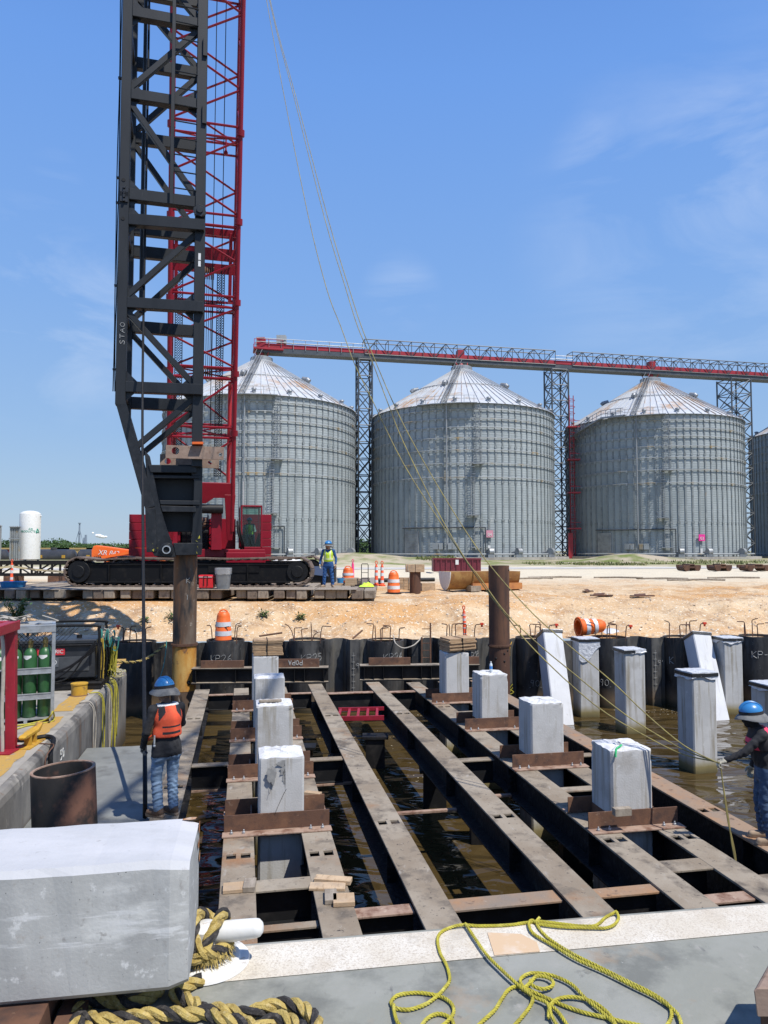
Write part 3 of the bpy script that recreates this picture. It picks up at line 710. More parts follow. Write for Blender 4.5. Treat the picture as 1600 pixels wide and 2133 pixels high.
# ---------------------------------------------------------------- concrete piles
def pile_mesh(s=.61, z0=-2, z1=0, chip=0, seed=0, top_noise=.012):
    """square pile with chamfered arrises and a rough cast top"""
    c = .028; h = s/2; r_ = random.Random(seed)
    ring = [(-h+c, -h), (h-c, -h), (h, -h+c), (h, h-c), (h-c, h), (-h+c, h), (-h, h-c), (-h, -h+c)]
    pts = []
    for k in range(8):
        a = ring[k]; b = ring[(k+1) % 8]; n = 8 if k % 2 == 0 else 1
        for q in range(n): pts.append((a[0] + (b[0]-a[0])*q/n, a[1] + (b[1]-a[1])*q/n))
    n = len(pts); vs = []; fs = []
    zs = [z0, z1-.5, z1-.2, z1-.1, z1-.045, z1-.018]
    for zi, z in enumerate(zs):
        for x, y in pts:
            k = 1 - (.012 if zi == len(zs)-1 else 0)
            jx = r_.uniform(-1, 1)*(.002 if zi >= 3 else .0005)
            corner = abs(abs(x) - abs(y)) < .06
            if zi >= 3 and corner and r_.random() < .35*chip: k -= r_.uniform(.02, .07)
            vs.append((x*k + jx, y*k + jx, z + (r_.uniform(-.01, .008) if zi >= 4 else 0)))
    for zi in range(len(zs)-1):
        for i in range(n): fs.append((zi*n+i, zi*n+(i+1) % n, (zi+1)*n+(i+1) % n, (zi+1)*n+i))
    fs.append(tuple(range(n-1, -1, -1)))
    side = MB(); side.add(vs, fs)
    # top cap: rings inward
    top = MB(); last = vs[-n:]
    tv = list(last); tf = []; m = 4
    for q in range(1, m+1):
        k = 1 - q/m if q < m else 0
        for i in range(n):
            x, y, z = last[i]
            tv.append((x*k, y*k, z1 + r_.uniform(-top_noise, top_noise)))
    for q in range(m):
        for i in range(n): tf.append((q*n+i, q*n+(i+1) % n, (q+1)*n+(i+1) % n, (q+1)*n+i))
    top.add(tv, tf)
    return side, top
def conc_pile(name, label, base, ztop, zbot=-1.6, rot=None, tilt=None, chip=.3, seed=0, m='pile_concrete', s=.61, group=None):
    t = thing(name, label, 'pile', (base.x, base.y, 0), group)
    side, top = pile_mesh(s, zbot, ztop, chip, seed)
    t.rotation_euler = (0, 0, atan2(EU.y, EU.x) if rot is None else rot)
    a = side.build('shaft', M[m], t, local=True); b = top.build('rough_top', M['chalky'], t, local=True)
    if tilt is not None: t.rotation_euler = tilt
    return t
def pile_at(i, j, px, py, dv=0):
    v = vrow(px, py) + .305 + dv
    return yard((BU[i]+BU[j])/2, v, 0), v
# row in the left slot (A) and right slot (B)
A_ = [(585, 1728, 2.22, 'square concrete pile with a grey splash stain below its chipped top'), (562, 1619, 2.43, 'square concrete pile with a strip of wood on its top, behind the stained pile'),
      (552, 1539, 2.46, 'plain square concrete pile with a pale clean top, third along its slot'), (546, 1478, 2.50, 'wood-streaked pile at the far end of the slot under a bundle of laths')]
PA = []
for k, (px, py, zt, lab) in enumerate(A_):
    p, v = pile_at(1, 2, px, py); p = p + EU*.055; guides(1, 2, v)
    PA.append((p, zt)); conc_pile('concrete_pile', lab, p, zt, chip=.25, seed=k+1, group='square concrete piles held in the template')
B_ = [(1320, 1722, 2.29, 'large square concrete pile with a green paint mark on its rough top'), (1137, 1597, 2.35, 'square concrete pile with a crumbled white corner on its top'),
      (1032, 1518, 2.39, 'square concrete pile with a water bottle standing on its top'), (948, 1463, 2.47, 'brown-streaked concrete pile capped with a plywood cushion, beside the rusty pipe')]
PB = []
for k, (px, py, zt, lab) in enumerate(B_):
    p, v = pile_at(5, 6, px, py); guides(5, 6, v)
    PB.append((p, zt)); conc_pile('concrete_pile', lab, p, zt, chip=.7, seed=k+11, group='square concrete piles held in the template')
# grout splash and crack on the first pile, green mark
p = PA[0][0]; h = MB()
fy = lambda x, z: p + EU*x + EV*(-.3095) + V((0, 0, z))
def blot(mb, cx, cz, rx, rz, n=22, seed=1, drips=0):
    r_ = random.Random(seed); ring = []
    for i in range(n):
        a = 2*pi*i/n; k = r_.uniform(.7, 1.15)
        dx, dz = cos(a)*rx*k, sin(a)*rz*k
        if dz < 0 and i % 3 == 0: dz *= r_.uniform(1.2, 2.6)
        ring.append((cx+dx, cz+dz))
    c = [fy(cx, cz)] + [fy(*q) for q in ring]
    mb.add(c, [(0, i+1, (i+1) % n + 1) for i in range(n)])
blot(h, .03, 2.03, .11, .10, seed=3); blot(h, .06, 1.9, .035, .12, seed=8); blot(h, -.20, 1.99, .07, .11, seed=5); blot(h, .0, 2.13, .14, .04, seed=6); blot(h, -.02, 1.95, .03, .1, seed=9)
h.build('grout_splash', mat('grout_stain', (.23,.23,.225), [((.32,.32,.31), 14, .5, .7)], .9), bpy.data.objects['concrete_pile'])
h = MB(); h.tube([fy(x, z) for x, z in ((.06, 1.95), (.05, 1.87), (.02, 1.8), (-.03, 1.72), (-.06, 1.66), (-.10, 1.58), (-.135, 1.5), (-.15, 1.46))], .0035, 4)
h.tube([fy(x, z) for x, z in ((-.2, 1.9), (-.21, 1.8), (-.225, 1.74))], .003, 4); h.tube([fy(x, z) for x, z in ((.09, 1.95), (.085, 1.85), (.09, 1.75))], .003, 4)
h.build('crack', M['rubber'], bpy.data.objects['concrete_pile'])
pb = PB[0][0]; h = MB()
h.tube(catmull([pb + EU*x + EV*y + V((0,0,z)) for x, y, z in ((-.08,-.12,2.305), (-.16,-.18,2.305), (-.24,-.22,2.30), (-.29,-.26,2.26), (-.308,-.28,2.2))], 4), .014, 5)
h.build('paint_mark', mat('green_spray', (.03,.42,.14), [((.5,.55,.5), 20, .55, .7)], .7), bpy.data.objects['concrete_pile.004'])
# little wooden battens and cushions on the piles
def lath_bundle(name, label, c, sx, sy, sz, n, rot=0, mtl='ply', tilt=0):
    t = thing(name, label, 'timber cushion', tuple(c)); h = MB()
    for k in range(n):
        a = rnd.uniform(-.02, .02)
        h.bx((-sx/2+a, -sy/2+rnd.uniform(-.02, .02), sz*k/n + .002), (sx/2+a+rnd.uniform(-.015, .015), sy/2, sz*(k+1)/n - .003))
    h.build('veneer_sheets', M[mtl], t, local=True)
    h = MB(); h.bx((-.02, -sy/2-.023, -.0), (-.002, sy/2+.02, sz+.006)); h.build('strap', M['rubber'], t, local=True)
    t.rotation_euler = (0, tilt, rot); return t
ang = atan2(EU.y, EU.x)
p, zt = PA[3]; lath_bundle('pile_cushion', 'bundle of split plywood laths lying on the streaked far pile', p + V((.05,0,zt+.012)), .70, .55, .36, 9, ang)
p, zt = PB[3]; lath_bundle('pile_cushion', 'thick leaning stack of plywood sheets on the brown-streaked pile', p + V((.10,0,zt+.028)), .72, .60, .32, 8, ang+.18, tilt=-.03)
def block(name, label, c, size, rot=0, m='wood', tilt=0, cat='timber'):
    h = MB(); h.bx((-size[0]/2, -size[1]/2, 0), (size[0]/2, size[1]/2, size[2]))
    o = h.build(name, M[m], None, bevel=.004, loc=tuple(c), local=True); o.rotation_euler = (0, tilt, rot)
    return prop(o, label, cat)
p, zt = PA[1]; block('wood_strip', 'flat grey strip of wood lying on a pile top', p + V((-.05,-.1,zt+.013)), (.38,.09,.035), ang+.05, 'wood_grey')
block('wood_wedge', 'wooden wedge block on the rusty angle at the foot of the big green-marked pile', G(1299, 1702, FZ+.235) + V((0,.06,.002)), (.24,.09,.10), ang, 'wood_grey')
# offcuts of timber on the near girders
for px, py, sx, sy, sz, rt, lab, m in ((493,1853,.30,.20,.04,.0,'square wooden offcut lying flat on the near girder','wood'), (520,1850,.13,.24,.06,-.1,'grey wooden block beside the square offcut','wood_grey'),
     (694,1838,.42,.12,.05,-.35,'upper wooden batten of the pile of offcuts on the girder','wood'), (682,1850,.40,.16,.03,-.2,'split wooden plank under the batten on the girder','wood'),
     (689,1873,.13,.27,.05,-.1,'grey timber piece pointing along the girder below the split plank','wood_grey'), (716,1880,.23,.22,.05,-.1,'clean square wooden block at the edge of the girder','wood'), (652,1657,.26,.10,.05,-.5,'pair of wooden wedges beside the stained pile','wood')):
    block('wood_offcut', lab, G(px, py, FZ) + V((0,0,.003)), (sx, sy, sz), ang+rt, m)
# water bottle
p, zt = PB[2]; t = thing('water_bottle', 'clear plastic water bottle with a blue label standing on a pile top', 'bottle', tuple(p + V((.02,-.05,zt+.012))))
h = MB(); h.lathe([(0,0),(.03,0),(.033,.01),(.033,.14),(.028,.165),(.012,.19),(.012,.2),(0,.2)], 14); h.build('body', mat('clear_plastic', (.6,.66,.7), rough=.15), t, local=True)
h = MB(); h.lathe([(.0338,.06),(.0338,.12)], 14); h.build('label', mat('blue_label', (.05,.22,.55), rough=.5), t, local=True)
h = MB(); h.lathe([(0,.2),(.014,.2),(.014,.217),(0,.217)], 10); h.build('cap', M['white_paint'], t, local=True)
# ---------------------------------------------------------------- piles in the open water
def water_pile(px_corner, py_base, ztop, lab, seed, rot=None, wrap=None, m='pile_concrete'):
    c = G(px_corner, py_base, 0)
    r_ = atan2(EU.y, EU.x) + .0 if rot is None else rot
    ax = V((cos(r_), sin(r_), 0)); ay = V((-ax.y, ax.x, 0))
    base = c + ax*.305 + ay*.305
    t = conc_pile('concrete_pile', lab, base, ztop, -2, rot=r_, chip=.2, seed=seed, m=m, group='square concrete piles standing in the water')
    if wrap: wrap_top(t, ztop, seed, wrap)
    return t
def wrap_top(t, zt, seed, kind):
    r_ = random.Random(seed*7+1); h = MB()
    n = 40; rows = 7; vs = []; fs = []; S = .325
    drop = {'low': .20, 'long': .55, 'half': .14}[kind]
    for k in range(n):
        a = 2*pi*k/n; m_ = max(abs(cos(a)), abs(sin(a))); x, y = cos(a)/m_*S, sin(a)/m_*S
        d = drop*(.6 + .5*noise.noise(V((cos(a)*1.5, sin(a)*1.5, seed*3.3))) + .15*r_.random())
        if kind == 'long': d = .12 + .55*max(0, cos(a + 2.0))**2 + .06*r_.random()
        for q in range(rows):
            f = q/(rows-1); b = 1 + .03*f*r_.uniform(-.2, 1) + (.05 if q == rows-1 else 0)*r_.random()
            vs.append((x*b, y*b, zt + .03 - d*f + r_.uniform(-.006, .006)))
    for k in range(n):
        for q in range(rows-1):
            fs.append((k*rows+q+1, ((k+1) % n)*rows+q+1, ((k+1) % n)*rows+q, k*rows+q))
    h.add(vs, fs, True)
    c = len(vs); h.v.append(V((0, 0, zt + .06)));
    for k in range(n): h.f.append((k*rows, ((k+1) % n)*rows, c)); h.mi.append(0); h.sm.append(True)
    h.build('plastic_cover', M['plastic'], t, local=True)
    h = MB(); S2 = .338
    n2 = 8 if kind != 'half' else 4
    ring = [(-S2,-S2), (0,-S2-.003), (S2,-S2), (S2+.003,0), (S2,S2), (0,S2), (-S2,S2), (-S2-.003,0)]
    for k in range(8):
        if kind == 'half' and k in (1, 2, 3): continue
        a = ring[k]; b_ = ring[(k+1) % 8]
        h.bar((a[0], a[1], zt-.03+r_.uniform(-.006,.006)), (b_[0], b_[1], zt-.03+r_.uniform(-.006,.006)), .006, .075)
    h.build('tape_band', M['tape'], t, local=True)
water_pile(1447, 1613, 2.22, 'tall concrete pile in open water with a plastic cap and broad black tape', 31, rot=.22, wrap='low')
water_pile(1304, 1530, 2.26, 'water pile with a half torn plastic cap, left of the tallest taped pile', 32, rot=.18, wrap='half')
water_pile(1209, 1495, 2.32, 'water pile draped with a long torn plastic sheet, beside a leaning pile', 33, rot=.1, wrap='long')
water_pile(1511, 1489, 2.30, 'brown-stained water pile with a drooping plastic cover at the back', 34, rot=.1, wrap='low')
water_pile(1605, 1600, 1.86, 'pile at the edge beside the worker in a life vest with a loose plastic flap', 35, rot=.2, wrap='low')
def leaning(pt, pb, lab, seed, rot, depth_dy, wrap=False):
    """pt, pb: pixel of top-front corner and of the waterline; leans away"""
    b = G(*pb, 0) + V((.30, .3, 0)); tp = D(pt[0], pt[1], b.y + depth_dy) + V((.30, .3, 0))
    ax = (tp - b); L_ = ax.length; ax.normalize()
    xa = V((cos(rot), sin(rot), 0)); xa = (xa - ax*xa.dot(ax)).normalized(); ya = ax.cross(xa)
    t = thing('concrete_pile', lab, 'pile', tuple(b), 'concrete piles leaning in the water')
    t.rotation_euler = Matrix((xa, ya, ax)).transposed().to_euler()
    s_, tp_ = pile_mesh(.61, -2, L_, .1, seed)
    s_.build('shaft', M['pile_light'], t, local=True); tp_.build('rough_top', M['chalky'], t, local=True)
    if wrap:
        h = MB(); q = .322
        h.bx((-q, -q, L_-.07), (q, q, L_+.012)); h.build('tape_band', M['tape'], t, local=True)
        h = MB(); h.bx((-q-.004, -q-.004, L_+.012), (q+.004, q+.004, L_+.03)); h.build('plastic_cover', M['plastic'], t, local=True)
    return t
M['pile_light'] = mat('fresh_pile_concrete', (.58,.585,.595), [((.64,.645,.65), 1.5, .42, .62), ((.46,.455,.44), 2.5, .56, .74, (3,3,.4)), ((.36,.35,.33), 9, .64, .74), ((.2,.2,.19), 40, .69, .73)], .85, bump=.25, bscale=45, spec=.3)
leaning((1128, 1322), (1150, 1510), 'leaning concrete pile tipped towards the wall, beside the rusty pipe', 41, .18, .9, True)
leaning((1440, 1327), (1476, 1500), 'leaning pale pile behind the tallest taped pile', 42, .18, .9, True)
# ---------------------------------------------------------------- bulkhead of big pipe piles and sheets
KR = .59
KP = [-55, 115, 285, 470, 641, 803, 957, 1112, 1268, 1420, 1580, 1745]
KPOS = []
for px in KP:
    p = None
    y = 22
    for _ in range(4):
        r_ = ray(px, 1335); x = r_.x*y/r_.y; y = wall_y(x)
    KPOS.append(V((x, y, 0)))
KLAB = {1: 'KP27', 2: '', 3: 'KP26', 4: 'KP25', 5: 'KP24', 6: 'KP23', 7: '90', 8: '90', 9: 'K', 10: 'KP-19', 11: '', 0: ''}
KTXT = {0: 'black pipe pile at the far end of the wall behind the welding gear', 1: 'black pipe pile in the wall hidden behind the welding machine', 2: 'black pipe pile beside the barge end, tied with a yellow and black rope',
        3: 'black pipe pile with an orange drum on it, chalked KP26', 4: 'black pipe pile chalked KP25 with splayed bent bars', 5: 'black pipe pile chalked KP24 with a pale hose across it',
        6: 'black pipe pile chalked KP23 behind the plywood-capped pile, carrying a slim orange post', 7: 'black pipe pile chalked 90 right beside the rusty pipe behind a leaning pile', 8: 'black pipe pile chalked 90 under the fallen orange drum',
        9: 'black pipe pile chalked with a single K behind the leaning pale pile', 10: 'black pipe pile chalked KP-19 near the end of the wall', 11: 'black pipe pile at the open end of the wall'}
r_ = random.Random(5)
SHEETCOL = []
for k, p in enumerate(KPOS):
    zt = WZ + r_.uniform(-.02, .05)
    t = thing('pipe_pile', KTXT[k], 'pile', tuple(p), 'big black pipe piles of the bulkhead')
    h = MB(); h.lathe([(KR, -2.5), (KR, zt), (KR-.035, zt), (KR-.035, zt-.12)], 40); h.build('pipe', M['wall_black'], t, local=True)
    h = MB(); h.lathe([(KR-.034, zt-.16), (KR-.25, zt-.12), (0, zt-.10)], 24); h.build('concrete_fill', M['concrete'], t, local=True)
    n = 6 if k not in (0, 1, 11) else 3
    for q in range(n):
        a = -pi/2 + (q - (n-1)/2)*.62 + r_.uniform(-.12, .12) if q < 4 else r_.uniform(0, pi)
        if k == 3 and q in (2,): continue
        x, y = cos(a)*KR*.72, sin(a)*KR*.72
        if q < 4: x = (-.42 + .28*q)
        hgt = r_.uniform(.36, .5); lean = r_.uniform(-.05, .05)
        dirx = 1 if q % 2 else -1
        L_ = r_.uniform(.12, .3)
        if k == 4: lean = r_.uniform(-.25, .25); hgt = r_.uniform(.3, .5)
        pts = [(x, y, zt-.08), (x+lean*.5, y, zt+hgt*.6), (x+lean, y, zt+hgt-.04), (x+lean+dirx*.03, y-.01, zt+hgt), (x+lean+dirx*L_, y-.03, zt+hgt+r_.uniform(-.02, .05))]
        if q == 4: pts = pts[:3]
        h = MB(); h.tube(pts, .016, 6); rb = h.build('rebar', M['rebar'], t, local=True)
        if (q == 3 and k >= 6) or (q == 0 and k == 2):
            e = pts[-1]; h = MB(); h.bx((e[0]-.05, e[1]-.05, e[2]-.03), (e[0]+.05, e[1]+.05, e[2]+.03)); h.lathe([(.035, 0), (.03, -.08)], 10, (e[0], e[1], e[2]-.02)); h.build('safety_cap', M['cap_red'], rb, local=True)
    tx = KLAB[k]
    if tx:
        sz = .22 if tx.startswith('K') else .20; z0 = {3: 1.56, 4: 1.56, 5: 1.56, 6: 1.56, 7: .72, 8: .70, 9: 1.35, 10: 1.52, 1: 1.4}[k]
        x0 = {3: -.48, 4: -.2, 5: -.06, 6: .2, 7: -.12, 8: -.3, 9: -.4, 10: -.2, 1: 0}[k]
        h = MB()
        def place(a_, b_): 
            th = (x0 + a_)/KR - .0
            cen = atan2(-p.y, -p.x)                 # the side facing the site
            return (cos(cen + th)*(KR+.006), sin(cen + th)*(KR+.006), z0 + b_ + .04*a_)
        if tx == '90': tx = '90_'
        chalk(h, tx, sz, .0065 if k not in (9, 10) else .010, place); h.build('chalk_number', M['chalk'], t, local=True)
W = thing('sheet_pile_wall', 'black and grey corrugated sheet piles filling the gaps between the big pipe piles', 'retaining wall', tuple(KPOS[5]))
for k in range(len(KPOS)-1):
    a, b = KPOS[k], KPOS[k+1]; d = b - a; L_ = d.length; d.normalize(); nrm = V((d.y, -d.x, 0))
    s0 = KR - .02; s1 = L_ - KR + .02; w_ = s1 - s0
    prof = [(s0, 0), (s0+.10*w_, .0), (s0+.20*w_, -.26), (s0+.42*w_, -.26), (s0+.5*w_, .0), (s0+.58*w_, .24), (s0+.8*w_, .24), (s0+.9*w_, .0), (s1, .0)]
    if k % 2: prof = [(s, -o) for s, o in prof]
    h = MB(); zt = WZ + r_.uniform(-.06, .04)
    for (sa, oa), (sb, ob) in zip(prof, prof[1:]):
        pa = a + d*sa + nrm*oa; pb_ = a + d*sb + nrm*ob
        h.bar(pa + V((0,0,(zt-2.5)/2)), pb_ + V((0,0,(zt-2.5)/2)), .016, zt+2.5)
    o = h.build('sheet', M['wall_grey'] if k in (4, 6, 8, 7) else M['wall_black'], W)
    h = MB(); m_ = a + d*(s0+.5*w_)
    h.cyl(m_ + nrm*.02 + V((0,0,-1)), m_ + nrm*.02 + V((0,0,zt)), .035, 8); h.build('interlock', M['wall_black'], o)
    if k in (4, 8):
        h = MB(); c = a + d*(s0+.66*w_) + nrm*(.262 if not k % 2 else -.2)
        for z in (.7, .9, 1.1, 1.3, 1.5, 1.7): h.tube([c + V((-.05,-.012,z)), c + V((.05,-.012,z))], .006, 4)
        h.tube([c + V((.0,-.012,.5)), c + V((0,-.012,1.8))], .005, 4)
        chalk(h, "9'", .16, .007, lambda a_, b_: c + d*(a_+.08) + V((0,-.014,1.3+b_))); h.build('chalk_number', M['chalk'], o)
# ladder on the wall, loose rails, hoses
a = G(888, 1300, 0); y_ = wall_y(a.x) - .45
t = thing('ladder', 'narrow dark steel ladder hanging on the wall between two pipe piles', 'ladder', (0, 0, 0))
t.location = tuple(D(888, 1340, y_)); 
h = MB()
for px in (879, 897): 
    p = D(px, 1385, y_); h.bar(p, V((p.x, y_, WZ + (.55 if px == 897 else .1))), .04, .05)
h.build('rail', M['rust'], t)
for py in (1310, 1325, 1340, 1355, 1370): h = MB(); h.tube([D(879, py, y_), D(897, py, y_)], .014, 6); h.build('rung', M['rust'], t)
def hose(name, label, pts, r_, m, cat='hose', sub=6, n=8):
    h = MB(); pts = catmull(pts, sub); h.tube(pts, r_, n)
    return prop(h.build(name, M[m], None, loc=tuple(pts[0])), label, cat)
yw = lambda px, py, off=.75: D(px, py, wall_y(D(px, py, 23).x) - off)
hose('hose', 'pale hose looped across the chalked KP24 pile', [yw(820, 1325, .2), yw(824, 1340), yw(840, 1350), yw(860, 1345), yw(872, 1335, .5), yw(878, 1328, .2)], .02, 'hose_grey')
hose('yellow_line', 'short yellow rope hanging beside the tall rusty pipe', [yw(1066, 1337, .4), yw(1062, 1350, .5), yw(1062, 1366, .5)], .014, 'yellow_paint', 'rope')
hose('rope_bundle', 'small tangle of yellow rope behind the far girder', [yw(1068, 1425, 1.2), yw(1062, 1435, 1.2), yw(1070, 1442, 1.2), yw(1060, 1446, 1.2), yw(1068, 1432, 1.2)], .014, 'yellow_rope', 'rope')
for px0, py0, px1, py1, lab in ((735, 1330, 755, 1313, 'rusty bar leaning on the wall top between KP25 and KP24'), (540, 1325, 588, 1318, 'rusty rod lying on the wall top beside KP25')):
    h = MB(); a = yw(px0, py0, -.3); b = yw(px1, py1, -.5); h.tube([a, b], .03, 8); prop(h.build('steel_bar', M['rust'], None, loc=tuple(a)), lab, 'bar')
# mooring line from barge corner to the wall
a = G(244, 1378, LD+.12); b = yw(345, 1342, .6)
pts = [a + (b-a)*(k/12) - V((0,0,.22*sin(pi*k/12))) for k in range(13)]
h = MB(); laid_rope(h, catmull(pts, 3), .04, .34, 5, 3, (0, 1, 0), 8)
prop(h.build('mooring_line', [M['hawser_yellow'], M['hawser_black']], None, loc=tuple(a)), 'yellow and black rope tied from the far barge corner to the wall', 'rope')
hose('green_line', 'thin green rope hanging from the mooring point down to the worker by the beam', [yw(347, 1335, .6), yw(345, 1360, .9), yw(340, 1390, 1.3), yw(332, 1415, 1.8)], .012, 'teal_rope', 'rope')
# ---------------------------------------------------------------- pile driving leads (dark lattice mast)
def taper(p): return p
LA = radians(15.5)
LR = V((cos(LA), sin(LA), 0)); LB = V((-sin(LA), cos(LA), 0))
F0 = D(252, 800, 20.3); F0.z = 0
LW, LDP = 2.07, 2.25
def lp(a, b, z): return F0 + LR*a + LB*b + V((0, 0, z))
def zl(py, a=0, b=0, px=262):                      # height at a lead line seen at a pixel row
    q = lp(a, b, 0); return D(px, py, q.y).z
ML = basis(F0, LR, LB, UP)
T = thing('pile_driving_leads', 'tall charcoal box lattice leads hanging over the pile beside the red boom', 'pile driver leads', tuple(lp(LW, LDP/2, zl(1155))))
ZT = 29.5
zb_l = zl(845); z_box = zl(965)
levels = [zl(y) for y in (805, 630, 457, 405, 197, 26)]; z_ = levels[-1]
while z_ < ZT - 2: z_ += 2.35; levels.append(z_)
levels = [z - .02 for z in levels]
# chords
def chord(pts, w, d, m='leads', name='chord'):
    h = MB()
    for a, b in zip(pts, pts[1:]): h.bar(a, b, w, d, LB)
    return h.build(name, M[m], T, bevel=.015)
CWf = .27
chord([lp(0, 0, zb_l), lp(0, 0, ZT)], CWf, .30)
chord([lp(LW, 0, z_box - .05), lp(LW, 0, ZT)], .29, .34)
chord([lp(0, LDP, zb_l), lp(0, LDP, ZT)], CWf, .30)
cr_ = chord([lp(LW+.02, LDP, zl(930)), lp(LW+.02, LDP, ZT)], .26, .30)
h = MB()
for zz_ in (zl(1990-2000+510), ):
    pass
def fp(px, py, b=0.0, a0=1.3):
    n = LB; r_ = ray(px, py); o = V((0, 0, CAMZ)); q = lp(0, b, 0); t_ = (q - o).dot(n)/r_.dot(n); return o + r_*t_
# sloping lower legs
legf = [lp(0, 0, zb_l+.05), lp(.64, .04, zl(1045)), ]
_e = (fp(313, 1058) - F0).dot(LR); _zf = fp(313, 1058).z
chord([lp(0, 0, zb_l+.12), lp(_e, .05, _zf), lp(_e+.06, .06, fp(316, 1150).z)], .27, .30, 'leads_worn', 'sloping_leg')
chord([lp(0, LDP, zb_l+.12), lp(_e+.04, LDP-.3, _zf)], .25, .28, 'leads_worn', 'sloping_leg')
# side straps between front and rear
for z in levels:
    h = MB(); h.bar(lp(0, .15, z), lp(0, LDP-.15, z), .16, .2); h.build('side_bar', M['leads'], T, bevel=.01)
    h = MB(); h.bar(lp(LW, .17, z), lp(LW, LDP-.15, z), .16, .2); h.build('side_bar', M['leads'], T, bevel=.01)
for i, z in enumerate(levels):
    # front and rear cross bars
    big = i in (2, 3)
    h = MB(); h.bar(lp(.13, -.02, z), lp(LW - (.145 if i not in (0, 1, 2) else -.12), -.02 if i not in (0,1,2) else -.19, z), .26, .30 if not big else .32); h.build('cross_bar', M['leads'], T, bevel=.012)
    h = MB(); h.bar(lp(.13, LDP, z), lp(LW-.1, LDP, z), .22, .36); h.build('cross_bar', M['leads'], T, bevel=.012)
def diag(a0, z0, a1, z1, b, w=.17, d=.16):
    h = MB(); h.bar(lp(a0, b, z0), lp(a1, b, z1), d, w, LB); h.build('diagonal_brace', M['leads'], T, bevel=.01)
L_ = levels
for b in (.02, LDP):
    off = -.02 if b < 1 else 0
    diag(.35, zl(935) + (0 if b < 1 else .05), LW-.1, L_[0]-.2, b)                  # lowest strut
    diag(.1, L_[1]-.2, LW-.12, L_[0]+.2, b)
    diag(.1, L_[1]+.2, LW-.12, L_[2]-.2, b)
    diag(.1, L_[4]-.2, LW-.12, L_[3]+.2, b)
    diag(.1, L_[4]+.2, LW-.12, L_[5]-.15, b)
    s_ = 0
    for i in range(5, len(L_)-1):
        if s_ % 2 == 0: diag(.1, L_[i+1]-.2, LW-.12, L_[i]+.2, b)
        else: diag(.1, L_[i]+.2, LW-.12, L_[i+1]-.2, b)
        s_ += 1
# gusset plates at the joints, hoses clipped along the chord
for i, z in enumerate(levels[:9]):
    for a, s_ in ((.135, 1), (LW-.15, -1)):
        if i in (2, 3) and s_ < 0: continue
        h = MB(); h.prism([lp(a, -.045, z+.13), lp(a+s_*.34, -.045, z+.13), lp(a, -.045, z+.46)], LB*.02); h.build('gusset_plate', M['leads_worn'], T); h = MB(); h.prism([lp(a, -.045, z-.13), lp(a+s_*.26, -.045, z-.13), lp(a, -.045, z-.38)], LB*.02); h.build('gusset_plate', M['leads_worn'], T)
for a in (-.17, -.205):
    h = MB(); h.tube(catmull([lp(a + rnd.uniform(-.012, .012), .05, zb_l + .4 + k*(ZT-zb_l-.4)/14) for k in range(15)], 3), .016, 6); h.build('hose', M['rubber'], T)
for z in levels[:9]:
    h = MB(); h.box(lp(-.17, .05, z + .5), (.12, .08, .05), Matrix((LR, LB, UP)).transposed()); h.build('hose_clip', M['leads_worn'], T)
# gusset plates and the splice
for z in (L_[2]+.45, L_[3]-.12):
    h = MB(); h.bar(lp(-.0, -.17, z), lp(.0, -.17, z+.28), .22, .04, LB)
    for q in (.03, .14, .25): h.cyl(lp(0, -.18, z+q), lp(0, -.235, z+q), .035, 10)
    h.build('splice_plate', M['leads_worn'], T, bevel=.005)
h = MB(); zc_ = (L_[2]+L_[3])/2
h.cyl(lp(LW-.02, -.16, zc_+.05), lp(LW-.02, -.30, zc_+.05), .19, 6, smooth=False); h.cyl(lp(LW-.02, -.30, zc_+.05), lp(LW-.02, -.34, zc_+.05), .09, 12); h.build('splice_bolt', M['leads_worn'], T, bevel=.01)
for z in (L_[5]-.9, L_[4]-.5):                      # triangular lugs on the chord
    h = MB(); h.prism([lp(LW+.02, -.175, z+.45), lp(LW+.14, -.175, z-.1), lp(LW+.02, -.175, z-.1)], LB*-.06); h.build('lug', M['leads'], T)
h = MB(); h.bx((LW-.06, -.176, zl(530)), (LW+.0, -.171, zl(518))); h.M = None
h = MB(ML); h.bx((LW-.04, -.178, zl(530)), (LW+.03, -.172, zl(516))); h.bx((LW-.04, -.178, zl(544)), (LW+.03, -.172, zl(532))); h.build('white_tag', M['white_paint'], T)
# drilled holes shown as short dark sockets
for y in (380, 460): 
    h = MB(); h.cyl(lp(-.02, -.145, zl(y)), lp(-.02, -.162, zl(y)), .05, 14); h.build('socket', M['rubber'], T)
# ladder up the front
h = MB(); xa = 1.27
h.bar(lp(xa, -.2, L_[3]-.2), lp(xa, -.2, ZT), .10, .12, LB); h.build('ladder_rail', M['leads'], T, bevel=.008)
lad = bpy.data.objects['ladder_rail']; z = L_[3] + .3
while z < ZT: h = MB(); h.tube([lp(xa+.04, -.2, z), lp(LW-.12, -.17, z)], .020, 6); h.build('rung', M['leads'], lad); z += .49
# rear face inner pipe
h = MB(); h.cyl(lp(.42, LDP*.55, zl(620)), lp(.42, LDP*.55, ZT), .055, 10); h.build('inner_pipe', M['leads'], T)
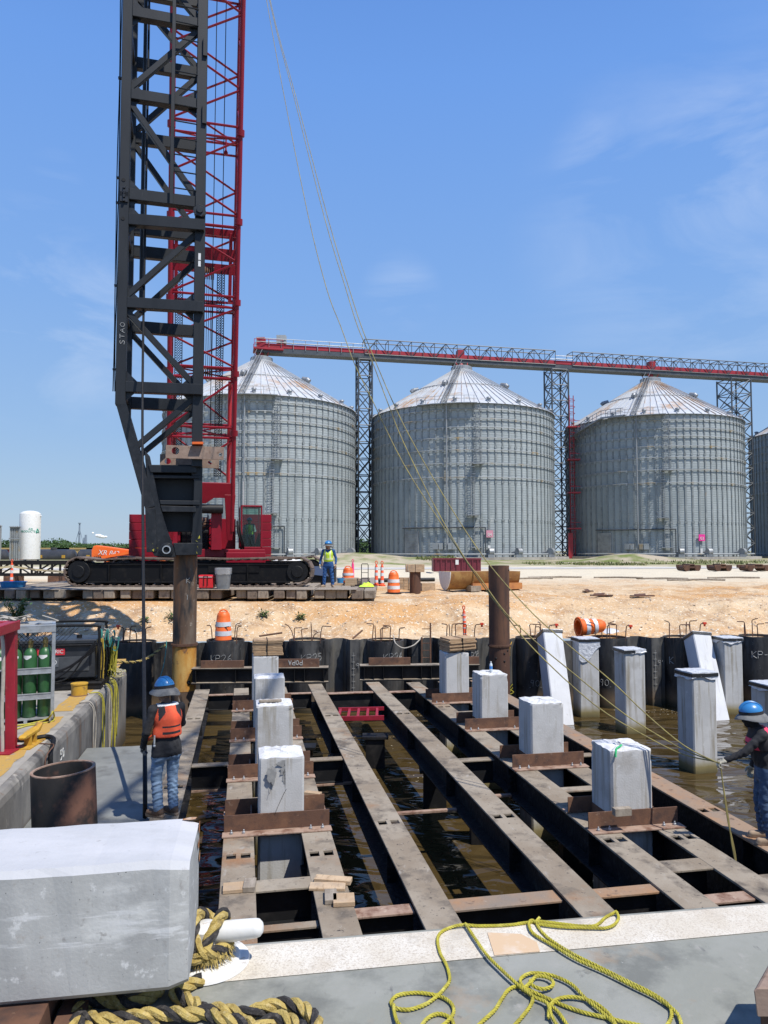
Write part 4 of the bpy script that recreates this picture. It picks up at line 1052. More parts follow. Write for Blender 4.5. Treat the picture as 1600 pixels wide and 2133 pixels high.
# ---- foot of the leads
def fp(px, py, b=0.0, a0=1.3):                     # point of the front plane seen at a pixel
    n = LB; r_ = ray(px, py); o = V((0, 0, CAMZ)); q = lp(0, b, 0); t_ = (q - o).dot(n)/r_.dot(n); return o + r_*t_
def plate(name, poly, b, th, m='leads_worn', bevel=.012):
    h = MB(); h.prism([fp(x, y, b) for x, y in poly], LB*th); return h.build(name, M[m], T, bevel=bevel)
plate('back_panel', [(304, 968), (422, 968), (419, 1108), (340, 1108)], .42, .05, 'leads')
plate('side_post', [(392, 972), (422, 972), (420, 1150), (398, 1150), (402, 1070), (404, 1000)], .0, .5, 'leads')
plate('front_leg', [(301, 938), (312, 950), (330, 1040), (347, 1100), (366, 1150), (366, 1160), (352, 1162), (322, 1158), (316, 1148), (317, 1058), (306, 1000)], -.06, .42, 'leads_worn')
plate('outer_leg', [(296, 1010), (317, 1056), (317, 1150), (308, 1140), (305, 1060)], -.02, 1.4, 'leads_worn')
plate('rib', [(309, 968), (409, 971), (409, 985), (313, 984)], -.10, .5, 'leads'); plate('rib', [(318, 989), (416, 991), (416, 997), (319, 996)], -.03, .4, 'leads')
plate('rib', [(332, 1042), (416, 1043), (416, 1052), (334, 1051)], -.05, .45, 'leads'); plate('rib', [(334, 1053), (408, 1055), (408, 1067), (338, 1066)], -.08, .5, 'leads_worn')
plate('foot_bar', [(360, 1131), (422, 1131), (420, 1156), (366, 1157)], -.08, .6, 'leads_worn')
plate('knee', [(408, 1068), (421, 1066), (421, 1132), (412, 1120), (403, 1106)], .01, .3, 'leads_worn')
c = fp(347, 1145, -.1); h = MB()
h.cyl(c, c + LB*-.10, .19, 28); h.cyl(c + LB*-.10, c + LB*-.16, .145, 28); h.build('pin_boss', M['leads_worn'], T, bevel=.01)
h = MB(); 
prof = [(.085, .0), (.115, .0), (.115, .05), (.085, .05)]
h2 = MB(basis(c + LB*-.16, LR, UP, LB*-1)); h2.lathe(prof, 24, closed=True); h2.build('pin_sleeve', M['galv'], T)
h = MB(); h.cyl(c + LB*-.1605, c + LB*-.163, .09, 20); h.build('pin_bore', M['rubber'], T)
def plate2(name, x0, y0, x1, y1, b, th, holes, m='rust_plate'):
    p0 = fp(x0, y1, b); p1 = fp(x1, y1, b); p2 = fp(x0, y0, b)
    w_ = (p1-p0).length; hh = (p2-p0).length; k = w_/(x1-x0)
    loops = [[(0,0), (w_,0), (w_,hh), (0,hh)]] + [circ((px-x0)*k, (y1-py)*k, r_*k, 22) for px, py, r_ in holes]
    vs, fs = curve2d(loops, th)
    h = MB(basis(p0, LR, UP)); h.add(vs, fs); return h.build(name, M[m], T)
plate2('link_plate', 345, 927, 466, 954, -.26, .05, [(365, 938, 8), (459, 943, 4)])
plate2('link_plate', 333, 946, 456, 972, .55, .05, [(349, 960, 6.5), (437, 960, 4.5)], 'rust_plate')
h = MB(); p0 = fp(400, 925, -.2); p1 = fp(423, 925, -.2); h.bar(p0, p1, .5, .06); h.build('packing', M['orange'], T)
# shackle marks of yellow paint
h = MB()
for px, py in ((320, 1135), (326, 1142), (318, 1146), (415, 1118), (411, 1127), (413, 1140), (412, 1150)):
    p = fp(px, py, -.075); h.add([p + LR*rnd.uniform(-.05, .05) + V((0,0,rnd.uniform(-.06,.06))) + LB*-.02 for _ in range(3)] , [(0,1,2)])
h.build('paint_spots', M['yellow_rope'], T)
# chalk scribble on the chord
h = MB(); chalk(h, 'STA0', .20, .008, lambda a_, b_: lp(.02 - b_*.6 + .06, -.158, zl(720) + a_)); h.build('chalk_number', M['chalk'], T)
# ---------------------------------------------------------------- driven pipe pile under the leads
def pile_pipe(name, label, px, Y, ytop, r, zbot, m, extra=None):
    top = D(px, ytop, Y); t = thing(name, label, 'pile', (top.x, Y, 0))
    h = MB(); h.lathe([(r, zbot), (r, top.z), (r-.03, top.z), (r-.03, top.z-.4)], 36); h.build('pipe', M[m], t, local=True)
    return t, top
M['spud'] = mat('worn_pile', (.095,.058,.036), [((.15,.115,.085), 2.0, .48, .66, (1,1,.35)), ((.20,.085,.03), 1.6, .52, .62, (1.8,1.8,.3)), ((.022,.02,.019), 2.5, .52, .64, (1.5,1.5,.3)), ((.36,.31,.25), 7, .64, .72, (1,1,.5))], .7, bump=.25, bscale=25)
t, top = pile_pipe('pipe_pile', 'rust streaked steel pipe pile with an orange rust patch under the leads', 387, 21.35, 1150, .33, -2, 'spud')
zr = D(387, 1342, 21.3).z
h = MB(); h.lathe([(.333, zr-.02), (.36, zr-.02), (.36, zr+.03), (.333, zr+.03)], 36, closed=True)
for k in range(60): a = 2*pi*k/60; h.box((cos(a)*.355, sin(a)*.355, zr), (.03, .03, .07))
h.build('weld_ring', M['rust'], t, local=True)
z0 = D(387, 1438, 21.3).z
h = MB(); h.lathe([(.336, z0), (.336, zr-.02)], 40)
h.build('rust_patch', mat('orange_rust', (.46,.21,.03), [((.30,.09,.015), 3, .46, .62, (1,1,.4)), ((.55,.34,.10), 2.2, .5, .68, (1,1,.4)), ((.16,.08,.04), 4, .58, .7)], .85, bump=.4, bscale=25), t, local=True)
h = MB()
for a, z in ((-.9, z0+.25), (-2.5, z0+.12), (-.8, z0-.35)):
    cpt = V((cos(a)*.337, sin(a)*.337, z)); h.sphere(cpt, .05, 10, (1, 1, 1.3))
h.build('lifting_hole', M['rubber'], t, local=True)
h = MB()
for s_, z in (('K', D(387, 1215, 21).z), ('1', D(387, 1250, 21).z)):
    chalk(h, s_, .15, .007, lambda a_, b_, z=z: (cos(-pi/2+.35+a_/.33)*.336, sin(-pi/2+.35+a_/.33)*.336, z + b_), .9)
h.build('chalk_number', M['chalk'], t, local=True)
# tall brown pipe
t, top = pile_pipe('pipe_pile', 'tall plain brown rusty pipe pile standing alone in front of the sand bank', 1039, 22.4, 1178, .31, -2, 'rust_pipe')
zr = D(1039, 1343, 22.4).z
h = MB(); h.lathe([(.311, zr-.015), (.335, zr-.015), (.335, zr+.02), (.311, zr+.02)], 36, closed=True)
for k in range(50): a = 2*pi*k/50; h.box((cos(a)*.33, sin(a)*.33, zr-.02), (.025, .025, .05))
h.build('weld_ring', M['rust'], t, local=True)
h = MB()
for px, py in ((1029, 1372), (1046, 1362), (1053, 1356), (1046, 1378), (1058, 1188)):
    z = D(px, py, 22.1).z; a = -pi/2 + math.asin(max(-.9, min(.9, (px-1039)/21.0))); h.sphere((cos(a)*.30, sin(a)*.30, z), .035, 10)
h.build('hole', M['rubber'], t, local=True)
# ---------------------------------------------------------------- black guide line from the leads down to the worker
CB = G(302, 1702, 1.14)
p1 = D(300, 1250, 15.5); p2 = D(298, 800, 19.9)
h = MB(); pth = [CB, CB + (p1-CB)*.5 , p1, p2, D(304, 400, 20.9), D(310, 0, 21.2), D(313, -300, 21.4)]
h.tube(catmull([D(302, 1702, CB.y), D(302, 1600, 11.2), D(299, 1250, 15.5), D(297, 800, 19.7), D(304, 400, 20.9), D(311, 0, 21.2), D(315, -350, 21.4)], 5), [.034]*31, 8)
prop(h.build('guide_cable', M['rubber'], None, loc=tuple(CB)), 'long black cable hanging from the leads down to the worker in orange', 'cable')
# ---------------------------------------------------------------- red crawler crane
CRN = thing('crawler_crane', 'red lattice boom crawler crane with black tracks standing on timber mats', 'crane', (-8.0, 33.4, 3.52))
PADZ = 3.52
def track(y0, w, name='crawler_track'):
    x0, x1 = D(133, 1200, 30.4).x, D(650, 1200, 30.4).x
    z0 = PADZ + .02; R1 = .60; hgt = 1.16
    t_ = MB()
    # belt path (side view) with a sagging top run
    pts = []
    xl, xr = x0 + R1, x1 - R1
    for k in range(13): a = -pi/2 - pi*k/12; pts.append((xl + cos(a)*R1, z0 + R1 + sin(a)*R1))
    n = 26
    for k in range(1, n):
        x = xl + (xr-xl)*k/n; sag = .10*sin(pi*min(1, max(0, (x-xl)/1.6)))*(1 if x - xl < 1.6 else 0) + .03*abs(sin((x-xl)*1.3))
        pts.append((x, z0 + 2*R1 - sag - (.05 if 1.6 < x-xl else 0)))
    for k in range(13): a = pi/2 - pi*k/12; pts.append((xr + cos(a)*R1, z0 + R1 + sin(a)*R1))
    for k in range(1, n): x = xr + (xl-xr)*k/n; pts.append((x, z0))
    loop = [V((a, y0, b)) for a, b in pts]
    loop = resample(loop + [loop[0]], .355)[:-1]
    m = len(loop)
    belt = MB()
    for k in range(m):
        a = loop[k]; b = loop[(k+1) % m]; d = b - a; mid = (a+b)/2; d.normalize(); nrm = V((-d.z, 0, d.x))
        belt.bar(a + d*.012 + V((0, w/2, 0)), b - d*.012 + V((0, w/2, 0)), w, .07, nrm)
        belt.bar(mid - d*.05 + nrm*-.05 + V((0, w/2, 0)), mid + d*.05 + nrm*-.05 + V((0, w/2, 0)), w*.96, .05, nrm)
    fr = MB()
    fr.prism([(xl-.1, y0+.12, z0+.18), (xr+.1, y0+.12, z0+.18), (xr+.1, y0+.12, z0+.96), (xl-.1, y0+.12, z0+.96)], (0, w-.24, 0))
    o = fr.build(name, M['track_black'], CRN, bevel=.02)
    belt.build('track_belt', M['track'], o, bevel=.008)
    h = MB(); h.bx((xl+.3, y0+.04, z0+.13), (xr-.3, y0+.125, z0+.20)); h.bx((xl+.5, y0+.07, z0+.86), (xr-.3, y0+.121, z0+.93))
    for x in (xl+1.2, xl+2.6, xl+3.35, xl+4.2, xl+6.9): h.bx((x, y0+.05, z0+.2), (x+.05, y0+.121, z0+.9))
    h.bx((xl+5.3, y0+.09, z0+.55), (xl+7.4, y0+.121, z0+.9)); h.build('side_ledge', M['track_black'], o, bevel=.01)
    for xc, r_ in ((xl, .46), (xr, .44)):
        h = MB(); h.cyl((xc, y0+.05, z0+R1), (xc, y0+w-.05, z0+R1), r_, 36); h.cyl((xc, y0+.0, z0+R1), (xc, y0+.06, z0+R1), r_*.55, 24)
        h.build('drive_wheel' if xc == xl else 'idler_wheel', M['rubber'], o, bevel=.02)
    h = MB(); x = xl + .8
    while x < xr - .4: h.cyl((x, y0+.08, z0+.17), (x, y0+w-.08, z0+.17), .15, 16); x += .62
    h.build('road_rollers', M['track_black'], o)
    h = MB(); p = D(378, 1182, y0+.1); h.bx((p.x-.25, y0+.085, p.z-.10), (p.x+.25, y0+.112, p.z+.10)); h.build('number_plate', mat('grey_plate', (.42,.44,.46), [((.3,.3,.3), 20, .55, .65)], .5), o)
M['track'] = mat('track_shoe', (.115,.082,.062), [((.20,.145,.11), 4, .45, .65), ((.06,.045,.04), 8, .52, .7)], .75, bump=.3, bscale=30)
track(30.35, 1.15); track(35.6, 1.15)
# carbody and slew ring
h = MB(); h.bx((-9.9, 31.5, PADZ+.35), (-6.7, 35.6, PADZ+.95)); h.build('carbody', M['black'], CRN, bevel=.03)
h = MB(); h.cyl((-8.3, 33.6, PADZ+.95), (-8.3, 33.6, PADZ+1.2), 1.15, 32); h.build('slew_ring', M['black'], CRN)
# upper works: house axes, boom pointing toward the water
CD = V((-.25, .968, 0)).normalized(); CRt = V((CD.y, -CD.x, 0))
O_ = V((-7.95, 31.6, 0))
def cp(a, b, z): return O_ + CRt*a + CD*b + V((0, 0, z))
def pxa(px, b):                                     # lateral position of a pixel column at house depth b
    r_ = ray(px, HOR); q = O_ + CD*b; o = V((0, 0, 0)); t_ = q.dot(CD)/V((r_.x, r_.y, 0)).dot(CD); p = V((r_.x, r_.y, 0))*t_; return (p - O_).dot(CRt)
def pzc(px, py, a, b): return D(px, py, cp(a, b, 0).y).z
MC = basis(O_, CRt, CD, UP)
ZD = PADZ + 1.2
h = MB(MC); h.bx((-1.7, .6, ZD), (1.75, 6.0, ZD+.35)); h.build('turntable', M['red_paint'], CRN, bevel=.02)
h = MB(MC); h.bx((-1.65, 1.2, ZD+.35), (-.75, 5.2, ZD+1.9)); h.bx((.5, 2.2, ZD+.35), (1.7, 5.2, ZD+1.75)); h.build('machinery_house', M['red_paint'], CRN, bevel=.02)
h = MB(MC); h.bx((-.7, 1.4, ZD+.35), (.45, 4.9, ZD+1.2)); h.build('deck_plate', M['black'], CRN, bevel=.02)
for z in (ZD+.95, ZD+1.5):
    h = MB(MC); h.cyl((-.7, 2.2+z*.1, z), (.48, 2.2+z*.1, z), .34, 24)
    for x in (-.7, .46): h.cyl((x-.03, 2.2+z*.1, z), (x+.03, 2.2+z*.1, z), .45, 24)
    h.build('winch_drum', M['rust'], CRN)
# small fittings on the deck in front of the house
h = MB(MC)
for k in range(9):
    h.tube(catmull([(rnd.uniform(-.6, .7), .9, ZD+.4), (rnd.uniform(-.6, .9), .7, ZD+rnd.uniform(.7, 1.5)), (rnd.uniform(-.4, 1.1), .9, ZD+rnd.uniform(.5, 1.7))], 5), .025, 6)
h.build('hydraulic_hose', M['rubber'], CRN)
h = MB(MC); h.bx((.55, .2, ZD+.3), (1.0, .9, ZD+1.9)); h.bx((.50, .1, ZD+1.9), (1.05, .85, ZD+2.25)); h.build('boom_hinge', M['red_paint'], CRN, bevel=.02)
h = MB(MC); h.bx((-1.3, .2, ZD+.3), (-.85, .9, ZD+1.7)); h.build('boom_hinge', M['red_paint'], CRN, bevel=.02)
h = MB(MC); h.bx((1.15, .5, ZD+.15), (2.9, 3.6, ZD+.33)); h.bx((1.2, .3, ZD-.3), (2.9, .5, ZD+.2)); h.build('side_deck', M['red_paint'], CRN, bevel=.02)
# counterweights: two stacks of slabs
for s_ in (0, 1):
    b0 = 6.3
    a0, a1 = (pxa(268, b0), pxa(330, b0)) if s_ == 0 else (pxa(505, b0), pxa(565, b0))
    zt = pzc(280, 1071, a0, b0)
    zz = zt - 6*.42
    for k in range(6):
        h = MB(MC); h.bx((a0, b0, zz + k*.42 + .008), (a1, b0+1.9, zz + (k+1)*.42 - .008)); h.build('counterweight', M['red_paint'], CRN, bevel=.015)
    h = MB(MC); h.bx((a0+.15, b0+.1, ZD-.2), (a1-.15, b0+1.7, zz)); h.build('counterweight_tray', M['red_paint'], CRN, bevel=.02)
# cab
b0 = .9; a0, a1 = pxa(501, b0), pxa(546, b0); z0 = pzc(520, 1142, a0, b0); z1 = pzc(520, 1052, a0, b0)
h = MB(MC); w_ = .06
dl = 1.5
h.bx((a0, b0, z0), (a1, b0+dl, z0+.06)); h.bx((a0, b0, z1-.07), (a1, b0+dl, z1))
for x in (a0, a1-.07): h.bx((x, b0, z0), (x+.07, b0+.07, z1))
h.bx((a0, b0+dl-.07, z0), (a1, b0+dl, z0+.75)); h.bx((a0, b0+dl-.1, z0), (a0+.06, b0+dl, z1)); h.bx((a1-.05, b0+.07, z0), (a1, b0+dl, z0+.7)); h.bx((a0, b0+.07, z0), (a0+.05, b0+dl, z0+.7))
h.bx((a1-.06, b0+dl-.1, z0), (a1, b0+dl, z1))
cabo = h.build('cab', M['red_paint'], CRN, bevel=.012)
gm = bpy.data.materials.new('tinted_glass'); gm.use_nodes = True; N = gm.node_tree.nodes; L = gm.node_tree.links; N.clear()
go = N.new('ShaderNodeOutputMaterial'); gt = N.new('ShaderNodeBsdfTransparent'); gt.inputs[0].default_value = (.55, .72, .66, 1)
gg = N.new('ShaderNodeBsdfGlossy'); gg.inputs[0].default_value = (1, 1, 1, 1); gg.inputs['Roughness'].default_value = .02
gx = N.new('ShaderNodeMixShader'); fr_ = N.new('ShaderNodeFresnel'); fr_.inputs[0].default_value = 1.45
L.new(fr_.outputs[0], gx.inputs[0]); L.new(gt.outputs[0], gx.inputs[1]); L.new(gg.outputs[0], gx.inputs[2]); L.new(gx.outputs[0], go.inputs[0]); M['glass'] = gm
h = MB(MC); h.bx((a0+.072, b0+.02, z0+.062), (a1-.072, b0+.032, z1-.072)); h.build('windscreen', gm, cabo)
h = MB(MC); h.bx((a0+.01, b0+.072, z0+.7), (a0+.02, b0+.8, z1-.07)); h.build('side_window', gm, cabo)
h = MB(MC); h.bx((a0+.3, b0+.9, z0+.06), (a1-.25, b0+1.3, z0+.5)); h.bx((a0+.3, b0+1.2, z0+.5), (a1-.25, b0+1.32, z0+1.15)); h.build('seat', M['rubber'], cabo, bevel=.03)
CABC = MC @ V(((a0+a1)/2 - .02, b0+1.02, z0+.5)); CABZ0 = z0
h = MB(MC); h.tube([(a0+.12, b0+.4, z1), (a0+.12, b0+.4, z1+1.1)], .012, 5); h.build('aerial', M['white_paint'], cabo)
h = MB(MC); h.tube(catmull([(a0-.15, b0+.0, z0+1.2), (a0-.12, b0-.2, z0+.7), (a0+.05, b0-.2, z0+.2), (a0-.0, b0, z0-.1)], 5), .05, 8); h.tube(catmull([(a0-.05, b0+.0, z0+1.2), (a0-.02, b0-.25, z0+.7), (a0+.12, b0-.2, z0+.15), (a0+.1, b0, z0-.1)], 5), .04, 8); h.build('hydraulic_hose', M['rubber'], CRN)
# ---- boom
BWd, BDp = 2.78, 2.3
Ba = D(419, 1000, 31.3); Bb = D(434, 0, 27.5)
axis = (Bb - Ba).normalized()
bx_ = CRt - axis*CRt.dot(axis); bx_.normalize(); by_ = axis.cross(bx_)          # points away from camera or toward
if by_.y < 0: by_ = -by_
def bp2(a, b, s): return Ba + axis*s + bx_*a + by_*b
SL = (Bb - Ba).length*1.32
def srow(py): 
    k = 0
    lo, hi = -4.0, SL+6
    for _ in range(40):
        m_ = (lo+hi)/2; q = bp2(0, 0, m_); r_ = D(420, py, q.y).z
        if q.z < r_: lo = m_
        else: hi = m_
    return lo
hw = BWd/2 - .06
for a, b, s0 in ((-hw, 0, -2.2), (hw, 0, -2.2), (-hw, BDp, .3), (hw, BDp, .3)):
    h = MB(); h.tube([bp2(a, b, s0), bp2(a, b, SL)], (.095 if b == 0 else .085), 12); h.build('boom_chord', M['red_paint'], CRN)
joints = [srow(y) for y in (900, 775, 625, 455, 268)]; js = joints[-1]; 
while js < SL - 2: js += 6.0; joints.append(js)
def lace(s0, s1, first):
    """one panel run of lacing on the four faces"""
    n = max(1, round((s1-s0)/1.55)); st = (s1-s0)/n
    h = MB()
    for k in range(n):
        u0, u1 = s0 + k*st, s0 + (k+1)*st
        flip = (k % 2 == 0) == first
        a, c = (-hw, hw) if flip else (hw, -hw)
        h.tube([bp2(a, 0, u0), bp2(c, 0, u1)], .045, 6); h.tube([bp2(c, BDp, u0), bp2(a, BDp, u1)], .045, 6)
        for sx in (-hw, hw):
            b0_, b1_ = (0, BDp) if flip else (BDp, 0)
            h.tube([bp2(sx, b0_, u0), bp2(sx, b1_, u1)], .045, 6)
    h.build('boom_lattice', M['red_paint'], CRN)
prev = joints[0]
for k, j in enumerate(joints[1:]):
    lace(prev + .25, j - .25, k % 2 == 0); prev = j
lace(joints[0]-2.2, joints[0]-.25, True)
for k, j in enumerate(joints):
    h = MB()
    for ds in (-.22, .22):
        h.tube([bp2(-hw, 0, j+ds), bp2(hw, 0, j+ds)], .05, 6); h.tube([bp2(-hw, BDp, j+ds), bp2(hw, BDp, j+ds)], .05, 6)
        for sx in (-hw, hw): h.tube([bp2(sx, 0, j+ds), bp2(sx, BDp, j+ds)], .05, 6)
    h.tube([bp2(-hw, 0, j-.22), bp2(hw, BDp, j+.22)], .035, 6); h.tube([bp2(hw, 0, j-.22), bp2(-hw, BDp, j+.22)], .035, 6)
    h.build('section_joint', M['red_paint'], CRN)
    for sx in (-hw, hw):
        h = MB(); h.tube([bp2(sx, 0, j-.12), bp2(sx, 0, j+.12)], .16, 10); h.build('joint_pin', M['red_paint'], CRN)
# butt section: plated foot
h = MB()
def bprism(poly, b, th): h.prism([bp2(a, b, s) for a, s in poly], by_*th)
bprism([(-hw-.1, -.1), (hw+.1, -.1), (hw+.1, -.75), (.55, -.75), (.2, -1.0), (-.2, -1.0), (-.55, -.75), (-hw-.1, -.75)], -.05, .16); 
bprism([(hw-.35, -.6), (hw+.12, -.6), (hw+.02, -2.6), (hw-.2, -2.6)], -.06, .18); bprism([(-hw-.12, -.6), (-hw+.35, -.6), (-hw+.2, -2.6), (-hw-.02, -2.6)], -.06, .18)
h.build('boom_butt', M['red_paint'], CRN, bevel=.012)
h = MB(); h.cyl(bp2(.0, .1, -1.25), bp2(hw-.4, .1, -1.25), .2, 16); h.build('deflector_roller', M['black'], CRN)
# plated frame and sheave block inside the boom
h = MB()
s1 = srow(470); s2 = srow(520)
for s_, w2 in ((s1, .28), (s1-.9, .5), (s2-.55, .4)):
    h.bar(bp2(-hw, BDp*.45, s_), bp2(hw, BDp*.45, s_), .12, w2, axis)
for a in (-hw+.2, hw-.25): h.bar(bp2(a, BDp*.45, s1), bp2(a, BDp*.45, srow(620)), .14, .2)
h.build('equalizer_frame', M['red_paint'], CRN, bevel=.01)
h = MB()
for k in range(7): c = bp2(-.15 + k*.085, BDp*.45, srow(560)); h.cyl(c, c + bx_*.05, .26, 18)
h.build('sheave_block', M['rust'], CRN)
h = MB()
for k in range(7): c = bp2(-.15 + k*.085, BDp*.45, srow(772)); h.cyl(c, c + bx_*.05, .24, 18)
h.build('sheave_block', M['rust'], CRN)
for k in range(7):
    h = MB(); h.tube([bp2(-.13 + k*.085, BDp*.45-.1, srow(560)), bp2(-.13 + k*.085, BDp*.45-.1, srow(772))], .014, 5); h.build('hoist_rope', M['rubber'], CRN)
for a in (.35, .72):
    h = MB(); h.tube([bp2(a, .5, srow(900)), bp2(a*.95, .4, SL)], .018, 5); h.build('hoist_rope', M['rubber'], CRN)
h = MB(); c = bp2(.78, .3, srow(300)); h.tube([c + axis*.5, c, c - axis*.15], [.03, .03, .08], 8); h.sphere(c - axis*.15, .09, 10); h.build('hook_weight', M['red_paint'], CRN)
# expanded metal walkways
for a, b in ((hw-.62, BDp*.6), (-hw+.32, BDp*.6)):
    h = MB(); sA, sB = srow(1000), srow(548); w2 = .15
    h.bar(bp2(a-w2, b, sA), bp2(a-w2, b, sB), .03, .03); h.bar(bp2(a+w2, b, sA), bp2(a+w2, b, sB), .03, .03)
    s_ = sA; k = 0
    while s_ < sB:
        for q in range(3):
            x0_ = a - w2 + q*.1
            h.bar(bp2(x0_, b, s_), bp2(x0_+.1, b, s_+.09), .02, .035, by_); h.bar(bp2(x0_+.1, b, s_), bp2(x0_, b, s_+.09), .02, .035, by_)
        s_ += .105
    h.build('walkway_mesh', M['black'], CRN)
# pendant and backstay tubes seen inside the boom
for a in (-hw+.15, hw-.12):
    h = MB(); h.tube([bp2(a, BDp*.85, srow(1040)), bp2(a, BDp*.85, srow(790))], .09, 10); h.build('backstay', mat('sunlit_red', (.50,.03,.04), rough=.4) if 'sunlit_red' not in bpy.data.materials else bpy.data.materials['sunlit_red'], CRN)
# ---------------------------------------------------------------- timber mats under the crane
MATTOP = PADZ; MY0 = 28.0
x = -15.78; k = 0; mr_ = random.Random(4)
wm_ = [M['wood_grey'], mat('mat_timber_dark', (.17,.13,.10), [((.20,.16,.12), 3, .45, .65, (5,1,1)), ((.07,.055,.045), 6, .52, .7)], .9, bump=.4, bscale=25), mat('mat_timber_tan', (.30,.25,.19), [((.22,.18,.14), 3, .45, .65, (5,1,1)), ((.15,.12,.09), 7, .56, .7)], .9, bump=.4, bscale=25)]
while k < 11:
    x = -15.78 + k*1.455 + mr_.uniform(-.03, .03); nt_ = 3 if k % 4 != 2 else 2; tw = (1.29 + mr_.uniform(-.04, .03))/nt_ if nt_ == 3 else .46
    t = thing('crane_mat', 'heavy bolted timber mat in the row under the crane', 'timber mat', (x, MY0, MATTOP-.35), 'timber mats under the crane')
    for q in range(nt_):
        h = MB(); jx = mr_.uniform(-.02, .02); jy = mr_.uniform(-.12, .12); dz = mr_.uniform(0, .035)
        h.bx((q*tw+.012+jx, jy, dz), ((q+1)*tw-.012, 13.0, .35)); h.build('timber', mr_.choice(wm_), t, bevel=.03, local=True)
    h = MB()
    for v in (.4, 3.5, 9.0): h.cyl((-.01, v, .2), (nt_*tw+.01, v, .2), .02, 8)
    h.build('tie_bolt', M['rust'], t, local=True)
    k += 1
h = MB()
for i in range(11):
    x0 = -17 + i*1.6
    h.bx((x0, MY0-.05+rnd.uniform(-.05, .05), MATTOP+.002), (x0+1.58, MY0+1.7+rnd.uniform(-.1, .1), MATTOP+.02))
PL = h
for i in range(10):
    x0 = -17.0 + i*1.6; h = MB(); h.bx((0, 0, 0), (1.56, 1.9, .018))
    o = h.build('plank_sheet', wm_[2] if i % 3 else M['wood_grey'], None, loc=(x0, MY0-.06+rnd.uniform(-.04, .04), MATTOP+.002), local=True); o.rotation_euler = (0, 0, rnd.uniform(-.01, .01))
    prop(o, 'thin sheet of worn plywood laid along the front edge of the crane mats', 'plywood', 'plywood sheets along the mats')
# ---------------------------------------------------------------- steel grain silos
M['silo'] = mat('silo_sheet', (.30,.335,.345), [((.345,.38,.39), .30, .42, .62), ((.25,.28,.285), .45, .50, .68, (1,1,.25)), ((.33,.33,.305), 1.3, .58, .74, (2,2,.2)), ((.39,.41,.41), .8, .62, .74), ((.34,.27,.18), .25, .66, .74, (2,2,.25))], .6, metal=.0, spec=.35)
def corrugate(m, sc_=24.0, dist=.03):
    nt = m.node_tree; N = nt.nodes; L = nt.links; b = [n for n in N if n.type == 'BSDF_PRINCIPLED'][0]
    tc = [n for n in N if n.type == 'TEX_COORD'][0]; se = N.new('ShaderNodeSeparateXYZ'); L.new(tc.outputs['Object'], se.inputs[0])
    mu = N.new('ShaderNodeMath'); mu.operation = 'MULTIPLY'; mu.inputs[1].default_value = sc_; L.new(se.outputs[2], mu.inputs[0])
    si = N.new('ShaderNodeMath'); si.operation = 'SINE'; L.new(mu.outputs[0], si.inputs[0])
    bp = N.new('ShaderNodeBump'); bp.inputs['Distance'].default_value = dist; bp.inputs['Strength'].default_value = .7; L.new(si.outputs[0], bp.inputs['Height']); L.new(bp.outputs[0], b.inputs['Normal'])
corrugate(M['silo'], 16.0, .012)
M['silo_rib'] = mat('silo_stiffener', (.215,.24,.248), [((.26,.285,.29), .8, .45, .65), ((.15,.16,.16), 1.5, .5, .7), ((.28,.20,.12), .4, .66, .76)], .6, metal=.0)
M['silo_ring'] = mat('silo_wind_ring', (.34,.36,.365), [((.25,.265,.27), .4, .45, .65), ((.34,.25,.13), .3, .58, .68)], .55, metal=.0)
M['roof'] = mat('silo_roof', (.47,.49,.505), [((.45,.47,.49), .5, .45, .65), ((.40,.24,.12), .13, .53, .64), ((.36,.30,.24), .3, .56, .68), ((.54,.55,.56), .9, .5, .7)], .5, metal=.0)
M['bare'] = mat('bare_steel', (.32,.335,.345), [((.22,.225,.23), 1, .45, .65)], .5, metal=.4)
M['darksteel'] = mat('dark_lattice_steel', (.055,.065,.075), [((.09,.095,.10), .8, .45, .65)], .5)
M['conv_red'] = mat('conveyor_red', (.34,.018,.03), [((.26,.018,.026), .6, .45, .65)], .5)
SR = 15.85
def silo_center(pl, pr):
    a0, a1 = atan((pl-CX)/FPX), atan((pr-CX)/FPX); m_, h_ = (a0+a1)/2, (a1-a0)/2; d = SR/sin(h_); return V((sin(m_)*d, cos(m_)*d, 0))
SIL = [silo_center(337, 738), silo_center(777, 1155), silo_center(1181, 1555)]
SIL.append(SIL[2] + V((40.5, 8.5, 0)))
SB = 4.0
SE = D(966, 838, (SIL[1].length - SR)*SIL[1].y/SIL[1].length).z
PK = D(966, 772, SIL[1].y).z
RINGZ = [D(966, y, 115.2).z for y in (853, 872, 890, 912, 937, 965, 994)]
NS = 84
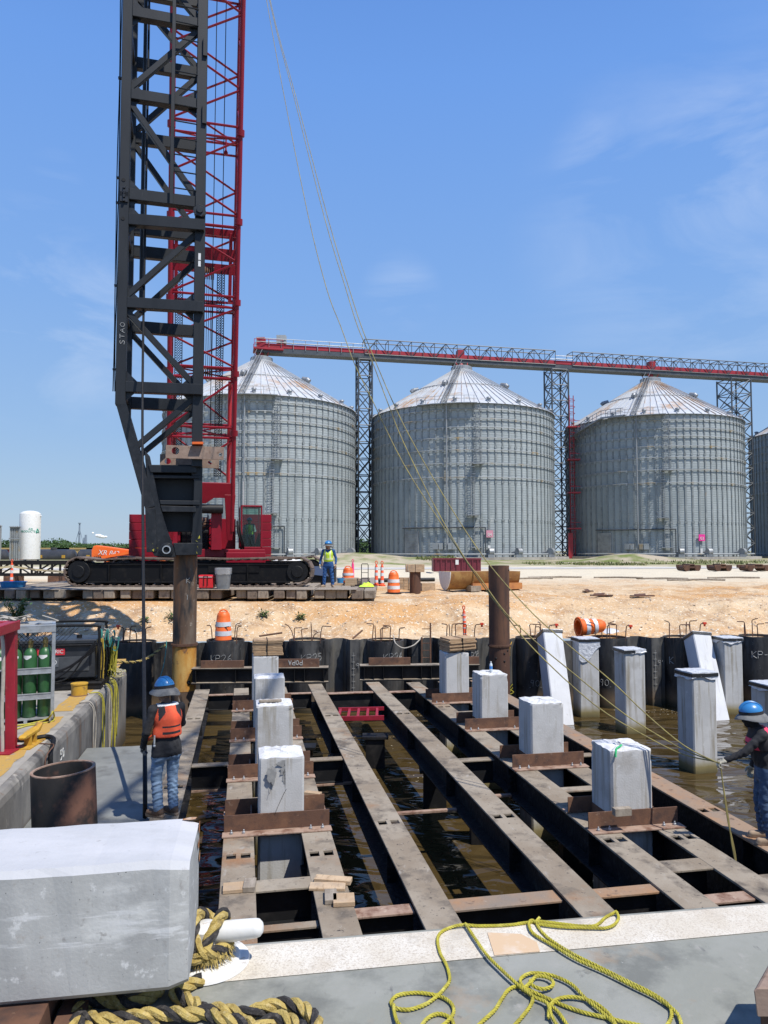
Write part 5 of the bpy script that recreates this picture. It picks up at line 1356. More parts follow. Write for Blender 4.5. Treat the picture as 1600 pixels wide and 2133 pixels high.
def silo(center, label, first=None, sign=None, pink=1.0, stair=False):
    if first is None:
        t = thing('grain_silo', label, 'silo', (0, 0, 0), 'corrugated steel grain silos')
        h = MB(); h.lathe([(SR, SB), (SR, SE)], 168); o = h.build('wall', M['silo'], t)
        h = MB()
        for k in range(NS):
            a = 2*pi*(k+.5)/NS; ca, sa = cos(a), sin(a); R_ = Matrix(((ca, -sa, 0), (sa, ca, 0), (0, 0, 1)))
            zz = [SB, SB+6, SB+12, SB+17.5, SE]; ww = [.30, .26, .22, .18]
            for q in range(4):
                h.box((ca*(SR+.06), sa*(SR+.06), (zz[q]+zz[q+1])/2), (.14, ww[q], zz[q+1]-zz[q]-.02), R_)
                for zc in (zz[q+1]-.25,): h.box((ca*(SR+.09), sa*(SR+.09), zc), (.14, ww[q]+.14, .35), R_)
        h.build('stiffener_ribs', M['silo_rib'], o)
        for z in RINGZ:
            h = MB(); n = 84; h.tube([(cos(2*pi*k/n)*(SR+.22), sin(2*pi*k/n)*(SR+.22), z) for k in range(n)], .065, 6, closed=True)
            for k in range(NS):
                a = 2*pi*(k+.5)/NS; ca, sa = cos(a), sin(a); h.box((ca*(SR+.14), sa*(SR+.14), z-.1), (.2, .3, .42), Matrix(((ca, -sa, 0), (sa, ca, 0), (0, 0, 1))))
            h.build('wind_ring', M['silo_ring'], o)
        # roof: folded panels
        h = MB(); n = 72; vs = []; fs = []
        for k in range(n):
            a = 2*pi*k/n; da = .006
            for r_, z in ((SR+.35, SE-.15), (1.5, PK)):
                vs.append((cos(a)*r_, sin(a)*r_, z))
        for k in range(n): fs.append((2*k, 2*((k+1) % n), 2*((k+1) % n)+1, 2*k+1))
        h.add(vs, fs); rf = h.build('roof', M['roof'], t)
        h = MB()
        for k in range(n):
            a = 2*pi*k/n; h.bar((cos(a)*(SR+.35), sin(a)*(SR+.35), SE-.08), (cos(a)*1.5, sin(a)*1.5, PK+.07), .09, .16)
        h.build('roof_ribs', M['roof'], rf)
        for f in (.5,):
            rr = SR*(1-f) + 1.5*f; h = MB(); m_ = 72; h.tube([(cos(2*pi*k/m_)*rr, sin(2*pi*k/m_)*rr, SE + (PK-SE)*f + .2) for k in range(m_)], .07, 5, closed=True); h.build('roof_ring', M['bare'], rf)
        h = MB(); h.lathe([(1.9, PK-.5), (1.9, PK+.5), (1.5, PK+.7), (0, PK+.75)], 24); h.build('peak_collar', M['bare'], rf)
        # eave vents and mid roof exhausters
        for k in range(18):
            a = 2*pi*(k+.3)/18; h = MB(); c = V((cos(a)*(SR-.4), sin(a)*(SR-.4), SE+.1)); h.lathe([(.28, 0), (.28, .6), (.42, .65), (.36, .85), (0, .95)], 12, c); h.build('roof_vent', M['bare'], rf)
        for a in (-.55, -1.9, .75, 2.2, 3.4):
            rr = 8.2; z = SE + (PK-SE)*((SR-rr)/(SR-1.5)); c = V((cos(a)*rr, sin(a)*rr, z)); d = V((cos(a), sin(a), -.35)).normalized()
            h = MB(); h.cyl(c - d*.3 + V((0,0,.4)), c + d*.6 + V((0,0,.5)), .36, 14); h.cyl(c + d*.6 + V((0,0,.5)), c + d*1.0 + V((0,0,.25)), .42, 14); h.cyl(c, c + V((0,0,.5)), .32, 12); h.build('exhauster', M['bare'], rf)
        # roof stair, ladders, platforms facing the site
        a = -1.75; ca, sa = cos(a), sin(a)
        h = MB()
        for s_ in (-.45, .45):
            o_ = V((-sa*s_, ca*s_, 0)); h.bar(V((ca*(SR+.2), sa*(SR+.2), SE+.2)) + o_, V((ca*1.9, sa*1.9, PK+.5)) + o_, .1, .22); h.tube([V((ca*(SR+.2), sa*(SR+.2), SE+1.3)) + o_, V((ca*1.9, sa*1.9, PK+1.6)) + o_], .035, 5)
        for k in range(28):
            f = k/28; c = V((ca, sa, 0))*(SR*(1-f)+1.9*f) + V((0, 0, SE+.25+(PK-SE)*f)); h.box(c, (.25, .9, .05), Matrix(((ca, -sa, 0), (sa, ca, 0), (0, 0, 1))))
        h.build('roof_stair', M['bare'], t)
        h = MB(); aa = [-2.0 + .03*k for k in range(20)]
        for r_, dz in ((SR+.3, -.1), (SR+1.3, -.1)): pass
        for k in range(len(aa)-1):
            for (p, q) in ((SR+.25, SR+1.25),):
                b0_, b1_ = aa[k], aa[k+1]
                h.prism([(cos(b0_)*p, sin(b0_)*p, SE-.3), (cos(b0_)*q, sin(b0_)*q, SE-.3), (cos(b1_)*q, sin(b1_)*q, SE-.3), (cos(b1_)*p, sin(b1_)*p, SE-.3)], (0, 0, .1))
        for zz in (.6, 1.1): h.tube([(cos(b)*(SR+1.22), sin(b)*(SR+1.22), SE-.2+zz) for b in aa], .035, 5)
        for b in aa[::3]: h.tube([(cos(b)*(SR+1.22), sin(b)*(SR+1.22), SE-.2), (cos(b)*(SR+1.22), sin(b)*(SR+1.22), SE+.9)], .035, 5)
        h.build('eave_platform', M['bare'], t)
        # caged ladder in two flights
        for a, z0, z1 in ((-1.42, SB+14.5, SE-.4), (-1.47, SB+6.5, SB+15), (-1.44, SB+1.5, SB+6.5)):
            ca, sa = cos(a), sin(a); R_ = Matrix(((ca, -sa, 0), (sa, ca, 0), (0, 0, 1))); h = MB()
            for s_ in (-.3, .3): h.box(V((ca*(SR+.5) - sa*s_, sa*(SR+.5) + ca*s_, (z0+z1)/2)), (.07, .07, z1-z0), R_)
            z = z0
            while z < z1: h.box((ca*(SR+.5), sa*(SR+.5), z), (.04, .6, .05), R_); z += .4
            z = z0 + 2
            while z < z1: h.tube([V((ca*(SR+.5+.7*sin(u)) - sa*.42*cos(u), sa*(SR+.5+.7*sin(u)) + ca*.42*cos(u), z)) for u in [pi*q/6 for q in range(7)]], .03, 4); z += 1.1
            h.box((ca*(SR+.7), sa*(SR+.7), z0), (1.1, 1.8, .12), R_); 
            for s_ in (-.85, .85): h.box((ca*(SR+1.2) - sa*s_, sa*(SR+1.2) + ca*s_, z0+.55), (.06, .06, 1.1), R_)
            h.box((ca*(SR+1.22), sa*(SR+1.22), z0+1.1), (.05, 1.7, .05), R_)
            h.build('caged_ladder', M['bare'], t)
        # down pipe, door, boxes, fans
        a = -1.72; h = MB(); h.cyl((cos(a)*(SR+.45), sin(a)*(SR+.45), SB+.6), (cos(a)*(SR+.45), sin(a)*(SR+.45), SE), .13, 10); h.build('down_pipe', M['bare'], t)
        a = -2.1; ca, sa = cos(a), sin(a); R_ = Matrix(((ca, -sa, 0), (sa, ca, 0), (0, 0, 1)))
        h = MB(); h.box((ca*(SR+.12), sa*(SR+.12), SB+2.3), (.3, 2.6, 3.6), R_); 
        for q in range(6): h.box((ca*(SR+.3), sa*(SR+.3), SB+.9+q*.55), (.08, 2.2, .12), R_)
        h.build('access_door', M['bare'], t)
        h = MB(); z = SB+4.6; aa = [-2.2 + k*.05 for k in range(18)]
        h.tube([(cos(b)*(SR+.35), sin(b)*(SR+.35), z) for b in aa] , .12, 6); b = aa[-1]; h.tube([(cos(b)*(SR+.35), sin(b)*(SR+.35), z), (cos(b)*(SR+.35), sin(b)*(SR+.35), SB+.4)], .1, 6); h.build('cable_tray', M['darksteel'], t)
        for a, w_ in ((-1.83, .9), (-1.78, .55), (-1.64, .8), (-1.69, .6)):
            ca, sa = cos(a), sin(a); h = MB(); h.box((ca*(SR+.5), sa*(SR+.5), SB+1.7), (.4, w_, 1.0), Matrix(((ca, -sa, 0), (sa, ca, 0), (0, 0, 1)))); h.build('control_box', M['silo_ring'], t)
        for a in (-1.32, -1.05, -.62):
            ca, sa = cos(a), sin(a); h = MB(); c = V((ca*(SR+1.6), sa*(SR+1.6), SB+1.0)); tn = V((-sa, ca, 0)); h.cyl(c - tn*.35 - UP*.2, c + tn*.35 - UP*.2, .62, 20); h.cyl(c - UP*.2, V((ca*SR, sa*SR, SB+.6)), .3, 10); h.box(c + V((0,0,-.9)), (.9, 1.2, .6)); h.build('aeration_fan', M['bare'], t)
        h = MB(); h.lathe([(SR+2.4, 2.3), (SR+2.4, SB-.05), (SR-1, SB-.03)], 96); h.build('concrete_pad', M['pad'], t)
        h = MB(); h.tube([(cos(2*pi*k/60)*(SR+1.2), sin(2*pi*k/60)*(SR+1.2), SB+.45) for k in range(60)], .12, 6, closed=True); h.build('air_main', M['silo_ring'], t)
        r = t
    else:
        r = dup(first, None, None, label)
    r.location = center
    r.rotation_euler = (0, 0, atan2(-center.x, center.y)*-1 - 0)
    return r
M['pad'] = mat('silo_pad_concrete', (.36,.34,.30), [((.27,.25,.22), .5, .45, .65), ((.44,.42,.38), 1.5, .5, .7)], .9)
s0 = silo(SIL[1], 'big grey corrugated silo with a faded pink 04 sign between two lattice towers')
s1 = silo(SIL[0], 'big grey corrugated silo partly behind the red crane boom', s0)
s2 = silo(SIL[2], 'big grey corrugated silo with a bright pink 03 sign and a stair up its shoulder', s0)
s3 = silo(SIL[3], 'sliver of a dark grey silo beyond the last lattice tower at the edge', s0)
for s_ in (s0, s1, s2, s3):
    c = V(s_.location); s_.rotation_euler = (0, 0, -atan2(c.x, c.y))
def silo_sign(s_, c, px, py, txt, m, size=1.1):
    r_ = ray(px, py); d = V((r_.x, r_.y, 0)).normalized(); b = c.x*d.x + c.y*d.y; q = b*b - (c.length_squared - (SR+.35)**2); tt = b - sqrt(max(q, 0)); p = d*tt; z = CAMZ + r_.z/sqrt(r_.x**2+r_.y**2)*tt
    n = (p - V((c.x, c.y, 0))).normalized(); x_ = V((-n.y, n.x, 0))
    t = thing('silo_sign', ('faded pink' if txt == '04' else 'vivid pink') + ' square sign reading %s on a silo wall' % txt, 'sign', (p.x, p.y, z))
    Mm = basis((0, 0, 0), x_, UP, n)
    h = MB(Mm); h.box((0, 0, 0), (size, size, .12)); h.build('board', m, t, local=True)
    h = MB(Mm); vs, fs = text2d(txt, .68, .03); h.add([v + V((0, -.14, .085)) for v in vs], fs); h.build('numerals', M['white_paint'], t, local=True)
    h = MB(Mm); h.box((-.1, -2.2, 0), (.4, .8, .12)); h.build('notice', M['white_paint'], t, local=True)
silo_sign(s0, SIL[1], 1020, 1112, '04', mat('faded_pink', (.60,.26,.33), [((.5,.24,.3), 2, .45, .65)], .6))
silo_sign(s2, SIL[2], 1462, 1120, '03', mat('vivid_pink', (.80,.03,.30), [((.7,.03,.26), 2, .45, .65)], .6))
# spiral stair on the shoulder of the right silo
h = MB(); c = SIL[2]; z0 = D(1205, 930, 140).z
base = atan2(-c.y, -c.x)
n = 34
for k in range(n):
    a = base - 1.12 + k*.026; z = z0 + (SE - z0)*min(1, k/24); ca, sa = cos(a), sin(a)
    h.box((c.x+ca*(SR+.9), c.y+sa*(SR+.9), z), (1.1, .5, .1), Matrix(((ca, -sa, 0), (sa, ca, 0), (0, 0, 1))))
    if k % 2 == 0: h.tube([(c.x+ca*(SR+1.4), c.y+sa*(SR+1.4), z), (c.x+ca*(SR+1.4), c.y+sa*(SR+1.4), z+1.2)], .05, 4)
    if k % 3 == 0: h.bar((c.x+ca*(SR+.1), c.y+sa*(SR+.1), z-1.2), (c.x+ca*(SR+1.3), c.y+sa*(SR+1.3), z-.1), .08, .08)
for dz in (.6, 1.2, -.15): h.tube([(c.x+cos(base-1.12+k*.026)*(SR+1.4), c.y+sin(base-1.12+k*.026)*(SR+1.4), z0+(SE-z0)*min(1, k/24)+dz) for k in range(n)], .06 if dz > 0 else .12, 5)
prop(h.build('spiral_stair', M['bare'], None, loc=(c.x, c.y, z0)), 'grey stair with handrail climbing round the shoulder of the 03 silo', 'stair')
# ---------------------------------------------------------------- conveyor bridge and its towers
c0, c1 = SIL[0], SIL[2]; cd = (c1-c0).normalized(); cn = V((-cd.y, cd.x, 0))
def cl(s, b, z): return V((c0.x, c0.y, 0)) + cd*s + cn*b + V((0, 0, z))
def cs(px):
    r_ = ray(px, HOR); d = V((r_.x, r_.y, 0)); o = V((c0.x, c0.y, 0)); 
    det = d.x*(-cd.y) - d.y*(-cd.x); t_ = (o.x*(-cd.y) - o.y*(-cd.x))/det; p = d*t_; return (p - o).dot(cd)
ZC = 38.9
BR = thing('conveyor_bridge', 'long overhead conveyor gallery with a red trough running across the silo tops', 'conveyor', tuple(cl(cs(755), 0, ZC)))
def bridge(sa, sb, truss):
    o = None
    h = MB(); h.bar(cl(sa, 0, ZC), cl(sb, 0, ZC), 2.2, .75); h.build('walkway_floor', M['darksteel'], BR)
    h = MB(); h.bar(cl(sa, -.5, ZC+.82), cl(sb, -.5, ZC+.82), 1.0, .68); h.build('trough', M['conv_red'], BR)
    h = MB(); n = int((sb-sa)/2.0)
    top = ZC + (2.9 if truss else 2.0)
    for b in (-1.2, 1.2):
        for z in ((top, ZC+.3) if truss else (top, top-.6)): h.tube([cl(sa, b, z), cl(sb, b, z)], .09 if truss else .06, 5)
        for k in range(n+1):
            s_ = sa + (sb-sa)*k/n; h.tube([cl(s_, b, ZC+.2), cl(s_, b, top)], .06, 5)
            if truss and k < n: h.tube([cl(s_, b, top if k % 2 else ZC+.3), cl(s_ + (sb-sa)/n, b, ZC+.3 if k % 2 else top)], .07, 5)
    if truss:
        for k in range(0, n+1): s_ = sa + (sb-sa)*k/n; h.tube([cl(s_, -1.2, top), cl(s_, 1.2, top)], .07, 5)
    h.build('truss' if truss else 'handrail', M['darksteel'] if truss else M['bare'], BR)
sA, sB, sC, sD = cs(530), cs(757), cs(1156), cs(1192)
bridge(sA, sB, False); bridge(sB, sC, True); bridge(sC, sD, False); bridge(sD, cs(1600)+30, True)
h = MB(); h.bx((0, 0, 0), (0, 0, 0)) if False else None
h = MB(); h.bar(cl(sA-.5, 0, ZC+.2), cl(sA+4.5, 0, ZC+.2), 3.4, .3); 
for s_ in (sA-.4, sA+2, sA+4.4):
    for b in (-1.65, 1.65): h.tube([cl(s_, b, ZC+.3), cl(s_, b, ZC+1.7)], .05, 4)
for b in (-1.65, 1.65): h.tube([cl(sA-.4, b, ZC+1.7), cl(sA+4.4, b, ZC+1.7)], .05, 4); h.tube([cl(sA-.4, b, ZC+1.0), cl(sA+4.4, b, ZC+1.0)], .05, 4)
h.build('head_platform', M['conv_red'], BR)
h = MB(); h.box(cl(sA+.8, -.4, ZC+1.3), (1.4, 1.4, 1.8)); h.build('drive_unit', M['conv_red'], BR)
h = MB(); h.box(cl(cs(583), -.4, ZC+2.1), (1.6, 1.2, 1.4)); h.build('switch_box', M['silo_ring'], BR)
for k, c in enumerate(SIL[:3]):
    s_ = (c - c0).dot(cd)
    if k == 0: s_ = 0
    h = MB(); b_ = (V((c.x, c.y, 0)) - cl(s_, 0, 0)).dot(cn)
    for q in (-.7, .7):
        for w_ in (-.7, .7): h.tube([cl(s_+q*1.6, w_*1.5, ZC-.3), V((c.x, c.y, PK+.4)) + cd*q + cn*w_], .09, 5)
    h.tube([cl(s_, -.4, ZC+.3), V((c.x, c.y, PK+.3))], .42, 10)
    h.box(cl(s_, -.3, ZC+.9), (1.2, 1.3, 2.4), Matrix(((cd.x, cn.x, 0), (cd.y, cn.y, 0), (0, 0, 1))))
    h.build('drop_spout', M['conv_red'], BR)
def tower(px, wpx, lab, red=False):
    s_ = cs(px); c = cl(s_, 0, 0); w_ = wpx/FPX*c.y/2
    t = thing('lattice_tower', lab, 'tower', (c.x, c.y, 3.6), 'lattice towers carrying the conveyor')
    for a in (-w_, w_):
        for b in (-w_, w_):
            h = MB(); h.tube([cl(s_+a, b, 3.4), cl(s_+a, b, ZC-.35)], .15, 6); h.build('tower_leg', M['darksteel'], t)
    h = MB(); n = 12
    for k in range(n):
        z0, z1 = 3.6 + (ZC-4.2)*k/n, 3.6 + (ZC-4.2)*(k+1)/n
        for (a0, b0), (a1, b1) in (((-w_,-w_), (w_,-w_)), ((w_,-w_), (w_,w_)), ((w_,w_), (-w_,w_)), ((-w_,w_), (-w_,-w_))):
            h.tube([cl(s_+a0, b0, z0), cl(s_+a1, b1, z1)], .09, 5); h.tube([cl(s_+a1, b1, z0), cl(s_+a0, b0, z1)], .09, 5); h.tube([cl(s_+a0, b0, z1), cl(s_+a1, b1, z1)], .09, 5)
    h.build('tower_lattice', M['darksteel'], t)
    if red:
        h = MB(); q = w_*1.05
        for a in (q-.2, q+.6): h.tube([cl(s_+a, -w_-.5, 3.6), cl(s_+a, -w_-.5, ZC-5.5)], .08, 5)
        z = 4.0
        while z < ZC-5.6: h.tube([cl(s_+q-.2, -w_-.5, z), cl(s_+q+.6, -w_-.5, z)], .05, 4); z += .6
        z = 6
        while z < ZC-5.6: h.tube([cl(s_+q+.2+.55*cos(u), -w_-.5-.9*sin(u), z) for u in [pi*k/6 for k in range(7)]], .05, 4); z += 1.2
        for z in (9, 15.5, 21.5, 27.5): h.box(cl(s_+q+.3, -w_-.8, z), (2.2, 1.6, .25)); h.tube([cl(s_+q-.7, -w_-1.5, z+1.1), cl(s_+q+1.3, -w_-1.5, z+1.1)], .06, 4)
        h.bx((cl(s_+q, 0, 0).x-.35, cl(s_+q, -w_-1, 0).y-.2, 3.6), (cl(s_+q, 0, 0).x+.45, cl(s_+q, -w_-1, 0).y+.3, 8.2))
        h.build('red_ladder', M['conv_red'], t)
tower(758, 29, 'slim dark lattice tower between the first two silos in view')
tower(1163, 37, 'dark lattice tower with a red caged ladder between the 04 and 03 silos', True)
tower(1537, 46, 'grey lattice tower behind the roof of the 03 silo')
# ---------------------------------------------------------------- yard, rail cars and trees far behind
def gz(x, y): return ground_z(x, y, False)
# storage tank with lettering
Y_ = 108
p = D(61, 1168, Y_); r_ = 41/FPX*Y_/2; zt = D(61, 1070, Y_).z; zb = gz(p.x, Y_)
t = thing('storage_tank', 'white vertical gas storage tank with green lettering', 'tank', (p.x, Y_, zb))
H_ = zt - zb
h = MB(); h.lathe([(r_, .2), (r_, H_-.1), (r_*.96, H_+.05), (r_*.7, H_+.3), (r_*.3, H_+.42), (0, H_+.45)], 40); h.build('shell', M['white_paint'], t, local=True)
h = MB(); 
for k in range(3): a = 2*pi*k/3+.4; h.cyl((cos(a)*r_*.8, sin(a)*r_*.8, -.3), (cos(a)*r_*.8, sin(a)*r_*.8, .25), .15, 10)
h.build('tank_foot', M['bare'], t, local=True)
h = MB(); h.tube([(r_*1.05, 0, H_-.4), (r_*1.05, 0, H_*.3)], .05, 5); h.sphere((r_*1.08, 0, H_-.35), .12, 8); h.build('vent_pipe', M['white_paint'], t, local=True)
h = MB(); cen = atan2(-Y_, -p.x)
for s_, z, th0 in (('AIR', H_*.665, .05), ('PRODUCTS', H_*.615, -.22)):
    vs, fs = text2d(s_, .40, .01)
    h.add([V((cos(cen + (v.x/r_) + th0)*(r_+.02+v.z), sin(cen + v.x/r_ + th0)*(r_+.02+v.z), z+v.y)) for v in vs], fs)
for a_, b_ in (((.62, -.06), (.78, .42)), ((.80, .36), (.92, .06)), ((.70, -.06), (1.02, -.06)), ((.60, -.12), (.72, -.12))):
    q = lambda s_: (cos(cen + s_[0]*1.0/r_*1.35)*(r_+.03), sin(cen + s_[0]/r_*1.35)*(r_+.03), H_*.615 + s_[1])
    h.tube([q(a_), q(b_)], .07, 5)
h.build('lettering', mat('tank_green', (.02,.30,.20), rough=.5), t, local=True)
# finned vaporiser towers
for px0, px1, yt, lab in ((19, 41, 1094, 'grey finned vaporiser tower beside the white gas tank'), (-14, 1, 1092, 'edge of a second grey finned vaporiser tower')):
    Yv = 106; a = D(px0, 1168, Yv); b = D(px1, 1168, Yv); zt = D(px0, yt, Yv).z; zb = gz(a.x, Yv)
    t = thing('vaporiser_tower', lab, 'gas vaporiser', (a.x, Yv, zb)); n = 5
    for k in range(n):
        x = a.x + (b.x-a.x)*(k+.5)/n; h = MB()
        h.cyl((x, Yv, zb), (x, Yv, zt-.1), .07, 8)
        for an in range(8): d = V((cos(an*pi/4), sin(an*pi/4), 0)); h.bar(V((x, Yv, zb+.3)) + d*.09, V((x, Yv, zt-.2)) + d*.09, .02, .12, d) 
        h.build('fin_tube', M['silo_ring'], t)
    h = MB(); h.bx((a.x, Yv-.3, zb+3.1), (b.x, Yv-.24, zb+3.25)); h.bx((a.x, Yv-.3, zt-.3), (b.x, Yv+.3, zt-.2)); h.build('tie_frame', M['bare'], t)
# lattice boom section lying on timbers
Yb = 44; x0, x1 = D(-60, 1185, Yb).x, D(140, 1185, Yb).x; z0, z1 = D(60, 1200, Yb).z, D(60, 1168, Yb).z
t = thing('boom_section', 'black lattice boom section lying on timbers behind the crane track', 'boom section', (x0, Yb, z0))
for b in (0, 1.1):
    for z in (z0+.07, z1-.12):
        h = MB(); h.bar((x0, Yb+b, z), (x1, Yb+b, z), .14, .14 if z < z1-.3 else .24); h.build('chord', M['rubber'], t)
h = MB(); x = x0; k = 0
while x < x1 - 1.2:
    for b in (0, 1.1):
        h.tube([(x, Yb+b, z0+.07), (x+1.2, Yb+b, z1-.1)] if k % 2 else [(x, Yb+b, z1-.1), (x+1.2, Yb+b, z0+.07)], .05, 6)
        h.bar((x+1.2, Yb+b, z0), (x+1.2, Yb+b, z1), .1, .1)
    h.tube([(x, Yb, z0+.07), (x+1.2, Yb+1.1, z0+.07)], .04, 5); h.tube([(x, Yb, z1-.1), (x+1.2, Yb+1.1, z1-.1)], .04, 5)
    x += 1.2; k += 1
h.build('lattice', M['rubber'], t)
for px in (112, 20):
    p = D(px, 1212, Yb); zb = gz(p.x, Yb); prop(block('timber_block', ('rusty' if px > 50 else 'dark') + ' block propping up the black lattice boom section near its ' + ('inner end' if px > 50 else 'outer end'), (p.x, Yb+.5, zb-.05), (.6, 1.3, max(.2, z0-zb+.05)), 0, 'rust'))
# tank wagons and hoppers
def wagon_tank(x, y, L_, R_, lab):
    zb = gz(x, y); t = thing('tank_wagon', lab, 'rail wagon', (x, y, zb), 'dark tank wagons in the rail yard'); zc = zb + 1.1 + R_
    h = MB(Matrix.Translation((x, y, zc)) @ Matrix.Rotation(pi/2, 4, 'Y')); h.lathe([(0, -L_/2-.5), (R_*.7, -L_/2-.3), (R_, -L_/2+.1), (R_, L_/2-.1), (R_*.7, L_/2+.3), (0, L_/2+.5)], 28)
    h.build('barrel', M['wagon'], t)
    h = MB(); h.bx((x-L_/2-.6, y-1.2, zb+.85), (x+L_/2+.6, y+1.2, zb+1.1)); h.build('underframe', M['rubber'], t)
    h = MB(); h.cyl((x, y, zc+R_-.05), (x, y, zc+R_+.4), .6, 14); h.build('dome', M['wagon'], t)
    for s_ in (-1, 1):
        for w_ in (-.9, .9):
            h = MB(); h.cyl((x+s_*(L_/2-1.4)+w_, y-1.0, zb+.45), (x+s_*(L_/2-1.4)+w_, y+1.0, zb+.45), .45, 16); h.build('wheelset', M['rust'], t)
    h = MB()
    for xx in (x-2.0, x+2.6): h.bx((xx-.35, y-R_-.03, zc-.3), (xx+.35, y-R_+.1, zc+.3)); h.build('yellow_marking', M['yellow_paint'], t); h = MB()
M['wagon'] = mat('wagon_black', (.035,.037,.042), [((.06,.06,.065), .6, .45, .65)], .45)
Yw = 150
for px, lab in ((112, 'dark tank wagon just beyond the white gas tank'), (210, 'dark tank wagon mostly behind the orange telehandler'), (-30, 'dark tank wagon behind the finned vaporisers')):
    x = D(px, 1150, Yw).x; wagon_tank(x, Yw, 8.2, 1.45, lab)
def hopper(x, y, L_, mtop, mside, lab, ht=4.2):
    zb = gz(x, y); t = thing('hopper_wagon', lab, 'rail wagon', (x, y, zb), 'hopper wagons in the rail yard')
    h = MB(); h.prism([(x-L_/2, y-1.5, zb+1.6), (x+L_/2, y-1.5, zb+1.6), (x+L_/2, y-1.5, zb+ht), (x-L_/2, y-1.5, zb+ht)], (0, 3, 0))
    k = x - L_/2 + .5
    while k < x + L_/2: h.bx((k-.06, y-1.62, zb+1.7), (k+.06, y-1.5, zb+ht-.1)); k += 1.3
    h.build('hopper_body', mside, t)
    h = MB(); h.bx((x-L_/2-.2, y-1.65, zb+ht), (x+L_/2+.2, y+1.65, zb+ht+.35)); h.build('hopper_roof', mtop, t)
    h = MB(); h.bx((x-L_/2-.5, y-1.2, zb+.9), (x+L_/2+.5, y+1.2, zb+1.6)); h.build('underframe', M['rubber'], t)
    for s_ in (-1, 1): h = MB(); h.cyl((x+s_*(L_/2-1.2), y-1, zb+.45), (x+s_*(L_/2-1.2), y+1, zb+.45), .45, 14); h.build('wheelset', M['rust'], t)
M['tanroof'] = mat('tan_wagon_roof', (.46,.32,.13), [((.38,.26,.11), .5, .45, .65)], .7); M['tanside'] = mat('brown_wagon_side', (.13,.085,.05), [((.20,.14,.08), .6, .45, .65)], .8)
for px, L_, mt, ms, lab in ((104, 10, M['tanroof'], M['tanside'], 'tan topped hopper wagon behind the dark tank wagon'), (160, 9, M['tanroof'], M['tanroof'], 'tan hopper wagon with yellow sides beside the red hoppers'),
      (232, 10, M['dumpster'], M['dumpster'], 'maroon hopper wagon behind the orange telehandler'), (300, 10, M['dumpster'], M['dumpster'], 'maroon hopper wagon hidden behind the red counterweight'), (6, 9, M['tanroof'], M['dumpster'], 'red hopper wagon behind the vaporisers at the edge')):
    hopper(D(px, 1150, 172).x, 172, L_, mt, ms, lab, 4.05)
# orange telehandler
Yt = 52; 
t = thing('telehandler', 'orange telehandler with its boom lowered behind the crane track', 'telehandler', (D(230, 1168, Yt).x, Yt, gz(-19, Yt)))
zg = gz(-19, Yt); 
def tp(px, py, dy=0): return D(px, py, Yt+dy)
h = MB(); h.prism([tp(190, 1168), tp(190, 1147), tp(194, 1138), (tp(200, 1136)), tp(224, 1139), tp(300, 1150), tp(300, 1158), tp(236, 1158), tp(214, 1168)], (0, .9, 0)); h.build('boom', M['orange_m'] if 'orange_m' in M else M.setdefault('orange_m', mat('machine_orange', (.80,.14,.015), [((.70,.12,.015), 1.5, .45, .65)], .4)), t, bevel=.05)
h = MB(); h.bar(tp(212, 1161, -.1), tp(300, 1146, -.1), .16, .18); h.bar(tp(222, 1168, -.12), tp(300, 1153, -.12), .14, .16); h.build('lift_ram', M['orange_m'], t)
h = MB(basis(tp(205, 1151, -.02), V((1,0,-.06)), UP)); vs, fs = text2d('XR 842', .48, .02, 'LEFT'); h.add([V((v.x+v.y*.25, v.y, v.z)) for v in vs], fs); h.build('lettering', M['white_paint'], t)
h = MB(); h.bx((tp(214, 1168).x, Yt+.2, zg+.7), (tp(330, 1168).x, Yt+2.2, zg+1.3)); h.bx((tp(270, 1168).x, Yt+1.0, zg+1.3), (tp(312, 1168).x, Yt+2.2, zg+2.5)); h.build('chassis', M['orange_m'], t, bevel=.05)
for px in (228, 318):
    for dy in (0, 1.8):
        c = tp(px, 1168, dy); h = MB(); h.cyl((c.x, Yt+dy, zg+.62), (c.x, Yt+dy+.5, zg+.62), .62, 24); o = h.build('wheel', M['rubber'], t, bevel=.06); h = MB(); h.cyl((c.x, Yt+dy-.01, zg+.62), (c.x, Yt+dy+.02, zg+.62), .3, 16); h.build('rim', M['orange_m'], o)
h = MB(); 
for k in range(4): c = tp(197+k*4, 1163, -.05); h.tube([c + V((0,-.0,0)), c + V((.02,-.1,.1)), c + V((.1,-.08,-.1))], .05, 6)
h.build('hydraulic_hose', M['rubber'], t)
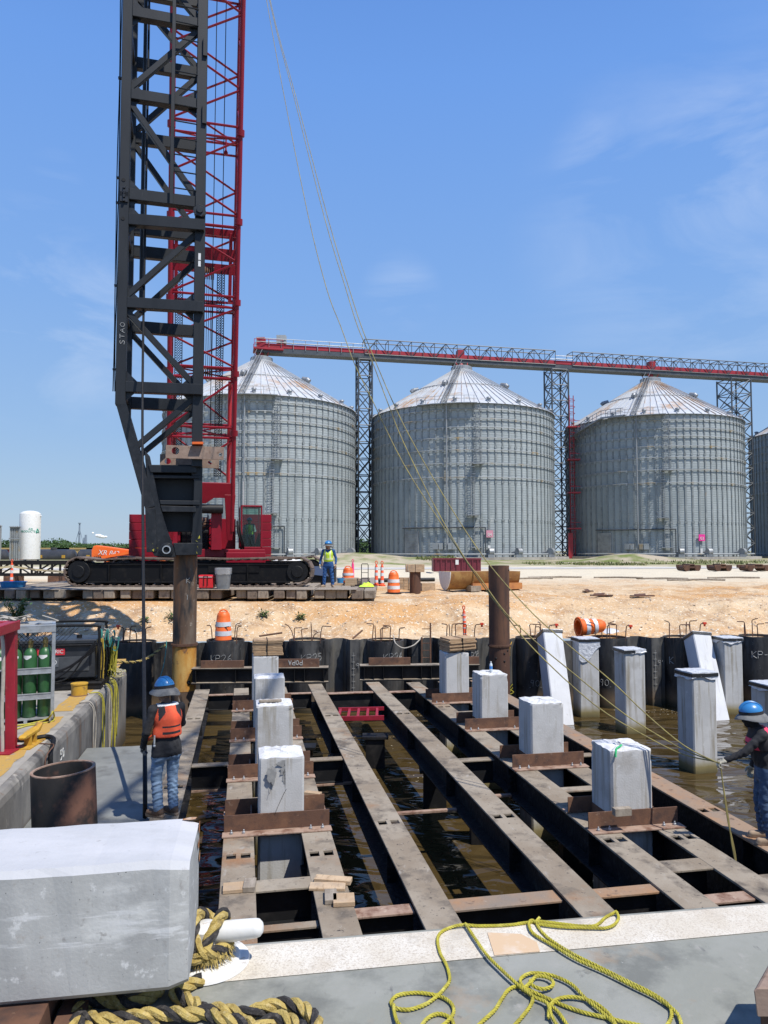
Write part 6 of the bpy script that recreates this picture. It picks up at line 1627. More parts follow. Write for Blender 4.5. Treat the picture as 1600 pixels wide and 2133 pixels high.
# blue paddling pool shaped tub, marker post
p = D(27, 1221, 29.6); t = thing('plastic_tub', 'wide shallow blue plastic tub standing on the mats', 'tub', (p.x, p.y, PADZ+.025))
h = MB(); h.lathe([(0, .02), (.40, .02), (.47, .22), (.52, .225), (.52, .205), (.49, .20), (.43, 0), (0, 0)], 32); o = h.build('basin', M['blue_plastic'], t, local=True)
def post(name, label, p, hgt, r_, stripes=True, m='cone_orange', lean=0, handle=True):
    m = 'orange_red' if m == 'cone_orange' else m
    t = thing(name, label, 'marker post', tuple(p)); 
    h = MB(); h.lathe([(r_*1.9, 0), (r_*1.9, .05), (r_*1.2, .07), (r_, .1), (r_*.8, hgt-.12), (r_*.45, hgt-.06), (r_*.4, hgt-.03)], 18); h.build('post', M[m], t, local=True)
    if handle: h = MB(); h.tube([(r_*.6*cos(a), 0, hgt+.04+r_*.9*sin(a)) for a in [2*pi*k/14 for k in range(14)]], .016, 6, closed=True); h.build('grip', M[m], t, local=True)
    if stripes:
        for z in (.45, .70): f = (z*hgt/1.0-.1)/(hgt-.22); h = MB(); rr = lambda q: r_*(1-.2*q)+.004; h.lathe([(rr(f), z*hgt), (rr(f+.14), z*hgt+.14*hgt)], 18); h.build('reflective_band', M['reflective'], t, local=True)
        h = MB(); h.lathe([(r_*1.0+.004, .12*hgt+.02), (r_*.95+.004, .26*hgt)], 18); h.build('reflective_band', M['reflective'], t, local=True)
    t.rotation_euler = (0, lean, 0); return t
p = D(24, 1209, 34); post('marker_post', 'orange and white marker post behind the blue tub', (p.x, 34, PADZ+.02), .95, .065)
# caution tape
h = MB(); a, b, c, d = D(-20, 1185, 33.9), D(24, 1180, 33.9), D(70, 1186, 36), D(135, 1192, 36)
for p, q in ((a, b), (b, c), (c, d)): h.bar(p, q, .01, .09)
prop(h.build('caution_tape', mat('faded_tape', (.62,.52,.30), rough=.6), None, loc=tuple(b)), 'faded yellow caution tape strung from the marker post to the crane track', 'tape')
# trees
def leaf_mat(name, a, b): return mat(name, a, [(b, .8, .42, .62), (tuple(x*1.5 for x in a), 2.2, .58, .72)], .7, spec=.2)
LM = [leaf_mat('leaf_dark', (.030,.062,.020), (.045,.085,.026)), leaf_mat('leaf_mid', (.045,.085,.028), (.06,.11,.035)), leaf_mat('leaf_pale', (.06,.10,.035), (.08,.13,.05))]
bark = mat('bark', (.12,.09,.065), rough=.9)
def tree(x, y, hgt, wd, lm, lab, n=900, leaf=.5, name='tree', cat='tree', group='trees at the edge of the rail yard'):
    zb = gz(x, y); t = thing(name, lab, cat, (x, y, zb), group); r_ = random.Random(int(abs(x)*13+y))
    h = MB(); h.tube([(0, 0, -.2), (r_.uniform(-.2, .2), 0, hgt*.4), (r_.uniform(-.4, .4), .1, hgt*.8)], [hgt*.035, hgt*.025, hgt*.01], 8)
    for k in range(5):
        a = r_.uniform(0, 6.3); z = hgt*r_.uniform(.25, .6); h.tube([(0, 0, z), (cos(a)*wd*.3, sin(a)*wd*.3, z+hgt*.2)], [hgt*.014, hgt*.005], 5)
    h.build('trunk', bark, t, local=True)
    cl_ = [(r_.gauss(0, wd*.28), r_.gauss(0, wd*.25), hgt*r_.uniform(.22, .72), wd*r_.uniform(.14, .24)) for _ in range(16)] + [(0, 0, hgt*.72, wd*.25), (wd*.1, 0, hgt*.74, wd*.2)]
    vz = min(.9, hgt*.28/(wd*.25))
    h = MB()
    for k in range(n):
        cx, cy, cz, cr = r_.choice(cl_); d = V((r_.gauss(0, 1), r_.gauss(0, 1), r_.gauss(0, 1))).normalized()*cr*r_.uniform(.6, 1.05)**.5
        c = V((cx, cy, cz)) + V((d.x, d.y, d.z*vz))
        u = V((r_.uniform(-1, 1), r_.uniform(-1, 1), r_.uniform(-1, 1))).normalized(); w_ = u.orthogonal().normalized(); s_ = leaf*r_.uniform(.5, 1.1)
        h.add([c - u*s_, c + w_*s_*.5, c + u*s_, c - w_*s_*.5], [(0, 1, 2, 3)])
    h.build('crown', lm, t, local=True)
TR = [(112,1119,300,20,1), (90,1125,320,14,0), (128,1124,290,14,1), (150,1131,300,14,0), (172,1132,320,14,1), (195,1132,330,13,2), (215,1131,310,14,1), (240,1129,300,15,2), (262,1131,310,14,1), (285,1131,320,14,0), (305,1132,300,14,1), (5,1123,280,14,0), (-15,1125,290,14,1), (60,1130,320,14,1), (338,1132,310,14,1)]
TL = {0: 'dark bushy tree on the horizon line', 1: 'green bushy tree on the horizon line', 2: 'pale green tree on the horizon line'}
WHERE = ['the tallest rounded crown right of the white tank', 'shoulder of the tall crown nearest the white tank', 'slope of the tall crown away from the tank', 'low crown left of the distant towers', 'low crown below the distant towers', 'pale crown just right of the distant towers', 'crown beneath the white smoke', 'pale crown between the smoke and the red counterweight', 'crown close to the red counterweight', 'crown hidden by the red counterweight', 'crown glimpsed through the leads', 'dark crown left of the finned vaporisers', 'crown at the very edge beyond the vaporisers', 'crown hidden by the white tank', 'crown behind the crane body']
for (px, py, y, wd, k), wh in zip(TR, WHERE):
    p = D(px, py, y); tree(p.x, y, p.z - gz(p.x, y), wd, LM[k], ('dark' if k == 0 else 'green' if k == 1 else 'light green') + ' bushy far tree, ' + wh, 2000, .5)
for px, y, lab in ((748, 175, 'small green tree seen low between the first two silos'), (765, 180, 'second small tree in the gap under the slim lattice tower')):
    p = D(px, 1122, y); tree(p.x, y, p.z - gz(p.x, y), 7, LM[1], lab, 700, .5)
# far masts and smoke
for px, py, lab, w_ in ((166, 1090, 'tall thin guyed mast on the skyline', .7), (179, 1114, 'short far stack beside the tall mast', 1.0), (176, 1120, 'lowest far stack left of the short one', 1.0), (80.5, 1122, 'thin far mast beside the white tank', .5)):
    Ym = 520; p = D(px, py, Ym); h = MB(); h.cyl((p.x, Ym, 0), (p.x, Ym, p.z), w_*1.2, 8, w_*.8)
    z = 10
    while z < p.z: h.cyl((p.x, Ym, z), (p.x, Ym, z+.6), w_*1.5, 8); z += 7
    if px == 166:
        for s_ in (-1, 1): h.tube([(p.x, Ym, p.z*.85), (p.x+s_*5, Ym, 2)], .18, 4)
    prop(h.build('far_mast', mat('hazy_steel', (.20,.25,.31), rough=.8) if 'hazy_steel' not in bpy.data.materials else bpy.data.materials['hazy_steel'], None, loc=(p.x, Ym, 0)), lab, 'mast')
h = MB(); Ym = 700; r_ = random.Random(4)
for k in range(26):
    f = k/25; px = 200 + 21*f; p = D(px, 1115 + 4*f + r_.uniform(-1, 1), Ym); h.sphere(p, r_.uniform(.8, 1.7)*(1.3-abs(f-.45)), 9, (1.4, 1, .8))
for k in range(5): p = D(193 + r_.uniform(-1, 1.5), 1111 + r_.uniform(-2, 2), Ym); h.sphere(p, r_.uniform(.5, 1.0), 8)
sm = mat('white_steam', (.85,.86,.88), rough=1)
prop(h.build('steam_plume', sm, None, loc=tuple(D(207, 1116, Ym))), 'small white steam plume drifting over the far trees', 'steam', kind='stuff')
# maroon roll-off container
Yd = 62; a = D(903, 1185, Yd); b = D(1002, 1185, Yd); zt = D(950, 1163, Yd).z; zb = gz((a.x+b.x)/2, Yd)+.03
t = thing('roll_off_container', 'maroon open roll-off container with a white notice in front of the 04 silo', 'skip', ((a.x+b.x)/2, Yd, zb))
h = MB(); h.bx((a.x, Yd, zb+.1), (b.x, Yd+.1, zt)); h.bx((a.x, Yd+2.2, zb+.1), (b.x, Yd+2.3, zt)); h.bx((a.x, Yd+.1, zb+.1), (a.x+.1, Yd+2.2, zt)); h.bx((b.x-.1, Yd+.1, zb+.1), (b.x, Yd+2.2, zt)); h.bx((a.x+.1, Yd+.1, zb+.1), (b.x-.1, Yd+2.2, zb+.2)); h.build('container_body', M['dumpster'], t, bevel=.02)
h = MB(); x = a.x + .2
while x < b.x: h.bx((x-.05, Yd-.08, zb+.15), (x+.05, Yd, zt-.02)); x += .44
h.bx((a.x-.03, Yd-.1, zt-.1), (b.x+.03, Yd+.02, zt+.02)); h.build('side_ribs', M['dumpster'], t)
c = D(952, 1171, Yd); h = MB(); h.bx((c.x-.13, Yd-.1, c.z-.2), (c.x+.13, Yd-.085, c.z+.2)); h.build('notice', M['white_paint'], t)
# bogies standing on the far road
for px0, px1, lab in ((1424, 1461, 'rusty wagon bogie on the pale road, nearest the 03 sign'), (1489, 1526, 'rusty wagon bogie in the middle of the row on the pale road'), (1553, 1610, 'rusty wagon bogie at the edge end of the row')):
    Yg = 66; a = D(px0, 1194, Yg); b = D(px1, 1194, Yg); zb = gz(a.x, Yg)+.05
    t = thing('wagon_bogie', lab, 'bogie', ((a.x+b.x)/2, Yg, zb), 'rusty bogies on the road')
    L_ = b.x - a.x; h = MB(); h.bx((a.x, Yg, zb+.25), (b.x, Yg+.2, zb+.55)); h.bx((a.x, Yg+1.5, zb+.25), (b.x, Yg+1.7, zb+.55)); h.bx((a.x+L_*.35, Yg, zb+.4), (b.x-L_*.35, Yg+1.7, zb+.62)); h.build('side_frame', M['rust_pipe'], t, bevel=.03)
    for f in (.2, .8): h = MB(); h.cyl((a.x+L_*f, Yg-.05, zb+.24), (a.x+L_*f, Yg+1.75, zb+.24), .24, 16); h.build('wheelset', M['rust_pipe'], t)
# grass on the verge before the silos
h = MB(); r_ = random.Random(9)
for i in range(4200):
    zone = r_.choice(((17, 29, 86, 92), (40, 66, 92, 100), (30, 44, 88, 94), (50, 80, 90, 104), (4, 9, 90, 94), (22, 30, 84, 90)))
    x = r_.uniform(zone[0], zone[1]); y = r_.uniform(zone[2], zone[3]); s_ = r_.uniform(.1, .34)
    if noise.noise(V((x*.3, y*.3, 5))) < -.15: continue
    z = gz(x, y); a = r_.uniform(0, 6.3)
    h.add([(x-cos(a)*s_*.3, y-sin(a)*s_*.3, z-.02), (x+cos(a)*s_*.3, y+sin(a)*s_*.3, z-.02), (x+r_.uniform(-.2, .2)*s_, y+r_.uniform(-.2, .2)*s_, z+s_)], [(0, 1, 2)])
prop(h.build('grass', mat('verge_grass', (.14,.16,.05), [((.24,.21,.09), .5, .45, .65), ((.07,.12,.025), 2, .5, .7)], .8), None), kind='stuff')
# ---------------------------------------------------------------- things on the bank and the crane pad
def hit(px, py):
    r_ = ray(px, py); t_ = 20.0
    while t_ < 200:
        p = V((0, 0, CAMZ)) + r_*t_
        if p.y > wall_y(p.x) + .8 and p.z <= ground_z(p.x, p.y): return V((p.x, p.y, ground_z(p.x, p.y)))
        t_ += .02 if t_ < 45 else .2
    return p
def drum(name, label, p, hgt=.98, R_=.28, rot=None, handle=True):
    t = thing(name, label, 'traffic drum', tuple(p), 'orange and white traffic drums')
    h = MB(); h.lathe([(0, hgt*.94), (R_*.55, hgt*.95), (R_*.72, hgt*.90), (R_*.80, hgt*.82), (R_*.86, hgt*.66), (R_*.90, hgt*.645), (R_*.93, hgt*.42), (R_*.97, hgt*.40), (R_, hgt*.10), (R_*1.03, .08), (R_*1.03, .0), (R_*.9, 0), (R_*.75, hgt*.8)], 30); h.build('shell', M['orange'], t, local=True)
    if handle: h = MB(); h.tube([(R_*.5*cos(a), 0, hgt*.93+.09*sin(a)) for a in [pi*k/10 for k in range(11)]], .022, 7); h.build('handle', M['orange'], t, local=True)
    for z0, z1, k0, k1 in ((.21, .36, .985, .975), (.50, .645, .928, .905)):
        h = MB(); h.lathe([(R_*k0+.006, z0*hgt), (R_*k1+.006, z1*hgt)], 30); h.build('reflective_band', M['reflective'], t, local=True)
    h = MB(); h.lathe([(R_*1.25, 0), (R_*1.3, .04), (R_*1.1, .075), (R_*1.02, .075)], 24); h.build('base_ring', M['rubber'] if rot is None else M['orange'], t, local=True)
    if rot: t.rotation_euler = rot
    return t
kp = KPOS[3]; p = D(465, 1334, kp.y - .1); drum('traffic_drum', 'upright orange and white drum standing on the KP26 pipe pile', (p.x, p.y, WZ-.03), .98, .255)
drum('traffic_drum', 'upright drum on the sand just past the end of the crane mats', hit(820, 1237), 1.0, .28)
p = G(725, 1217, PADZ+.02); drum('traffic_drum', 'drum half hidden behind a plywood crate near the blue worker', (D(725, 1217, 33.2).x, 33.2, PADZ), .75, .27)
p = D(1212, 1318, KPOS[8].y + .25); t = drum('traffic_drum', 'drum lying on its side on the bank with its open red end showing', (p.x-.12, p.y, WZ + .30), .95, .27, (0, radians(87), radians(10)))
h = MB(); h.add([(0,0,0)]*0, []) if False else None
p = hit(1270, 1319); h = MB(); r_ = random.Random(3); n = 9
for i in range(n):
    for j in range(5): pass
vs = [(p.x + (i-4)*.09 + r_.uniform(-.02, .02), p.y + (j-2)*.12, p.z + max(0, .16 - .008*(i-4)**2 - .04*(j-2)**2) + r_.uniform(0, .03)) for j in range(5) for i in range(9)]
h.add(vs, [(j*9+i, j*9+i+1, j*9+i+10, j*9+i+9) for j in range(4) for i in range(8)], True)
prop(h.build('plastic_sheet', M['plastic'], None, loc=tuple(p)), 'crumpled white plastic sheet on the bank beside the fallen drum', 'plastic sheet')
# slim posts
p = D(969, 1331, KPOS[6].y - .15); t = post('marker_post', 'slim red marker post with grey bands on the KP23 pipe pile', (p.x, p.y, WZ-.03), 1.0, .062, False)
h = MB(); h.lathe([(.055, .62), (.052, .72)], 16); h.build('reflective_band', M['reflective'], t, local=True); h = MB(); h.lathe([(.052, .78), (.049, .88)], 16); h.build('reflective_band', M['reflective'], t, local=True)
for z in (.2, .38, .52): h = MB(); h.lathe([(.062, z), (.06, z+.03)], 16); h.build('reflective_band', M['reflective'], t, local=True)
t.rotation_euler = (0, -.04, 0)
for px, yy, lab in ((784, 31.0, 'orange and white marker post on the mats, the one farther from the drum'), (796, 30.6, 'orange and white marker post on the mats close to the upright drum')):
    p = D(px, 1223, yy); post('marker_post', lab, (p.x, yy, PADZ+.02), .92, .075)
p = D(735, 1200, 33.8); post('marker_post', 'neon pink marker post behind the half hidden drum', (p.x, 33.8, PADZ), .98, .07, False, 'pink')
# cooler and bin on the front edge of the mats
p = D(431, 1226, 28.45); t = thing('ice_chest', 'red wheeled cooler with a black pull handle at the edge of the mats', 'cooler', (p.x, p.y, PADZ+.022))
h = MB(); h.bx((-.27, -.2, .03), (.27, .2, .42)); h.build('box', M['cooler_red'], t, bevel=.03, local=True, seg=2)
h = MB(); h.bx((-.285, -.215, .425), (.285, .215, .53)); h.build('lid', M['cooler_red'], t, bevel=.03, local=True, seg=2)
h = MB(); h.tube([(-.07, -.225, .12), (-.07, -.225, .5), (.07, -.225, .5), (.07, -.225, .12)], .014, 7); h.build('handle', M['rubber'], t, local=True)
h = MB(); h.bx((-.25, -.222, .445), (.25, -.214, .465)); h.build('trim', M['white_paint'], t, local=True)
for x in (-.22, .22): h = MB(); h.cyl((x-.03, -.12, .06), (x+.03, -.12, .06), .06, 14); h.build('wheel', M['rubber'], t, local=True)
p = D(465, 1228, 28.4); t = thing('rubbish_bin', 'grey plastic bin with a clear liner folded over its rim', 'bin', (p.x, p.y, PADZ+.022))
h = MB()
def sq(r_, z, n=28, p_=4): return [((abs(cos(a))**(2/p_))*r_*(1 if cos(a) > 0 else -1), (abs(sin(a))**(2/p_))*r_*(1 if sin(a) > 0 else -1), z) for a in [2*pi*k/n for k in range(n)]]
def loft(mb, rings, smooth=True, cap0=True):
    n = len(rings[0]); b = [q for r_ in rings for q in r_]; f = [(i*n+k, i*n+(k+1) % n, (i+1)*n+(k+1) % n, (i+1)*n+k) for i in range(len(rings)-1) for k in range(n)]
    if cap0: f.append(tuple(range(n-1, -1, -1)))
    mb.add(b, f, smooth)
loft(h, [sq(.225, 0), sq(.285, .74), sq(.30, .75), sq(.30, .79), sq(.28, .79), sq(.22, .03)]); h.build('tub', M['plastic_grey'], t, local=True)
h = MB(); loft(h, [[(x, y, z - .05*abs(sin(k*1.3)) - .03) for k, (x, y, z) in enumerate(sq(.297, .62))], sq(.305, .72), sq(.307, .80), sq(.27, .80), sq(.26, .6)], cap0=False)
cl_ = mat('clear_liner', (.55,.56,.57), rough=.2, bump=1, bscale=14, alpha=.45); h.build('liner', cl_, t, local=True)
# timber capped pile stub
p = hit(865, 1235); k = p.y/FPX; t = thing('pile_stub', 'short rusty pipe stub capped with two timber blocks beside the upright drum', 'pile stub', tuple(p))
h = MB(); h.lathe([(11.5*k, -.3), (11.5*k, 43*k), (0, 43*k)], 24); h.build('pipe', M['rust_pipe'], t, local=True)
for a, b_ in ((-20*k, -1*k), (0, 19*k)): h = MB(); h.bx((a, -.3, 43*k), (b_-.005, .3, 59*k)); h.build('cap_timber', M['wood'], t, bevel=.01, local=True)
h = MB(); h.tube(catmull([(-15*k, -.31, 59*k), (-16*k, -.33, 50*k), (-12*k, -.32, 40*k), (-14*k, -.3, 20*k)], 4), .012, 5); h.build('cord', M['hose_grey'], t, local=True)
# pallet-like stack, blocks
p = hit(846, 1229); t = thing('timber_stack', 'low stack of pale timber blocks behind the upright drum', 'timber stack', (p.x, p.y+.4, p.z)); k = p.y/FPX
for lv in range(4):
    for q in range(3): h = MB(); h.bx((-.32+q*.22, -.3, lv*.15), (-.32+q*.22+.2, .3, lv*.15+.14)); h.build('timber', M['wood'], t, bevel=.006, local=True)
p = hit(891, 1231); block('timber_block', 'single pale timber block on the sand beside the capped pile stub', p, (.62, .5, .36), .1, 'wood')
p = D(734, 1218, 31.6); t = thing('plywood_crate', 'low plywood crate in front of the half hidden drum', 'crate', (p.x, 31.6, PADZ+.002))
h = MB(); h.bx((-.3, -.25, 0), (.3, -.23, .3)); h.bx((-.3, .23, 0), (.3, .25, .3)); h.bx((-.3, -.23, 0), (-.28, .23, .3)); h.bx((.28, -.23, 0), (.3, .23, .3)); h.bx((-.28, -.23, 0), (.28, .23, .02)); h.build('crate_box', M['wood'], t, bevel=.004, local=True)
p = D(760, 1217, 31.2); t = thing('hand_truck', 'tall black hand truck standing on the mats', 'hand truck', (p.x, 31.2, PADZ+.005))
h = MB(); 
for x in (-.14, .14): h.tube([(x, 0, .05), (x, 0, .88)], .017, 7)
h.tube([(-.14, 0, .6), (-.14, -.02, .86), (-.12, -.02, .92), (.12, -.02, .92), (.14, -.02, .86), (.14, 0, .6)], .017, 7)
for z in (.3, .55): h.tube([(-.14, 0, z), (.14, 0, z)], .012, 6)
h.build('frame', M['rubber'], t, local=True); h = MB(); h.bx((-.17, -.2, 0), (.17, .0, .015)); h.build('toe_plate', M['rubber'], t, local=True)
for x in (-.2, .2): h = MB(); h.cyl((x-.025, .08, .1), (x+.025, .08, .1), .1, 16); h.build('wheel', M['rubber'], t, local=True)
p = D(764, 1221, 30.0); h = MB(); r_ = random.Random(8)
vs = [((i-5)*.06, (j-3)*.09, max(.0, .17 - .006*(i-5)**2 - .02*(j-3)**2)*r_.uniform(.6, 1.2) + .01) for j in range(7) for i in range(11)]
h.add(vs, [(j*11+i, j*11+i+1, j*11+i+12, j*11+i+11) for j in range(6) for i in range(10)], True)
o = h.build('hi_vis_vest', M['lime'], None, local=True, loc=(0, 0, 0)); o.location = (p.x, 30.0, PADZ+.022); prop(o, 'crumpled lime safety vest lying on the mats below the hand truck', 'vest')
p = D(748, 1219, 30.2); h = MB(); h.tube(catmull([(p.x+.16*cos(a)*(1+.1*sin(3*a)), 30.2+.14*sin(a), PADZ+.05+.02*a/6) for a in [k*.6 for k in range(24)]], 2), .018, 6); prop(h.build('hose_coil', M['rubber'], None, loc=(p.x, 30.2, PADZ)), 'small coil of dark hose beside the crumpled lime vest', 'hose')
p = D(709, 1212, 32.4); t = thing('blue_bucket', 'small blue bucket behind the worker in blue', 'bucket', (p.x, 32.4, PADZ)); h = MB(); h.lathe([(0, .01), (.12, .01), (.15, .28), (.14, .28), (.11, .02)], 18); h.build('pail', M['blue_plastic'], t, local=True); h = MB(); h.tube([(.15*cos(a), 0, .28+.1*sin(a)) for a in [pi*k/8 for k in range(9)]], .006, 5); h.build('handle', M['galv'], t, local=True)
p = D(703, 1218, 31.8); h = MB(); h.bx((-.3, -.12, 0), (.3, .12, .08)); o = h.build('wood_board', M['wood'], None, loc=(0, 0, 0)); o.location = (p.x, 31.8, PADZ+.003); prop(o, 'pale board lying on the mats behind the worker in blue', 'board')
# dark skid and pale tank by the crane tail
Ys = 34.2; a = D(640, 1215, Ys); b = D(697, 1215, Ys); t = thing('steel_skid', 'dark steel skid box behind the worker in blue overalls', 'skid', ((a.x+b.x)/2, Ys, PADZ)); zt = D(660, 1180, Ys).z
h = MB(); h.prism([(a.x, Ys, PADZ), (b.x, Ys, PADZ), (b.x, Ys, zt), (a.x+.5, Ys, zt)], (0, 1.4, 0)); h.build('box', M['black'], t, bevel=.02)
h = MB(); h.prism([(a.x-.05, Ys-.1, zt+.02), (a.x+.75, Ys-.1, zt-.0), (a.x+1.0, Ys-.1, zt-.45), (a.x+.3, Ys-.1, zt-.38)], (0, .06, 0)); h.build('blue_lid', mat('slate_blue', (.10,.14,.24), rough=.5), t)
Yp = 42; a = D(574, 1167, Yp); b = D(622, 1167, Yp); t = thing('white_tank', 'pale rounded tank lying behind the crane track', 'tank', ((a.x+b.x)/2, Yp, gz(-6, Yp))); zt = D(598, 1160, Yp).z
h = MB(Matrix.Translation((0, Yp, zt-.6)) @ Matrix.Rotation(pi/2, 4, 'Y')); h.lathe([(0, a.x-.2), (.4, a.x-.15), (.6, a.x+.1), (.6, b.x-.1), (.4, b.x+.15), (0, b.x+.2)], 28); h.build('shell', M['white_paint'], t)
h = MB(); h.bx((a.x+.1, Yp-.4, gz(-6, Yp)-.1), (a.x+.3, Yp+.4, zt-.9)); h.bx((b.x-.3, Yp-.4, gz(-6, Yp)-.1), (b.x-.1, Yp+.4, zt-.9)); h.build('cradle', M['black'], t)
# half pipe trough with a pale end
p = hit(934, 1229); k = p.y/FPX; t = thing('half_pipe', 'big half round rust yellow pipe lying with its pale flat end towards us', 'pipe section', tuple(p)); Rr = 29*k
ax = V((.94, .34, 0)).normalized(); n_ = V((ax.y, -ax.x, 0)); ze = p.z + 38*k
M['ochre'] = mat('ochre_rust', (.25,.12,.035), [((.34,.20,.065), 2, .45, .62), ((.17,.075,.03), 3, .54, .7), ((.50,.34,.13), 6, .62, .74)], .8, bump=.3, bscale=20)
c0_ = V((p.x-.15, p.y, ze)); ln = 3.6
def half(c, rr, n=20): return [c + V((n_.x*cos(a), n_.y*cos(a), 0))*rr*-1 + UP*(sin(a)*38*k) for a in [-pi + pi*q/n*1.0 for q in range(n+1)]]
h = MB(); A0 = half(c0_, Rr); A1 = half(c0_ + ax*ln, Rr); n = len(A0)
h.add(A0 + A1, [(i, i+1, n+i+1, n+i) for i in range(n-1)] + [(i+1, i, n+i, n+i+1) for i in range(0)], True)
h.add([A0[0], A0[-1], A1[-1], A1[0]], [(0, 1, 2, 3)]); h.add(A1, [tuple(range(n))]); h.build('shell', M['ochre'], t)
h = MB(); c2 = c0_ - ax*.03
h.prism(half(c2, Rr*1.0), ax*.028); h.build('end_plate', M['white_paint'], t)
h = MB(); h.tube([q for q in half(c0_ + ax*1.15, Rr*1.03)], .05, 6); h.build('stiffening_ring', M['ochre'], t)
q0 = c0_ + ax*1.1 + n_*.5; h = MB(); h.bar(V((q0.x, q0.y, p.z+.16)), V((q0.x, q0.y, p.z+.16)) + ax*2.6, .3, .3); prop(h.build('steel_beam', mat('orange_beam', (.48,.20,.06), [((.33,.13,.05), 3, .45, .65)], .7), None, loc=(q0.x, q0.y, p.z)), 'orange rusty beam lying along the half round pipe', 'beam')
block('timber_block', 'dark timber chock under the half round pipe', (q0.x+.1, q0.y+.0, p.z-.05), (.5, .6, .25), .3, 'wood_grey')
# long pipes lying farther back and scraps of debris
for pxa_, pxb_, yy, r_, lab in ((640, 800, 40, .07, 'long dark pipe lying on the ground behind the pink post'), (700, 905, 44, .12, 'thick grey pipe lying behind the timber blocks')):
    a = D(pxa_, 1200, yy); b = D(pxb_, 1200, yy+1.5); a.z = gz(a.x, a.y)+r_; b.z = gz(b.x, b.y)+r_; h = MB(); h.cyl(a, b, r_, 10); prop(h.build('steel_pipe', M['black'], None, loc=tuple(a)), lab, 'pipe')
for px, py, sx, rt, lab in ((1338, 1243, 1.0, .15, 'dark bent scrap of plate lying on the bank'), (1253, 1242, .9, -.1, 'thin dark stick lying on the crest of the bank'), (1225, 1233, .5, .5, 'short dark stick on the crest near the thin one')):
    p = hit(px, py); h = MB(); h.bx((-sx/2, -.1, 0), (sx/2, .1, .05)); h.add([(-sx*.4, -.1, .05), (sx*.1, -.1, .05), (sx*.2, .12, .12), (-sx*.3, .12, .1)], [(0,1,2,3)])
    o = h.build('scrap', M['rust_pipe'], None, loc=(0, 0, 0)); o.location = tuple(p + V((0,0,.01))); o.rotation_euler = (0, 0, rt); prop(o, lab, 'scrap')
for k, (px, py) in enumerate(((1290, 1205), (1385, 1207), (1460, 1210), (1540, 1206), (1170, 1204), (1110, 1207))):
    p = hit(px, py); h = MB(); h.tube([(-1.6-k*.2, 0, .05), (0, .2, .08), (1.5, .1, .05)], .06, 6); o = h.build('timber_pole', M['wood_grey'], None, loc=(0,0,0)); o.location = tuple(p); o.rotation_euler = (0, 0, .1*(k-2)); prop(o, 'weathered pole lying on the flat sand towards the silos', 'pole', 'poles lying on the sand')
# plants
def shrub(p, hgt, wd, n, lab, name='bush'):
    t = thing(name, lab, 'plant', tuple(p)); r_ = random.Random(n); h = MB(); f = MB()
    for k in range(14):
        a = r_.uniform(0, 6.3); e = V((cos(a)*wd*r_.uniform(.2, .5), sin(a)*wd*r_.uniform(.2, .5), hgt*r_.uniform(.6, 1))); pts = [V((0,0,-.05)), e*.5 + V((0,0,hgt*.1)), e]; h.tube(pts, [.012, .008, .003], 5)
        for q in range(n//14):
            c = pts[0].lerp(e, r_.uniform(.25, 1.05)) + V((r_.gauss(0, .05), r_.gauss(0, .05), r_.gauss(0, .03)))
            u = V((r_.uniform(-1, 1), r_.uniform(-1, 1), r_.uniform(-.4, .7))).normalized(); w_ = u.cross(V((r_.uniform(-.4,.4), r_.uniform(-.4,.4), 1))).normalized(); s_ = r_.uniform(.04, .075)
            f.add([c, c + u*s_ + w_*s_*.35, c + u*s_*2.1, c + u*s_ - w_*s_*.35], [(0, 1, 2, 3)])
    h.build('stem', bark, t, local=True); f.build('foliage', leaf_mat('bush_leaf', (.045,.10,.025), (.07,.14,.04)) if 'bush_leaf' not in bpy.data.materials else bpy.data.materials['bush_leaf'], t, local=True)
shrub(hit(35, 1295), .85, .85, 700, 'leafy green bush on the bank behind the gas cylinder rack')
for px, py, s_ in ((548, 1286, .22), (625, 1291, .2), (358, 1292, .3), (300, 1296, .15)):
    shrub(hit(px, py), s_, s_*1.6, 90, {548: 'little green weed on the bank above the KP25 pile', 625: 'second little weed on the bank, right of the other above KP25', 358: 'green weed beside the orange rusted pile on the bank', 300: 'tiny weed on the bank by the guide cable'}[px], 'weed')
# ---------------------------------------------------------------- foreground: girder, bollard cleat, ropes
GZ0, GZ1 = 2.89, 3.50
ga = G(394, 1794, GZ1); gb = G(0, 1820, GZ1); gd = (gb-ga).normalized(); gn = V((gd.y, -gd.x, 0))
if gn.y < 0: gn = -gn
GL = 3.2
t = thing('concrete_girder', 'big square concrete pile lying across the barge deck with a rust marked corner', 'concrete pile', (ga.x, ga.y, GZ0))
c = .03
def gp(l, b, z): return ga + gd*l + gn*b + V((0, 0, z - GZ1))
sec = [(c, GZ0), (0, GZ0+c), (0, GZ1-c), (c, GZ1), (.61-c, GZ1), (.61, GZ1-c), (.61, GZ0+c), (.61-c, GZ0)]
NL = 36; vs = []; fs = []; r_ = random.Random(2)
for i in range(NL+1):
    l = GL*i/NL; k = 1 if i else .0
    for j, (b, z) in enumerate(sec):
        e = (.0035 if j in (2, 3, 4, 5) else .0) if i else .001
        inset = .02 if i == 0 else 0
        vs.append(gp(l, b + r_.uniform(-e, e) + (inset if b < .3 else -inset), z + r_.uniform(-e, e) + (inset if z < 3.2 else -inset)))
n = 8
h = MB()
for i in range(NL):
    for j in range(n):
        h.cur = 1 if j in (2, 3, 4) else 0
        b0 = len(h.v)
        fs = None
        h.add([vs[i*n+j], vs[i*n+(j+1) % n], vs[(i+1)*n+(j+1) % n], vs[(i+1)*n+j]], [(0, 1, 2, 3)])
h.cur = 0; h.add(vs[:n], [tuple(range(n-1, -1, -1))]); h.add(vs[-n:], [tuple(range(n))])
